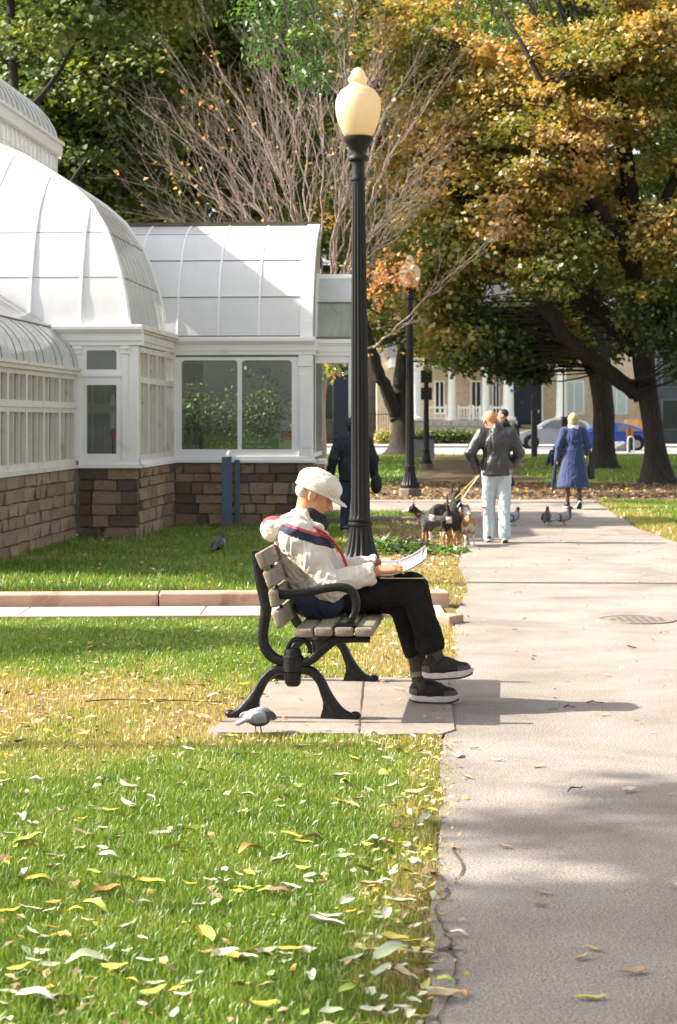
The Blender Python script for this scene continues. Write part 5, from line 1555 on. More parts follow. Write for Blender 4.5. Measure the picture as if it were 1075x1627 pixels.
# ------------------------------------------------------------------ pigeons
pg = [mat('feather_grey', (.20, .20, .22), (.30, .30, .32), scale=16, rough=.7, bump=.3), mat('feather_dark', (.03, .03, .035), (.06, .06, .065), scale=16, rough=.55, bump=.3),
      mat('feather_pale', (.30, .29, .30), (.42, .41, .42), scale=14, rough=.75, bump=.3)]
pleg = mat('pigeon_leg', (.35, .10, .08), scale=9)
def pigeon(label, loc, rotz, s=1.0, feed=False, fm=None):
    r = empty('pigeon', loc, rotz); tag(r, label, 'pigeon', 'pigeons')
    v = lambda *p: np.array(p) * s
    S = SDF(v(-.26, -.1, -.01), v(.24, .1, .28), .006)
    a = R(-12 if feed else 18); M = np.array([[math.cos(a), 0, -math.sin(a)], [0, 1, 0], [math.sin(a), 0, math.cos(a)]])
    S.ell(v(0, 0, .115), v(.105, .062, .062), M, .02).ell(v(.045, 0, .125), v(.062, .055, .058), None, .02)
    if feed:
        S.cone(v(.07, 0, .125), v(.135, 0, .115), .040 * s, .027 * s, .02).ell(v(.150, 0, .100), v(.030, .024, .025), None, .01).cone(v(.17, 0, .092), v(.198, 0, .075), .009 * s, .004 * s, .004)
        S.cone(v(-.08, 0, .125), v(-.20, 0, .095), .030 * s, .022 * s, .02, sq=(1, 1.3, .6))
    else:
        S.cone(v(.06, 0, .145), v(.088, 0, .215), .042 * s, .025 * s, .02).ell(v(.098, 0, .235), v(.030, .024, .026), None, .01).cone(v(.118, 0, .235), v(.148, 0, .226), .009 * s, .004 * s, .004)
        S.cone(v(-.08, 0, .095), v(-.20, 0, .055), .030 * s, .020 * s, .02, sq=(1, 1.3, .6))
    for q in (-1, 1): S.ell(v(-.03, q * .052, .115), v(.10, .016, .042), M, .008)
    S.build('body', pg, r, lambda C: (fm or (lambda c: np.where(c[:, 0] > .065, 1, np.where((np.abs(c[:, 0] + .06) < .014) | (c[:, 0] < -.17), 1, 0))))(C / s))
    for q in (-1, 1):
        MB().tube([v(.0, q * .025, .07), v(.01, q * .027, .012), v(.035, q * .03, .004)], .005 * s, 6).build('leg', pleg, r)
    return r
pigeon('pale grey pigeon with dark head pecking beside the bench\'s rear leg', G(409, 1171) + Vector((0, 0, .014)), R(48), .72, True, lambda c: np.where((c[:, 0] > .02) & (c[:, 2] < .155), 1, np.where(c[:, 2] < .085, 1, np.where((c[:, 0] < -.0) & (c[:, 2] > .13), 2, 0))))
pigeon('dark pigeon standing upright on the shaded lawn near the greenhouse', G(348, 880), R(70), 1.0, False, lambda c: np.where(c[:, 2] > .17, 1, np.where(c[:, 0] < .0, 1, 0)))
pigeon('grey pigeon just right of the dog walker\'s feet', G(815, 836) + Vector((0, 0, .01)), R(40), 1.05)
pigeon('black pigeon seen from behind, middle of the path', G(868, 835) + Vector((0, 0, .01)), R(75), 1.05, False, lambda c: np.ones(len(c), int))
pigeon('checkered grey pigeon facing right below the woman in blue', G(895, 836) + Vector((0, 0, .01)), R(12), 1.1)
# ------------------------------------------------------------------ trees
bark = mat('bark_grey', (.055, .042, .032), (.10, .08, .062), (.15, .12, .095), scale=5, rough=.95, bump=1.0, bscale=14, stretch=(3, 3, .5))
bark_d = mat('bark_dark', (.016, .0125, .010), (.032, .025, .02), (.05, .04, .031), scale=5, rough=.95, bump=1.0, bscale=14, stretch=(3, 3, .5))
bark_p = mat('bark_pale', (.22, .155, .13), (.32, .245, .21), (.41, .33, .29), scale=6, rough=.9, bump=.4, bscale=20, stretch=(3, 3, .6))
LEAF = {
 'green': leaf_mat('leaf_green', [(0, (.05, .09, .022)), (.35, (.11, .165, .042)), (.6, (.19, .24, .065)), (.8, (.29, .32, .085)), (1, (.44, .39, .11))], .38, .06, .6),
 'gold': leaf_mat('leaf_gold', [(0, (.045, .085, .02)), (.25, (.15, .20, .04)), (.45, (.30, .26, .065)), (.65, (.48, .34, .10)), (.85, (.58, .35, .13)), (1, (.68, .52, .30))], .38, .06, .45),
 'orange': leaf_mat('leaf_orange', [(0, (.30, .22, .06)), (.4, (.52, .27, .09)), (.7, (.64, .29, .14)), (1, (.70, .40, .26))], .40, .05, .45),
 'bright': leaf_mat('leaf_bright', [(0, (.04, .10, .02)), (.5, (.10, .20, .035)), (.8, (.19, .30, .05)), (1, (.34, .40, .10))], .40, .08, .4),
}
def tree(name, label, base, trunk, limbs, blobs, leaf, mats_, tintf, group='park trees', leaf_n=34, leaf_s=.15, cl_r=.45, up=.5, twig=True, barkm=None, flare=1.35, aspect=.8, shell=.45, sparse=.62):
    """trunk: [(Vector, r)], limbs: list of the same; blobs: [(centre, radii, clusters)], all in world space"""
    r = empty(name, base)
    b0 = Vector(base); barkm = barkm or bark
    tp = [(Vector(p) - b0, q) for p, q in trunk]
    pts = smooth_curve([tuple(p) for p, q in tp], 5); rd_ = np.interp(np.linspace(0, len(tp) - 1, len(pts)), range(len(tp)), [q for p, q in tp])
    rd_[0] *= flare; rd_[1] *= 1 + (flare - 1) * .5; rd_[2] *= 1 + (flare - 1) * .2
    mb = MB(); mb.tube(pts, list(rd_), 14)
    o = mb.build('trunk', barkm, r, smooth=70)
    for v in o.data.vertices:
        n_ = noise.noise(Vector((v.co.x * 3, v.co.y * 3, v.co.z * .8)))
        v.co += v.normal * n_ * .06 * min(1, rd_[0] * 2)
    nodes = []
    for i, p in enumerate(pts):
        if i > len(pts) * .45: nodes.append((Vector(p), rd_[i]))
    for L in limbs:
        lp = [(Vector(p) - b0, q) for p, q in L]
        q = smooth_curve([tuple(p) for p, _ in lp], 6); rr = np.interp(np.linspace(0, len(lp) - 1, len(q)), range(len(lp)), [k for _, k in lp])
        q = [(p[0] + random.uniform(-1, 1) * rr[i] * .25, p[1] + random.uniform(-1, 1) * rr[i] * .25, p[2] + random.uniform(-1, 1) * rr[i] * .25) for i, p in enumerate(q)]
        MB().tube(q, list(rr), 9).build('limb', barkm, r, smooth=70)
        nodes += [(Vector(p), rr[i]) for i, p in enumerate(q)][2:]
    C = []; DN = []
    for c, rad, n in blobs:
        cc, dn = in_blob(np.array(c) - np.array(b0), rad, n, shell); C.append(cc); DN.append(dn)
    C = np.concatenate(C); DN = np.concatenate(DN)
    if sparse < 1:
        k_ = rng.uniform(0, 1, len(C)) < sparse; C = C[k_]; DN = DN[k_]; leaf_n = leaf_n / sparse * .92
    if twig:
        N = np.array([tuple(p) for p, _ in nodes]); mb = MB()
        for c in C[::1]:
            d = np.linalg.norm(N - c, axis=1) + 1.2 * np.maximum(0, N[:, 2] - c[2])
            k = int(np.argmin(d)); p0 = Vector(N[k]); p1 = Vector(c)
            if (p1 - p0).length < .15: continue
            ln = (p1 - p0).length
            mid = p0.lerp(p1, .5) + Vector((random.gauss(0, .08), random.gauss(0, .08), random.gauss(.05, .08))) * ln
            r0 = min(nodes[k][1] * .5, .012 + .009 * ln)
            mb.tube(smooth_curve([tuple(p0), tuple(mid), tuple(p1)], 3), [r0 * (1 - .8 * i / 6) for i in range(7)], 5, cap=False)
        mb.build('branches', barkm, r, smooth=70)['kind'] = 'stuff'
    n = len(C)
    cr = rng.uniform(.6, 1.25, n) * cl_r
    cnt = rng.poisson(leaf_n, n)
    idx = np.repeat(np.arange(n), cnt)
    off = rng.normal(size=(len(idx), 3)) * np.array([.55, .55, .24])
    pos = C[idx] + off * cr[idx][:, None]
    V, Fq = leaf_quads(pos, leaf_s, aspect, up, nrm=DN[idx] * .5)
    ct = rng.normal(0, 1, n)
    W = pos + np.array(b0)
    t = np.clip(tintf(W, rng) + .13 * ct[idx] + rng.normal(0, .10, len(idx)), 0, 1)
    np_mesh('crown', V, Fq, mats_, r, tint=t)
    return tag(r, label, 'tree', group)
def py_of(W): return HY - (W[:, 2] - CAMH) / W[:, 1] * FPX
def px_of(W): return CX + W[:, 0] / W[:, 1] * FPX
def B(px, py, D, rx, ry, rz, n): return (P(px, py, D), (rx, ry, rz), n)
# 1 the big golden maple on the right
mb_ = G(1046, 768); D1 = mb_.y
tk = [(mb_, .42), (P(1040, 700, D1), .26), (P(1027, 620, D1), .245), (P(1018, 540, D1), .235), (P(1008, 440, D1), .22), (P(1004, 330, D1), .20), (P(985, 200, D1), .20), (P(965, 60, D1), .14), (P(960, -150, D1), .06)]
lb = [[(P(1022, 632, D1), .20), (P(965, 590, D1 - .2), .20), (P(905, 545, D1 - .6), .19), (P(868, 490, D1 - 1), .20), (P(835, 445, D1 - 1.2), .16), (P(760, 425, D1 - 1), .11), (P(700, 415, D1 - .5), .06)],
      [(P(1008, 560, D1), .22), (P(960, 500, D1 + .5), .21), (P(915, 470, D1 + .6), .18), (P(860, 440, D1 + .4), .15), (P(790, 395, D1), .11), (P(730, 330, D1), .05)],
      [(P(1006, 430, D1), .20), (P(950, 330, D1 - .8), .16), (P(905, 230, D1 - 1.2), .12), (P(850, 110, D1 - 1.4), .07), (P(800, 20, D1 - 1), .03)],
      [(P(1006, 420, D1), .18), (P(1050, 330, D1 - .5), .14), (P(1100, 230, D1 - .6), .09), (P(1160, 140, D1), .04)],
      [(P(1003, 330, D1), .16), (P(930, 235, D1 + 1.5), .12), (P(850, 170, D1 + 2), .08), (P(760, 120, D1 + 2), .04)],
      [(P(1014, 540, D1), .16), (P(1060, 500, D1 - .8), .12), (P(1110, 470, D1 - 1), .07), (P(1180, 450, D1 - 1), .03)]]
bl = [B(760, 330, D1, 1.5, 1.8, 1.2, 80), B(860, 250, D1 - 1, 1.6, 1.9, 1.4, 105), B(950, 130, D1 - 1, 1.7, 1.9, 1.5, 110), B(1040, 60, D1 - 1, 1.6, 1.9, 1.4, 90), B(830, 110, D1 + 1, 1.6, 1.7, 1.3, 80), B(1000, -80, D1, 2.2, 2.2, 1.5, 80),
      B(770, 210, D1 + .5, 1.2, 1.5, 1.0, 55), B(700, 260, D1 + .8, .9, 1.2, .9, 36), B(1080, 200, D1 - 1, 1.1, 1.6, 1.4, 60), B(1070, 380, D1 - 1.4, .9, 1.2, 1.0, 45), B(1050, 500, D1 - 1.5, .75, 1.0, .8, 34), B(1085, 570, D1 - 1.5, .5, .8, .5, 14),
      B(860, 440, D1 - 1.8, .75, .8, .5, 26), B(800, 400, D1 - 1, 1.0, 1.2, .7, 36), B(720, 400, D1 - .5, .8, 1.2, .6, 26), B(930, 330, D1 + 1, 1.0, 1.4, 1.2, 40), B(980, 420, D1 + 1.6, 1.1, 1.2, .9, 34), B(900, 390, D1 - 1.3, .7, .9, .5, 22), B(1160, 300, D1, 1.6, 1.9, 2.2, 70),
      B(750, 545, D1 - .5, 1.2, 1.3, .65, 55), B(850, 540, D1 + 1.2, 1.3, 1.3, .75, 62), B(700, 470, D1, .9, 1.2, .7, 34), B(830, 590, D1 + .4, .7, .9, .25, 16), B(690, 170, D1 + 2, 1.2, 1.4, 1.2, 52), B(640, 280, D1 + 2.5, .9, 1.2, 1.1, 34), B(720, 60, D1 + 2, 1.3, 1.4, 1.0, 46), B(650, 60, D1 + 3, 1.1, 1.2, 1.0, 34), B(660, 370, D1 + 2, .8, 1.2, .7, 24)]
def t1(W, g):
    y = py_of(W); return np.where(y < 330, .56, .56 - (y - 330) / 260 * .46) + .20 * np.sin(W[:, 0] * 1.7 + 1) * np.sin(W[:, 2] * 1.3) - .12 * (px_of(W) > 1030)
tree('maple_tree', 'big maple with golden crown and forked trunk at the right edge', mb_, tk, lb, bl, 'gold', LEAF['gold'], t1, leaf_n=74, leaf_s=.145, cl_r=.56, barkm=bark_d)
# 2 the tree with the thick dark trunk beyond the woman
b2 = G(960, 746); D2 = b2.y
tk = [(b2, .44), (P(959, 690, D2), .34), (P(957, 640, D2), .34), (P(953, 590, D2), .36), (P(945, 520, D2), .34), (P(940, 400, D2), .24), (P(935, 200, D2), .12)]
lb = [[(P(950, 590, D2), .3), (P(900, 540, D2), .22), (P(820, 500, D2 - 1), .14), (P(740, 480, D2 - 1), .06)], [(P(948, 560, D2), .28), (P(1000, 500, D2 + 1), .2), (P(1060, 430, D2 + 1), .1)], [(P(945, 500, D2), .25), (P(880, 380, D2), .16), (P(800, 300, D2), .07)]]
bl = [B(800, 530, D2, 2.0, 2.2, .9, 70), B(900, 540, D2 + 2, 1.8, 2.0, .7, 60), B(720, 510, D2 - 1, 1.1, 1.8, .8, 40), B(1000, 480, D2 + 2, 2.0, 2.0, 1.6, 60), B(880, 400, D2 + 1, 3.0, 2.5, 2.0, 120), B(760, 330, D2 + 2, 2.6, 2.4, 2.2, 95), B(960, 230, D2 + 2, 3.6, 2.6, 2.6, 130), B(800, 120, D2 + 2, 3.4, 2.6, 2.6, 120), B(1020, 40, D2 + 3, 3.6, 2.6, 2.6, 100), B(880, -100, D2 + 2, 5.0, 3.0, 2.2, 90)]
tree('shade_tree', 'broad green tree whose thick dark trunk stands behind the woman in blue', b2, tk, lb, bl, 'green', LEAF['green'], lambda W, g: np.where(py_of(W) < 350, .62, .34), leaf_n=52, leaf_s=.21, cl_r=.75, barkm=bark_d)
# 3 the dark forked tree behind the second lamp
b3 = G(640, 724); D3 = b3.y
tk = [(b3, .75), (P(641, 690, D3), .52), (P(640, 650, D3), .46), (P(640, 600, D3), .42), (P(648, 520, D3), .34), (P(655, 400, D3), .24), (P(650, 200, D3), .12)]
lb = [[(P(634, 665, D3), .34), (P(615, 625, D3 - .5), .30), (P(595, 570, D3 - 1), .24), (P(570, 480, D3 - 1), .16), (P(540, 350, D3 - 1), .08)], [(P(645, 560, D3), .3), (P(690, 470, D3), .2), (P(740, 360, D3), .1)], [(P(652, 450, D3), .22), (P(620, 300, D3), .14), (P(590, 150, D3), .06)]]
bl = [B(610, 440, D3, 2.2, 2.6, 1.8, 55), B(690, 400, D3 + 1, 2.6, 2.6, 2.2, 80), B(560, 300, D3, 3.0, 2.8, 2.6, 95), B(660, 230, D3 + 1, 3.2, 2.8, 2.8, 110), B(560, 120, D3 + 2, 3.4, 2.8, 2.8, 95), B(700, 80, D3 + 2, 3.6, 2.8, 2.8, 100), B(620, -60, D3 + 1, 5, 3, 2.6, 90), B(480, 250, D3 + 2, 3, 2.6, 3, 80), B(450, 400, D3 + 1, 2.4, 2.4, 1.6, 50), B(590, 520, D3 + 2, 1.8, 2, .9, 26), B(700, 540, D3 + 4, 1.6, 2, .9, 24)]
tree('autumn_tree', 'dark forked tree with amber leaves behind the second lamp post', b3, tk, lb, bl, 'gold', LEAF['gold'], lambda W, g: .50 + .26 * np.sin(W[:, 0] * .9) * np.sin(W[:, 2] * .8 + 1), leaf_n=52, leaf_s=.27, cl_r=.85, barkm=bark_d)
# 4, 5, 6 the green trees behind the greenhouse
def big_green(px, D, blobs, label, tf, lm='green', name='green_tree', n=60, s=.17, cl=.62):
    b = Vector(((px - CX) / FPX * D, D, 0))
    tk = [(b, .34), (P(px + 3, 560, D), .25), (P(px, 400, D), .2), (P(px + 6, 250, D), .14), (P(px, 60, D), .09), (P(px - 10, -120, D), .04)]
    lb = [[(P(px, 420, D), .09), (P(px - 45, 350, D + .5), .07), (P(px - 120, 290, D + .4), .03)], [(P(px, 380, D), .09), (P(px + 60, 330, D + .6), .07), (P(px + 120, 250, D + .4), .03)], [(P(px, 250, D), .08), (P(px - 60, 150, D), .05), (P(px - 120, 70, D), .02)], [(P(px, 200, D), .08), (P(px + 70, 120, D + .6), .05), (P(px + 120, 20, D + .4), .02)]]
    return tree(name, label, b, tk, lb, blobs, lm, LEAF[lm], tf, leaf_n=n, leaf_s=s, cl_r=cl, barkm=bark_d, up=.8)
D4 = 46
big_green(120, D4, [B(60, 90, D4, 1.7, 2, 1.3, 85), B(150, 150, D4 - 1, 1.6, 1.8, 1.2, 90), B(40, 220, D4, 1.5, 1.8, 1.1, 55), B(130, 270, D4 - .5, 1.4, 1.6, .9, 62), B(190, 220, D4 - 1, 1.1, 1.4, .9, 50), B(220, 300, D4, 1.2, 1.5, .9, 46), B(220, 120, D4 - .5, 1.1, 1.5, 1.0, 52), B(110, 10, D4, 2.0, 1.8, 1.3, 70), B(160, 360, D4 + .8, 1.6, 1.6, .8, 40), B(130, -90, D4, 2.4, 2, 1.4, 40)],
          'dense dark green tree rising behind the greenhouse dome', lambda W, g: .30 + .12 * np.sin(W[:, 0] * 2) * np.sin(W[:, 2] * 2.2))
DX = 40  # tree added so that its crown shades the ground to the right
big_green(20, DX, [B(40, 20, DX, 1.5, 1.6, 1.2, 50), B(150, -10, DX, 1.5, 1.8, 1.1, 50), B(270, -30, DX + 1, 1.4, 1.8, .9, 46), B(100, -170, DX, 2.6, 2.0, 1.5, 90), B(330, -160, DX + 1.5, 2.2, 2.4, 1.2, 80), B(500, -190, DX + 2, 2.0, 2.2, 1.1, 60)],
          'tall olive-green tree added closest behind the greenhouse dome to shade the ground, its top above the picture', lambda W, g: .42 + .12 * np.sin(W[:, 0] * 2.3) * np.sin(W[:, 2] * 1.7), s=.155, cl=.56)
D5 = 55
big_green(300, D5, [B(270, 60, D5, 1.9, 2, 1.4, 85), B(360, 40, D5, 1.9, 2, 1.4, 80), B(310, 170, D5, 1.7, 2, 1.5, 80), B(250, 250, D5 + 1, 1.7, 2, 1.5, 70), B(380, 150, D5 + 1, 1.8, 2, 1.6, 75), B(330, 320, D5 + 1, 2.2, 2, 1.6, 85), B(430, 60, D5, 1.8, 2, 1.5, 60), B(460, 170, D5 + 1.5, 1.7, 2, 1.6, 55), B(420, 290, D5 + 1, 1.9, 2, 1.6, 60), B(300, -80, D5, 3.2, 2, 1.6, 60)],
          'yellowing green tree behind the bare tree', lambda W, g: .52 + .2 * np.sin(W[:, 0] * 1.1 + 2) * np.sin(W[:, 2]), n=56, s=.19, cl=.66)
D6 = 72
big_green(40, D6, [B(40, 60, D6, 4, 3, 3.2, 120), B(180, 130, D6, 4, 3, 3.2, 120), B(120, 300, D6, 4, 3, 2.6, 110), B(300, 260, D6 + 2, 4, 3, 3.2, 110), B(420, 120, D6 + 3, 4, 3, 4, 110), B(260, 420, D6, 4, 3, 2, 80), B(-60, 220, D6, 4, 3, 4, 80), B(500, 330, D6 + 4, 3.4, 3, 3.4, 80), B(200, -40, D6, 7, 3, 2.4, 80), ((-12, 50, 13), (4, 3, 2.2), 110), ((-7, 52, 13.5), (4, 3, 1.8), 110), ((-9, 60, 12), (5, 4, 2.5), 140), ((-13, 68, 14), (5, 5, 2.5), 120), ((-6, 66, 15), (4, 5, 2), 110), ((-10, 78, 13), (5, 5, 3), 110), ((-3, 48, 13.2), (2.5, 2.5, 1.3), 60)],  # last blobs: extra crown mass added to shade the far lawn
          'darkest green tree, rearmost behind the greenhouse', lambda W, g: .22 + .10 * np.sin(W[:, 0]), n=52, s=.26, cl=.95)
# 7 the bare tree: pale limbs fanning up behind the greenhouse
b7 = Vector(((508 - CX) / FPX * 36, 36, 0)); D7 = 36
bt = empty('bare_tree', b7); tag(bt, 'nearly leafless tree with pale fanned branches behind the greenhouse', 'tree', 'park trees')
loc7 = lambda px, py, D: P(px, py, D) - b7
fork = loc7(512, 575, 36)
mb = MB(); q = smooth_curve([(0, 0, -.05), tuple(loc7(507, 720, 36)), tuple(loc7(505, 640, 36)), tuple(fork), tuple(loc7(520, 520, 36))], 5)
mb.tube(q, [.20, .17, .16] + [.145] * (len(q) - 3), 12); mb.build('trunk', bark_p, bt, smooth=70)
tips7 = []; tw = MB()
rb = random.Random(5)
def twigs(p, d, ln, r, lev):
    n = 4; pts = [p.copy()]; dd = d.copy()
    for i in range(n):
        dd = (dd + Vector((rb.gauss(0, .10), rb.gauss(0, .10), rb.gauss(.05, .07)))).normalized(); pts.append(pts[-1] + dd * ln / n)
    tw.tube([tuple(x) for x in pts], [r * (1 - .55 * i / n) for i in range(n + 1)], 5 if lev < 2 else 4, cap=False)
    tips7.append(pts[-1])
    if lev < 2 and rb.random() < (1 if lev == 0 else .45):
        for k in range(2):
            i = rb.choice((1, 2, 3, 3)); a = rb.uniform(.35, .75); ax = Vector((rb.gauss(0, 1), rb.gauss(0, 1), rb.gauss(0, .4))).normalized()
            twigs(pts[i], (Matrix.Rotation(a, 3, ax) @ dd).normalized(), ln * rb.uniform(.45, .75), r * .55, lev + 1)
targets = [(232, 335, 34.5), (228, 290, 35.2), (245, 240, 36), (240, 180, 36.5), (300, 130, 35.5), (345, 110, 36.8), (395, 85, 35.4), (440, 95, 36.6), (470, 60, 35.8), (515, 75, 37), (555, 60, 35.2), (600, 95, 36.8), (640, 120, 35.6), (690, 150, 36.4), (700, 230, 35.2), (700, 310, 36.4), (790, 375, 34.6), (650, 330, 35), (270, 350, 36.4), (560, 150, 34.6), (330, 230, 34.8), (610, 220, 34.9), (400, 200, 37), (265, 270, 37.2), (300, 200, 37.4), (355, 160, 34.4), (420, 130, 34.2), (585, 140, 34.2), (680, 270, 37.5)]
for (px, py, D) in targets:
    e = loc7(px, py, D); s0 = fork + Vector((rb.uniform(-.15, .15), rb.uniform(-.15, .15), rb.uniform(-.35, .3)))
    d = e - s0; m1 = s0 + Vector((d.x * .22, d.y * .3, d.z * .36)); m2 = s0 + Vector((d.x * .58, d.y * .65, d.z * .72 + .1))
    if px > 740: m1 = s0 + Vector((d.x * .3, d.y * .3, d.z * .05)); m2 = s0 + Vector((d.x * .65, d.y * .6, d.z * .55))
    q = smooth_curve([tuple(s0), tuple(m1), tuple(m2), tuple(e)], 7); nq = len(q)
    q = [(x + rb.gauss(0, .036), y + rb.gauss(0, .036), z + rb.gauss(0, .022)) for x, y, z in q]
    rr = [.030 * (1 - .86 * i / (nq - 1)) for i in range(nq)]
    MB().tube(q, rr, 7, cap=False).build('limb', bark_p, bt, smooth=70)
    L = d.length
    for i in range(9, nq - 1):
        for k in range(1 if i % 4 else 2):
            t_ = (Vector(q[i + 1]) - Vector(q[i - 1])).normalized()
            ax = Vector((rb.gauss(0, 1), rb.gauss(0, 1), rb.gauss(0, .5))).normalized()
            twigs(Vector(q[i]), (Matrix.Rotation(rb.uniform(.3, .65), 3, ax) @ t_ + Vector((0, 0, .12))).normalized(), L * rb.uniform(.14, .27), rr[i] * .55, 0)
tw.build('branches', bark_p, bt, smooth=70)['kind'] = 'stuff'
pos = []
for (px, py, D, r_, n) in ((620, 432, 35, .30, 110), (645, 445, 35.2, .28, 70), (600, 440, 35, .22, 60), (590, 470, 35, .15, 22), (605, 480, 35, .12, 12), (560, 240, 36, .5, 16), (325, 165, 35.6, .35, 14), (330, 95, 35.6, .2, 8), (275, 285, 35.6, .35, 7), (290, 290, 35.2, .2, 7), (370, 210, 35.6, .5, 12), (520, 300, 36, 1.0, 20), (600, 560, 35, .3, 8), (530, 590, 35.2, .15, 16), (660, 400, 35, .25, 22), (400, 300, 35.5, .9, 14)):
    pos.append(np.array(loc7(px, py, D)) + rng.normal(size=(n, 3)) * r_ * .6)
tp7 = np.array([tuple(x) for x in tips7]); pos.append(tp7[rng.choice(len(tp7), 60)])
pos = np.concatenate(pos); V, Fq = leaf_quads(pos, .095, .85, .3)
np_mesh('remaining_leaves', V, Fq, LEAF['orange'], bt, tint=rng.uniform(.1, 1, len(pos)))
pos = np.array(loc7(530, 588, 35.3)) + rng.normal(size=(60, 3)) * np.array([.16, .14, .10]); V, Fq = leaf_quads(pos, .11, .85, .3)
np_mesh('green_leaves', V, Fq, LEAF['bright'], bt, tint=rng.uniform(.4, 1, len(pos)))
# 8 tall ash standing right of the frame, its drooping sprays reach in at the top
b8 = Vector((7.6, 28, 0))
tk = [(b8, .40), ((7.5, 28, 3), .30), ((7.3, 28, 6), .26), ((7.0, 28, 9), .2), ((6.8, 28, 13), .08)]
lb = [[((7.2, 28, 7), .18), ((5.0, 27.6, 8.6), .14), ((2.6, 27.4, 9.2), .10), ((.6, 27.2, 9.2), .06), ((-.9, 27, 8.6), .03)], [((7.1, 28, 8), .16), ((4.5, 28.6, 9.6), .10), ((2.4, 28.8, 9.2), .05)], [((7, 28, 9), .12), ((9, 28, 11), .06)]]
bl = [B(460, 0, 27.2, .45, .7, .25, 9), B(485, 70, 27.0, .26, .4, .36, 9), B(410, 20, 27.4, .30, .5, .30, 8), B(495, 120, 27.0, .14, .25, .25, 6), B(420, 85, 27.2, .10, .2, .25, 4), B(760, 10, 28.5, .32, .5, .30, 8), B(790, 40, 28.6, .18, .4, .22, 4), B(640, -60, 28, 1.6, .9, .4, 26), B(900, -80, 28, 1.6, 1.2, .5, 26), B(1300, -150, 28, 3, 2.6, 2.0, 90)]
tree('ash_tree', 'ash whose drooping bright green sprays hang into the top of the picture', b8, tk, lb, bl, 'bright', LEAF['bright'], lambda W, g: .34 + 0 * W[:, 0], leaf_n=40, leaf_s=.10, cl_r=.30, aspect=.45, up=.1, sparse=1)
# 9 maple left of the frame: it dapples the lawn and the path in front
b9 = Vector((-15, 9.9, 0))
tk = [(b9, .34), ((-15, 9.9, 3), .26), ((-14.9, 9.9, 5.5), .2), ((-14.6, 9.8, 8), .13), ((-14.4, 9.8, 11), .05)]
lb = [[((-14.9, 9.9, 5.5), .12), ((-13.4, 8.6, 7.4), .07), ((-11.6, 6.6, 8.4), .02)], [((-14.8, 9.9, 6), .12), ((-15, 12.0, 7.6), .07), ((-14.4, 14.4, 8.6), .02)]]
def shade(x, y, z, rx, ry, n):      # blob whose shadow falls around ground point (x, y)
    return ((x - z * 1.327, y + z * .0748, z), (rx, ry, .22), n)
bl = [shade(1.15, 5.15, 8.6, .95, .55, 110), shade(1.45, 5.95, 8.6, .95, .28, 60), shade(.85, 5.85, 8.6, .40, .16, 12), shade(1.75, 7.7, 8.6, .72, .22, 34), shade(1.0, 7.2, 8.6, .45, .08, 6), shade(2.9, 7, 8.6, .6, 1.4, 60), shade(1.0, 4.2, 8.6, .9, .3, 36), shade(1.4, 6.75, 8.6, .7, .10, 9),
      shade(-2.5, 13.2, 9.0, 1.25, .85, 120), shade(-1.2, 13.3, 9.1, .6, .6, 45), shade(4.8, 8.5, 8.8, 1.0, 2.0, 90), shade(-5.4, 12, 9.5, 1.4, 2.4, 90), shade(-2.2, 20.2, 9.2, 1.5, .9, 60), shade(-1.0, 23, 9.2, 1.4, 1.2, 70), shade(-.6, 18.3, 9.2, .7, .5, 18), shade(-2.4, 17.2, 9.2, 1.2, .35, 20)]
tree('maple_tree', 'maple out of view on the left whose crown dapples the lawn', b9, tk, lb, bl, 'gold', LEAF['gold'], lambda W, g: .4 + 0 * W[:, 0], leaf_n=34, leaf_s=.13, cl_r=.30, shell=.1, twig=False, sparse=1)
# far woods that read as one mass
n = 26000
pos = np.stack([rng.uniform(-60, 60, n), rng.uniform(140, 160, n), rng.uniform(0, 1, n) ** .8 * 40 + 1], -1); V, Fq = leaf_quads(pos, 1.3, .85, .4)
tag(np_mesh('distant_woods', V, Fq, LEAF['green'], tint=np.clip(.4 + rng.normal(0, .2, n), 0, 1)), 'far mass of trees beyond the street', 'woods', kind='stuff')

# plants inside the right wing
def pot_plant(px, D, h, label, seed):
    b = Vector(((px - CX) / FPX * D, D, .03)); r = empty('indoor_plant', b); rp = random.Random(seed)
    MB().lathe([(.12, 0), (.17, .30), (.18, .34), (.155, .34)], 16).build('pot', mat('terracotta', (.25, .12, .07), (.33, .17, .10), scale=9), r, smooth=40)
    mb = MB(); tips = []
    for i in range(7):
        a = rp.uniform(0, 6.28); k = rp.uniform(.15, .5)
        e = Vector((math.cos(a) * k, math.sin(a) * k, h * rp.uniform(.7, 1)))
        mb.tube(smooth_curve([(0, 0, .3), (e.x * .4, e.y * .4, .3 + (e.z - .3) * .6), tuple(e)], 5), [.022 - .0014 * j for j in range(11)], 6)
        tips += [e, e * .85 + Vector((rp.gauss(0, .1), rp.gauss(0, .1), 0)), e * .7 + Vector((rp.gauss(0, .12), rp.gauss(0, .12), .1))]
    mb.build('stem', bark_d, r)
    pos = np.concatenate([np.array(tuple(e)) + rng.normal(size=(70, 3)) * np.array([.13, .13, .15]) for e in tips]); V, Fq = leaf_quads(pos, .085, .5, .4)
    np_mesh('foliage', V, Fq, LEAF['green'], r, tint=np.clip(.22 + rng.normal(0, .12, len(pos)), 0, 1))
    tag(r, label, 'plant')
pot_plant(325, 29.3, 2.0, 'leafy plant behind the left pane of the greenhouse window', 3)
pot_plant(400, 29.6, 2.2, 'leafy plant behind the right pane of the greenhouse window', 8)

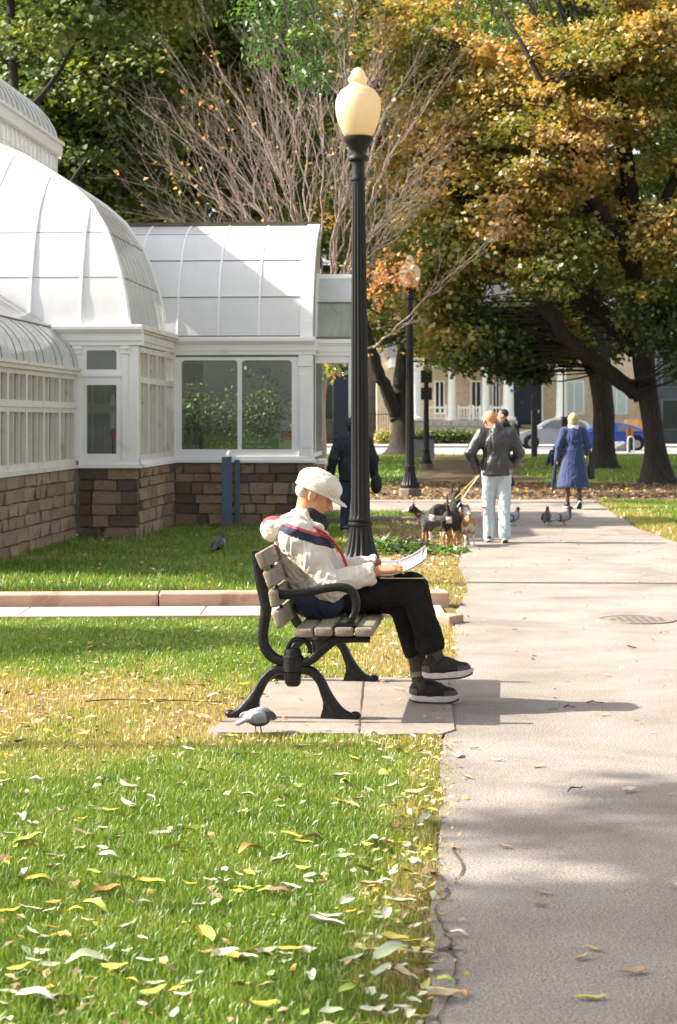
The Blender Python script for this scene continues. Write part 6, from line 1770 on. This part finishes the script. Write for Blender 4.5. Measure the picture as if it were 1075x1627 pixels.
# ------------------------------------------------------------------ across the street
brick_m = mat('house_brick', (.44, .34, .24), (.52, .42, .31), (.58, .48, .36), scale=3, rough=.9, bump=.3, bscale=10)
hstone = mat('house_stone', (.34, .31, .28), (.46, .43, .40), scale=3, rough=.9, bump=.8, bscale=5)
wtrim = mat('house_trim', (.70, .70, .68), (.78, .78, .76), scale=3, rough=.6)
HD = 118.0
hx = lambda px: (px - CX) / FPX * HD
hz = lambda py, D=HD: CAMH + (HY - py) / FPX * D
ho = empty('porch_house', (hx(740), HD, 0)); X0 = hx(740)
rel = lambda px: hx(px) - X0
MB().box(rel(600), rel(1040), 3.0, 12, 0, 8.5).build('wall', brick_m, ho)
MB().box(rel(625), rel(822), 0, 3.0, 0, 1.53).build('porch_base', hstone, ho)
for k in range(4):
    for i in range(14):
        x0 = rel(625) + i * .56 + (k % 2) * .25
        if x0 + .5 < rel(822): MB().box(x0, x0 + .52, -.05, 0.0, .08 + k * .36, .38 + k * .36).build('stone', hstone, bpy.data.objects['porch_base'], bevel=.02, seg=1)
MB().box(rel(620), rel(905), -.2, 3.0, 4.9, 5.5).build('porch_beam', wtrim, ho)
rf = MB(); rf.prism([(-.6, 5.5), (3.0, 6.6), (3.0, 5.5)], rel(615), rel(910), 'x'); rf.build('porch_roof', mat('slate', (.07, .07, .08), scale=3), ho)
MB().prism([(2.6, 8.5), (7.5, 12), (12.4, 8.5)], rel(595), rel(1045), 'x').build('roof', mat('slate'), ho)
for px, r_ in ((660, .42), (718, .26), (772, .24), (808, .36), (893, .36), (840, .0)):
    if r_: MB().lathe([(r_ * 1.35, 1.53), (r_ * 1.35, 1.70), (r_ * 1.05, 1.78), (r_, 1.9), (r_ * .82, 4.6), (r_ * 1.1, 4.7), (r_ * 1.3, 4.9)], 16, c=(rel(px), .3, 0)).build('column', wtrim, ho, smooth=40)
for a, b in ((672, 710), (727, 748), (750, 765), (778, 800), (640, 652)):
    rl = MB(); rl.box(rel(a), rel(b), .25, .33, 2.28, 2.40); rl.box(rel(a), rel(b), .26, .32, 1.62, 1.70); rl.box(rel(a), rel(a) + .12, .22, .36, 1.53, 2.5); rl.box(rel(b) - .12, rel(b), .22, .36, 1.53, 2.5)
    ro = rl.build('railing', wtrim, ho)
    for i in range(1, 4): MB().box(rel(a) + (rel(b) - rel(a)) * i / 4 - .03, rel(a) + (rel(b) - rel(a)) * i / 4 + .03, .27, .31, 1.70, 2.28).build('baluster', wtrim, ro)
dglass = glass_mat('house_glass', (.35, .4, .42), 1.2, .25, (.10, .13, .12))
def hwin(a, b, y0, y1, m=None, dk=False):
    f = MB(); f.box(rel(a) - .12, rel(b) + .12, 2.93, 3.0, hz(y1) - .12, hz(y0) + .12); o = f.build('window', wtrim, ho)
    MB().box(rel(a), rel(b), 2.90, 2.93, hz(y1), hz(y0)).build('pane', m or dglass, o)
    MB().box((rel(a) + rel(b)) / 2 - .04, (rel(a) + rel(b)) / 2 + .04, 2.87, 2.90, hz(y1), hz(y0)).build('mullion', wtrim, o)
pale = mat('pale_blind', (.40, .50, .50), (.48, .57, .57), scale=2, rough=.4)
hwin(696, 708, 606, 655); hwin(755, 768, 606, 655); hwin(790, 798, 606, 655); hwin(907, 935, 606, 655, pale); hwin(975, 1005, 608, 655, pale); hwin(640, 652, 600, 650)
dr_ = MB().box(rel(822), rel(868), 2.9, 3.0, .5, 4.2).build('door', mat('door_navy', (.012, .018, .04), scale=3, rough=.4), ho)
MB().box(rel(819), rel(822), 2.85, 3.0, .3, 4.4).build('door_frame', wtrim, ho); MB().box(rel(868), rel(871), 2.85, 3.0, .3, 4.4).build('door_frame', wtrim, ho); MB().box(rel(862), rel(864), 2.85, 2.9, 2.0, 2.2).build('handle', wtrim, dr_)
for i in range(4): MB().box(rel(820), rel(872), 1.2 - i * .5, 2.9, i * .25 - .01 * (i == 0), .25 + i * .25 - .002).build('step', hstone, ho)
MB().box(rel(830), rel(862), 1.0, 1.3, 1.05, 1.25).build('planter', mat('autumn_flowers', (.35, .22, .05), (.5, .35, .08), scale=20), ho)
tag(ho, 'brick house with white porch columns and railing across the street', 'house')
ob = empty('dark_building', (hx(1120), HD + 2, 0)); MB().box(-2.7, 14, 0, 12, 0, 9).build('wall', mat('bluegrey_cladding', (.035, .045, .06), (.06, .07, .09), scale=2, rough=.4), ob)
for i in range(8):
    for k in range(3): 
        q = MB().box(-2.4 + i * 2, -.8 + i * 2, -.06, -.0, .9 + k * 2.7, 2.9 + k * 2.7).build('window', mat('bluegrey_frame', (.10, .12, .14), scale=2), ob); MB().box(-2.3 + i * 2, -.9 + i * 2, -.09, -.06, 1.0 + k * 2.7, 2.8 + k * 2.7).build('pane', dglass, q)
tag(ob, 'dark blue-grey building at the right edge behind the maple', 'building')
lbd = empty('stone_building', (hx(540), HD + 6, 0)); MB().box(-14, 3.3, 0, 10, 0, 9).build('wall', mat('dark_stone', (.05, .045, .045), (.09, .08, .075), scale=1.5, rough=.9), lbd); MB().box(-.4, 1.2, -.08, 0, .2, 5).build('door', mat('door_navy'), lbd)
for i in range(5):
    q = MB().box(-12 + i * 2.6, -10.8 + i * 2.6, -.06, 0, 1.5, 4.0).build('window', mat('bluegrey_frame'), lbd); MB().box(-11.9 + i * 2.6, -10.9 + i * 2.6, -.09, -.06, 1.6, 3.9).build('pane', dglass, q)
tag(lbd, 'dark building behind the iron fence left of the porch house', 'building')
fn_ = empty('iron_fence', (hx(596), 113.5, .12)); fm_ = mat('fence_iron', (.012, .012, .013), scale=5, rough=.5)
for z in (.25, 1.75): MB().box(-3.5, 2.2, -.02, .02, z, z + .05).build('rail', fm_, fn_)
for i in range(39): MB().box(-3.5 + i * .15, -3.475 + i * .15, -.012, .012, 0, 2.0).build('picket', fm_, fn_)
tag(fn_, 'tall black iron fence left of the porch house', 'fence')
def hedge(x0, x1, y, h, w, label, n, tf=.35):
    r = empty('hedge', ((x0 + x1) / 2, y, .10)); L = (x1 - x0) / 2
    pos = np.stack([rng.uniform(-L, L, n), rng.normal(0, w * .3, n), rng.uniform(0, 1, n) * h * (.85 + .15 * np.sin(rng.uniform(0, 30, n)))], -1)
    pos[:, 2] *= .8 + .35 * fnoise(pos[:, 0], 0 * pos[:, 0], 1.4); V, Fq = leaf_quads(pos, .17, .7, .5)
    np_mesh('foliage', V, Fq, LEAF['green'], r, tint=np.clip(tf + rng.normal(0, .16, n), 0, 1))
    for i in range(5): MB().tube([(-L + L * 2 * (i + .5) / 5, 0, -.05), (-L + L * 2 * (i + .5) / 5 + .1, 0, h * .7)], .03, 5).build('stem', bark_d, r)
    return tag(r, label, 'hedge')
hedge(hx(648), hx(800), 115.5, .95, .8, 'clipped green hedge below the porch of the brick house', 5200)
hedge(hx(592), hx(640), 112.8, .9, .7, 'rusty shrub by the iron fence', 900, .95)
hedge(hx(915), hx(960), 115.8, .8, .7, 'low shrubs under the pale window', 900, .6)
wp = empty('wood_panel', ((1009 - CX) / FPX * 114, 114, .12)); 
for i in range(6): MB().box(-.62 + i * .21, -.42 + i * .21, -.04, .04, 0, 1.45 + .02 * (i % 2)).build('plank', mat('raw_wood', (.45, .22, .07), (.56, .30, .11), scale=3, rough=.8, rnd=.1), wp)
MB().box(-.62, .64, .041, .09, .3, .42).build('rail', mat('raw_wood'), wp); tag(wp, 'orange wooden panel left of the maple trunk across the street', 'panel')
# cars
tyre = mat('tyre', (.012, .012, .012), scale=8, rough=.85); rim_m = mat('rim', (.30, .30, .31), scale=9, rough=.35, metal=.7)
def car(loc, rotz, paint, label, L=4.4, Hc=1.45, hatch=False):
    r = empty('parked_car', loc, rotz); k = L / 4.5; h = Hc / 1.45
    lower = [(-2.22, .32), (-2.26, .62), (-2.16, .90), (-1.5, .97), (-.2, .97), (1.05, .93), (1.85, .80), (2.20, .62), (2.25, .38), (2.12, .24), (-2.1, .24)]
    low = smooth_curve([(x * k, z * h) for x, z in lower], 3, True)
    mb = MB(); n = len(low); ws = [(-.80, .93), (-.88, 1.0), (.88, 1.0), (.80, .93)]
    vs = [(x * s, w, (z - .55) * (s if s < 1 else 1) + .55) for w, s in ws for x, z in low]
    fs = [tuple(range(n)), tuple(range(4 * n - 1, 3 * n - 1, -1))] + [(a * n + i, (a + 1) * n + i, (a + 1) * n + (i + 1) % n, a * n + (i + 1) % n) for a in range(3) for i in range(n)]
    mb.add(vs, fs).build('body', paint, r, smooth=50)
    up = [(-1.95, .95), (-1.75, 1.28), (-1.1, 1.44), (-.1, 1.47), (.45, 1.36), (1.25, .93)] if hatch else [(-2.0, .95), (-1.35, 1.25), (-.75, 1.41), (.0, 1.43), (.5, 1.32), (1.25, .92)]
    up = [(x * k, z * h) for x, z in up]; q = smooth_curve(up, 4)
    mb = MB(); n = len(q); vs = [(x, s * (.80 - .22 * (z - .93 * h) / (.5 * h)), z) for s in (-1, 1) for x, z in q]
    mb.add(vs, [tuple(range(n)), tuple(range(2 * n - 1, n - 1, -1))] + [(i, n + i, n + i + 1, i + 1) for i in range(n - 1)] + [(0, n - 1, 2 * n - 1, n)]).build('roof', paint, r, smooth=50)
    gl = mat('car_glass', (.05, .06, .065), (.09, .10, .105), scale=2, rough=.08, spec=.8)
    ins = lambda p: ((p[0] + .25 * k) * .86 - .25 * k, .975 * h + (p[1] - .95 * h) * .80)
    wq = [ins(p) for p in q if p[1] > .94 * h]
    for s in (-1, 1):
        for a, b in ((0, .48), (.52, 1)):
            seg = [(x, z) for x, z in wq if a <= (x - wq[0][0]) / (wq[-1][0] - wq[0][0]) <= b]
            if len(seg) < 3: continue
            poly = seg + [(seg[-1][0], .98 * h), (seg[0][0], .98 * h)]
            vs = [(x, s * (.815 - .22 * (z - .93 * h) / (.5 * h) + e), z) for e in (0, -.03) for x, z in poly]; n = len(poly)
            MB().add(vs, [tuple(range(n)), tuple(range(2 * n - 1, n - 1, -1))] + [(i, n + i, n + (i + 1) % n, (i + 1) % n) for i in range(n)]).build('window', gl, r)
    for x, nm in ((1.40 * k, 0), (-1.38 * k, 0)):
        for s in (-1, 1):
            w = empty('wheel', (x, s * .80, .33)); w.parent = r
            MB().tube([(0, -.10, 0), (0, .10, 0)], .33, 20).build('tyre', tyre, w); MB().tube([(0, -.112, 0), (0, .112, 0)], .21, 14).build('rim', rim_m, w)
            MB().tube([(x, s * .80, .36), (x, s * .885, .36)], .40, 20).build('wheel_arch', tyre, r)
    for s in (-1, 1):
        MB().ball((2.08 * k, s * .62, .66 * h), (.12, .18, .07), 10, 6).build('headlight', mat('headlight', (.6, .6, .6), scale=5, rough=.15), r)
        MB().ball((-2.12 * k, s * .62, .78 * h), (.10, .18, .08), 10, 6).build('tail_light', mat('tail_light', (.35, .02, .02), scale=5, rough=.2), r)
        MB().ball((.85 * k, s * .93, 1.0 * h), (.07, .07, .06), 8, 6).build('mirror', paint, r)
    return tag(r, label, 'car', 'cars parked along the street')
silver = mat('paint_silver', (.36, .37, .39), (.42, .43, .45), scale=3, rough=.28, metal=.5, spec=.6)
cblue = mat('paint_blue', (.022, .06, .30), (.03, .075, .36), scale=3, rough=.22, metal=.2, spec=.6)
car(((818 - CX) / FPX * 102 + 2.15, 102, .006), R(180), silver, 'silver car parked behind the dark post left of the woman', 4.3, 1.62, True)
car(((962 - CX) / FPX * 97, 97, .006), R(180), cblue, 'blue sedan parked between the two tree trunks', 4.7, 1.42)
# street furniture
dpm = mat('post_wood', (.035, .03, .026), (.06, .052, .045), scale=6, rough=.9, bump=.3)
for px, py, h, lab in ((848.5, 727, 1.95, 'thick dark wooden post left of the far bench'), (896.5, 727, 1.65, 'dark wooden post right behind the woman in blue')):
    g = G(px, py); o = empty('wooden_post', g); MB().box(-.12, .12, -.12, .12, 0, h).build('post', dpm, o, bevel=.02, seg=1); MB().box(-.13, .13, -.13, .13, h + .001, h + .05).build('cap', dpm, o)
    if px < 860:
        for s in (-.08, .08): MB().tube([(s, 0, h), (s * 1.6, 0, h + .4), (s * .4, 0, h + .75)], .02, 5).build('wire', dpm, o)
    tag(o, lab, 'post')
sg = G(895, 718); so = empty('sign_pole', sg); MB().tube([(0, 0, 0), (0, 0, 5)], .04, 8).build('pole', dpm, so); MB().box(-.25, .25, -.03, .0, 4.2, 4.8).build('plate', mat('plate_dark'), so); tag(so, 'thin dark sign pole rising above the woman in blue', 'sign pole')
binr = empty('litter_bin', G(673, 728)); MB().box(-.42, .42, -.3, .3, 0, .78).build('body', mat('bin_grey', (.16, .16, .165), (.22, .22, .225), scale=4, rough=.6), binr, bevel=.03); MB().box(-.46, .46, -.34, .34, .79, .92).build('lid', mat('bin_lid', (.05, .05, .05), scale=4), binr, bevel=.03); MB().box(-.2, .2, -.37, -.33, .82, .89).build('slot', blackm, binr); tag(binr, 'grey litter bin beside the farthest lamp post', 'litter bin')
hoop = mat('hoop_steel', (.5, .5, .5), (.58, .58, .58), scale=6, rough=.4, metal=.3)
for px, py, lab in ((976, 712, 'steel bike hoop left of the orange sign'), (1002, 720, 'steel bike hoop under the orange sign'), (1027, 715, 'steel bike hoop close by the maple trunk')):
    o = empty('bike_hoop', G(px, py)); MB().tube(smooth_curve([(-.14, 0, 0), (-.14, 0, .62), (-.07, 0, .76), (.07, 0, .76), (.14, 0, .62), (.14, 0, 0)], 4), .035, 8).build('hoop', hoop, o, smooth=60); MB().box(-.2, .2, -.06, .06, 0, .02).build('base_plate', hoop, o); tag(o, lab, 'bike hoop', 'bike hoops by the street')
o = empty('orange_sign', G(1002, 719) + Vector((0, .35, 0))); MB().tube([(0, 0, 0), (0, 0, 1.2)], .06, 8).build('post', blackm, o); MB().box(-.17, .17, -.05, -.02, .75, 1.15).build('plate', mat('plate_orange', (.45, .15, .03), scale=7), o); tag(o, 'small orange sign on a short black post before the blue car', 'sign')
S = SDF((-.8, -.5, -.1), (.8, .5, .7), .05); S.ell((0, 0, .15), (.55, .35, .32), None, .1).ell((.2, 0, .2), (.35, .3, .25), None, .1)
o = S.build('boulder', mat('boulder', (.16, .15, .14), (.28, .26, .25), scale=3, rough=.95, bump=.8, bscale=8), None, fold=(.05, (4, 4, 4))); o.location = G(982, 717); tag(o, 'rounded grey boulder beside the dark trunk', 'boulder')

# ------------------------------------------------------------------ brush pile, twigs, fallen leaves
pr = empty('leaf_pile', (.80, 22.3, 0)); n = 850
a = rng.uniform(-.55, .75, n) * rng.uniform(.5, 1, n); q = rng.normal(0, .20, n); pos = np.stack([a, q, np.abs(rng.normal(0, .075, n)) * np.clip(.75 - a, .1, 1) + .02], -1); V, Fq = leaf_quads(pos, .10, .55, .5)
np_mesh('leaves', V, Fq, LEAF['bright'], pr, tint=np.clip(.45 + rng.normal(0, .28, n), 0, 1))
mb = MB()
for i in range(26):
    x = random.uniform(-.5, .2); y = random.gauss(0, .15); an = random.uniform(-.6, .6); l = random.uniform(.2, .45)
    mb.tube([(x, y, .03), (x + l * .5 * math.cos(an), y + l * .5 * math.sin(an), random.uniform(.05, .2)), (x + l * math.cos(an), y + l * math.sin(an), random.uniform(.03, .14))], [.012, .009, .004], 5)
mb.build('twigs', bark, pr)['kind'] = 'stuff'
tag(pr, 'low heap of cut leafy twigs on dry grass beside the near lamp post', 'leaf pile')
tg = [((915, 1262), 50, .06), ((945, 1123), -8, .045), ((905, 1130), 4, .03), ((200, 1122), 6, .22), ((300, 1124), -4, .18)]
for i, ((px, py), an, ln) in enumerate(tg):
    g = G(px, py); o = MB().tube(smooth_curve([(-ln, 0, .0), (-ln * .3, .012, .008), (ln * .3, -.01, .004), (ln, .006, .002)], 4), [.004] * 6 + [.0025] * 7, 6).build('twig', bark, None, smooth=60)
    o.location = g + Vector((0, 0, .022 if px > 690 else .03)); o.rotation_euler = (0, 0, R(an))
    tag(o, ['short curved twig on the shaded path', 'dark straight twig lying in the reader\'s shadow', 'small twig near the end of the reader\'s shadow', 'long thin stick on the dry grass left of the bench', 'thin stick on dry grass close to the bench rear leg', 'pale twig at the broken path edge'][i], 'twig')
cols = {'pale green': [(.40, .45, .26), (.55, .58, .38)], 'yellow': [(.52, .42, .05), (.62, .52, .10)], 'tan': [(.42, .29, .15), (.54, .40, .24)], 'orange': [(.52, .25, .05), (.62, .36, .09)], 'cream': [(.62, .54, .40), (.72, .66, .54)], 'brown': [(.20, .11, .06), (.30, .18, .10)], 'lime': [(.28, .36, .05), (.42, .50, .10)]}
lmats = {k: mat('fallen_' + k.replace(' ', '_'), *v, scale=25, rough=.6, bump=.4, bscale=60, rnd=.12, spec=.3) for k, v in cols.items()}
rl = random.Random(21)
def leaf_mesh(m, L=1.0, W=.42, bend=.2, cup=.15, skew=.0, lobes=0):
    mb = MB(); nx = 8; vs = []
    for i in range(nx + 1):
        u = i / nx; w = W * .5 * math.sin(math.pi * min(1, u ** .8)) ** .75 * (1 - .25 * u)
        if lobes: w *= 1 + .35 * math.cos(u * lobes * math.pi)
        x = (u - .5) * L; y = skew * math.sin(u * 3)
        z = bend * (u - .5) ** 2 * L + .015 * math.sin(u * 7 + skew * 40)
        for v in (-1, -.5, 0, .5, 1): vs.append((x, y + v * w, z + cup * abs(v) ** 1.5 * w + .045 * math.sin(u * 11 + v * 3 + skew * 30) * W * abs(v)))
    fs = [(i * 5 + j, (i + 1) * 5 + j, (i + 1) * 5 + j + 1, i * 5 + j + 1) for i in range(nx) for j in range(4)]
    vs.append((-.5 * L - .16, skew * .1, .02)); fs.append((0 * 5 + 2, 0 * 5 + 1, len(vs) - 1))
    me = mb.add(vs, fs).mesh('fallen_leaf', m)
    zmin = min(v.co.z for v in me.vertices)
    for v in me.vertices: v.co.z -= zmin
    me.polygons.foreach_set('use_smooth', np.ones(len(me.polygons), bool))
    return me
shapes = [dict(W=.36, bend=.35, cup=.3), dict(W=.46, bend=.15, cup=-.25, skew=.04), dict(W=.30, bend=.6, cup=.5, skew=-.05), dict(W=.50, bend=.45, cup=.6, skew=.06), dict(W=.42, bend=.4, cup=.6, skew=.08), dict(W=.44, bend=-.5, cup=.5, skew=-.07)]
LM = {k: [leaf_mesh(m, **s) for s in shapes] for k, m in lmats.items()}
def drop(px, py, size, k, z, place):
    g = G(px, py); o = bpy.data.objects.new('fallen_leaf', rl.choice(LM[k])); COL.objects.link(o)
    o.location = (g.x, g.y, z); s = size * rl.uniform(.55, 1.15); o.scale = (s, s, s)
    o.rotation_euler = (rl.gauss(0, .15), rl.gauss(0, .12), rl.uniform(0, 6.28) if rl.random() < .45 else rl.gauss(0, .5))
    tag(o, place[0] % k, 'leaf', place[1])
G1 = ('%s fallen leaf on the lawn in front of the bench', 'fallen leaves on the front lawn'); G3 = ('%s fallen leaf on the lawn beside or behind the bench', 'fallen leaves on the lawn around the bench'); G2 = ('%s fallen leaf lying on the path', 'fallen leaves on the path')
kk = ['pale green', 'yellow', 'tan', 'orange', 'cream', 'brown', 'lime']; w1 = [26, 18, 14, 6, 26, 5, 9]
cnt = 0
while cnt < 230:
    py = 1165 + 470 * rl.random() ** .95; px = rl.uniform(-5, 712) if rl.random() < .84 else rl.gauss(625, 60)
    g = G(px, py)
    if g.x > float(np.interp(g.y, PL_Y, PL_X)) + .07: continue
    drop(px, py, rl.choice((.085, .10, .075, .06, .115)), rl.choices(kk, w1)[0], rl.uniform(.014, .034), G1); cnt += 1
cnt = 0
while cnt < 44:
    py = 985 + 180 * rl.random(); px = rl.uniform(0, 420) if rl.random() < .75 else rl.uniform(590, 730)
    g = G(px, py)
    if g.x > float(np.interp(g.y, PL_Y, PL_X)) or (g.y > 14.6): continue
    drop(px, py, rl.choice((.085, .10, .075)), rl.choices(kk, [6, 12, 30, 12, 18, 20, 4])[0], rl.uniform(.014, .03), G3); cnt += 1
for (px, py, k, s) in ((942, 1515, 'yellow', .075), (938, 1594, 'yellow', .10), (728, 1493, 'cream', .07), (708, 1515, 'tan', .12), (860, 1445, 'pale green', .08), (960, 1140, 'lime', .07), (855, 1222, 'tan', .06), (790, 1212, 'cream', .08), (752, 1194, 'lime', .07), (1000, 1262, 'cream', .09), (1068, 1416, 'cream', .09), (1003, 1552, 'tan', .09), (735, 1588, 'orange', .07), (735, 1470, 'tan', .05), (800, 1352, 'tan', .08), (926, 1530, 'tan', .07), (1037, 1168, 'cream', .05), (880, 1130, 'cream', .07), (818, 1005, 'brown', .07), (1003, 1032, 'brown', .08), (965, 1033, 'tan', .06), (893, 1002, 'tan', .06), (740, 1240, 'tan', .07), (728, 1205, 'cream', .10), (1066, 1268, 'tan', .06), (862, 1425, 'tan', .07)):
    drop(px, py, s, k, .014, G2)
# the many smaller ones no one could count
def litter(n, fx, size, label, z0=.016, cset=('pale green', 'yellow', 'tan', 'orange', 'cream', 'brown'), wts=(10, 16, 34, 10, 14, 16)):
    pts = []
    while len(pts) < n:
        p = fx()
        if p is not None: pts.append(p)
    pos = np.array([(p[0], p[1], z0 + rl.uniform(0, .015)) for p in pts]); V, Fq = leaf_quads(pos, size, .55, 3.0, .10)
    mi = rng.choice(len(cset), n, p=np.array(wts) / sum(wts))
    o = np_mesh('leaf_litter', V, Fq, [lmats[c] for c in cset], mi=mi); tag(o, label, 'leaf litter', kind='stuff')
def edge_pt():
    y = rl.uniform(4.2, 9.2); x = float(np.interp(y, PL_Y, PL_X)) + rl.gauss(-.04, .06); return (x, y)
litter(190, edge_pt, .034, 'scraps of dead leaves along the path edge in front of the bench')
def lawn_pt():
    y = 4.3 + 10 * rl.random(); x = rl.uniform(-.1792 * y - .3, float(np.interp(y, PL_Y, PL_X)))
    if pip(np.array([x]), np.array([y]), PAD)[0] and rl.random() < .9: return None
    if rl.random() > .35 + .65 * float(dryness(x, y)): return None
    return (x, y)
litter(1300, lawn_pt, .045, 'small dry leaf scraps scattered through the lawn', .014)
def far_pt():
    y = rl.uniform(16.2, 31); x = rl.uniform(-3.2, 2.2)
    if x > float(np.interp(y, PL_Y, PL_X)) or x < float(greenhouse_edge(np.array(y))) or rl.random() > .1 + float(dryness(x, y)): return None
    return (x, y)
litter(900, far_pt, .075, 'small dry leaves on the lawn between edging beam and lamp post')
def dirt_pt():
    y = rl.uniform(33, 47); x = rl.uniform(-4, 10)
    if rl.random() > .12 + float(soilness(x, y)) or (y < 37 and rl.random() < .8): return None
    return (x, y)
litter(3500, dirt_pt, .11, 'dead leaves covering the bare earth under the far trees', .012, ('tan', 'brown', 'orange', 'yellow'), (30, 40, 12, 8))
def path_pt():
    y = rl.uniform(9, 31); x = rl.uniform(float(np.interp(y, PL_Y, PL_X)), 4); return (x, y)
litter(260, path_pt, .04, 'tiny leaf bits scattered over the path', .012, ('tan', 'brown', 'cream', 'yellow'), (30, 30, 20, 8))
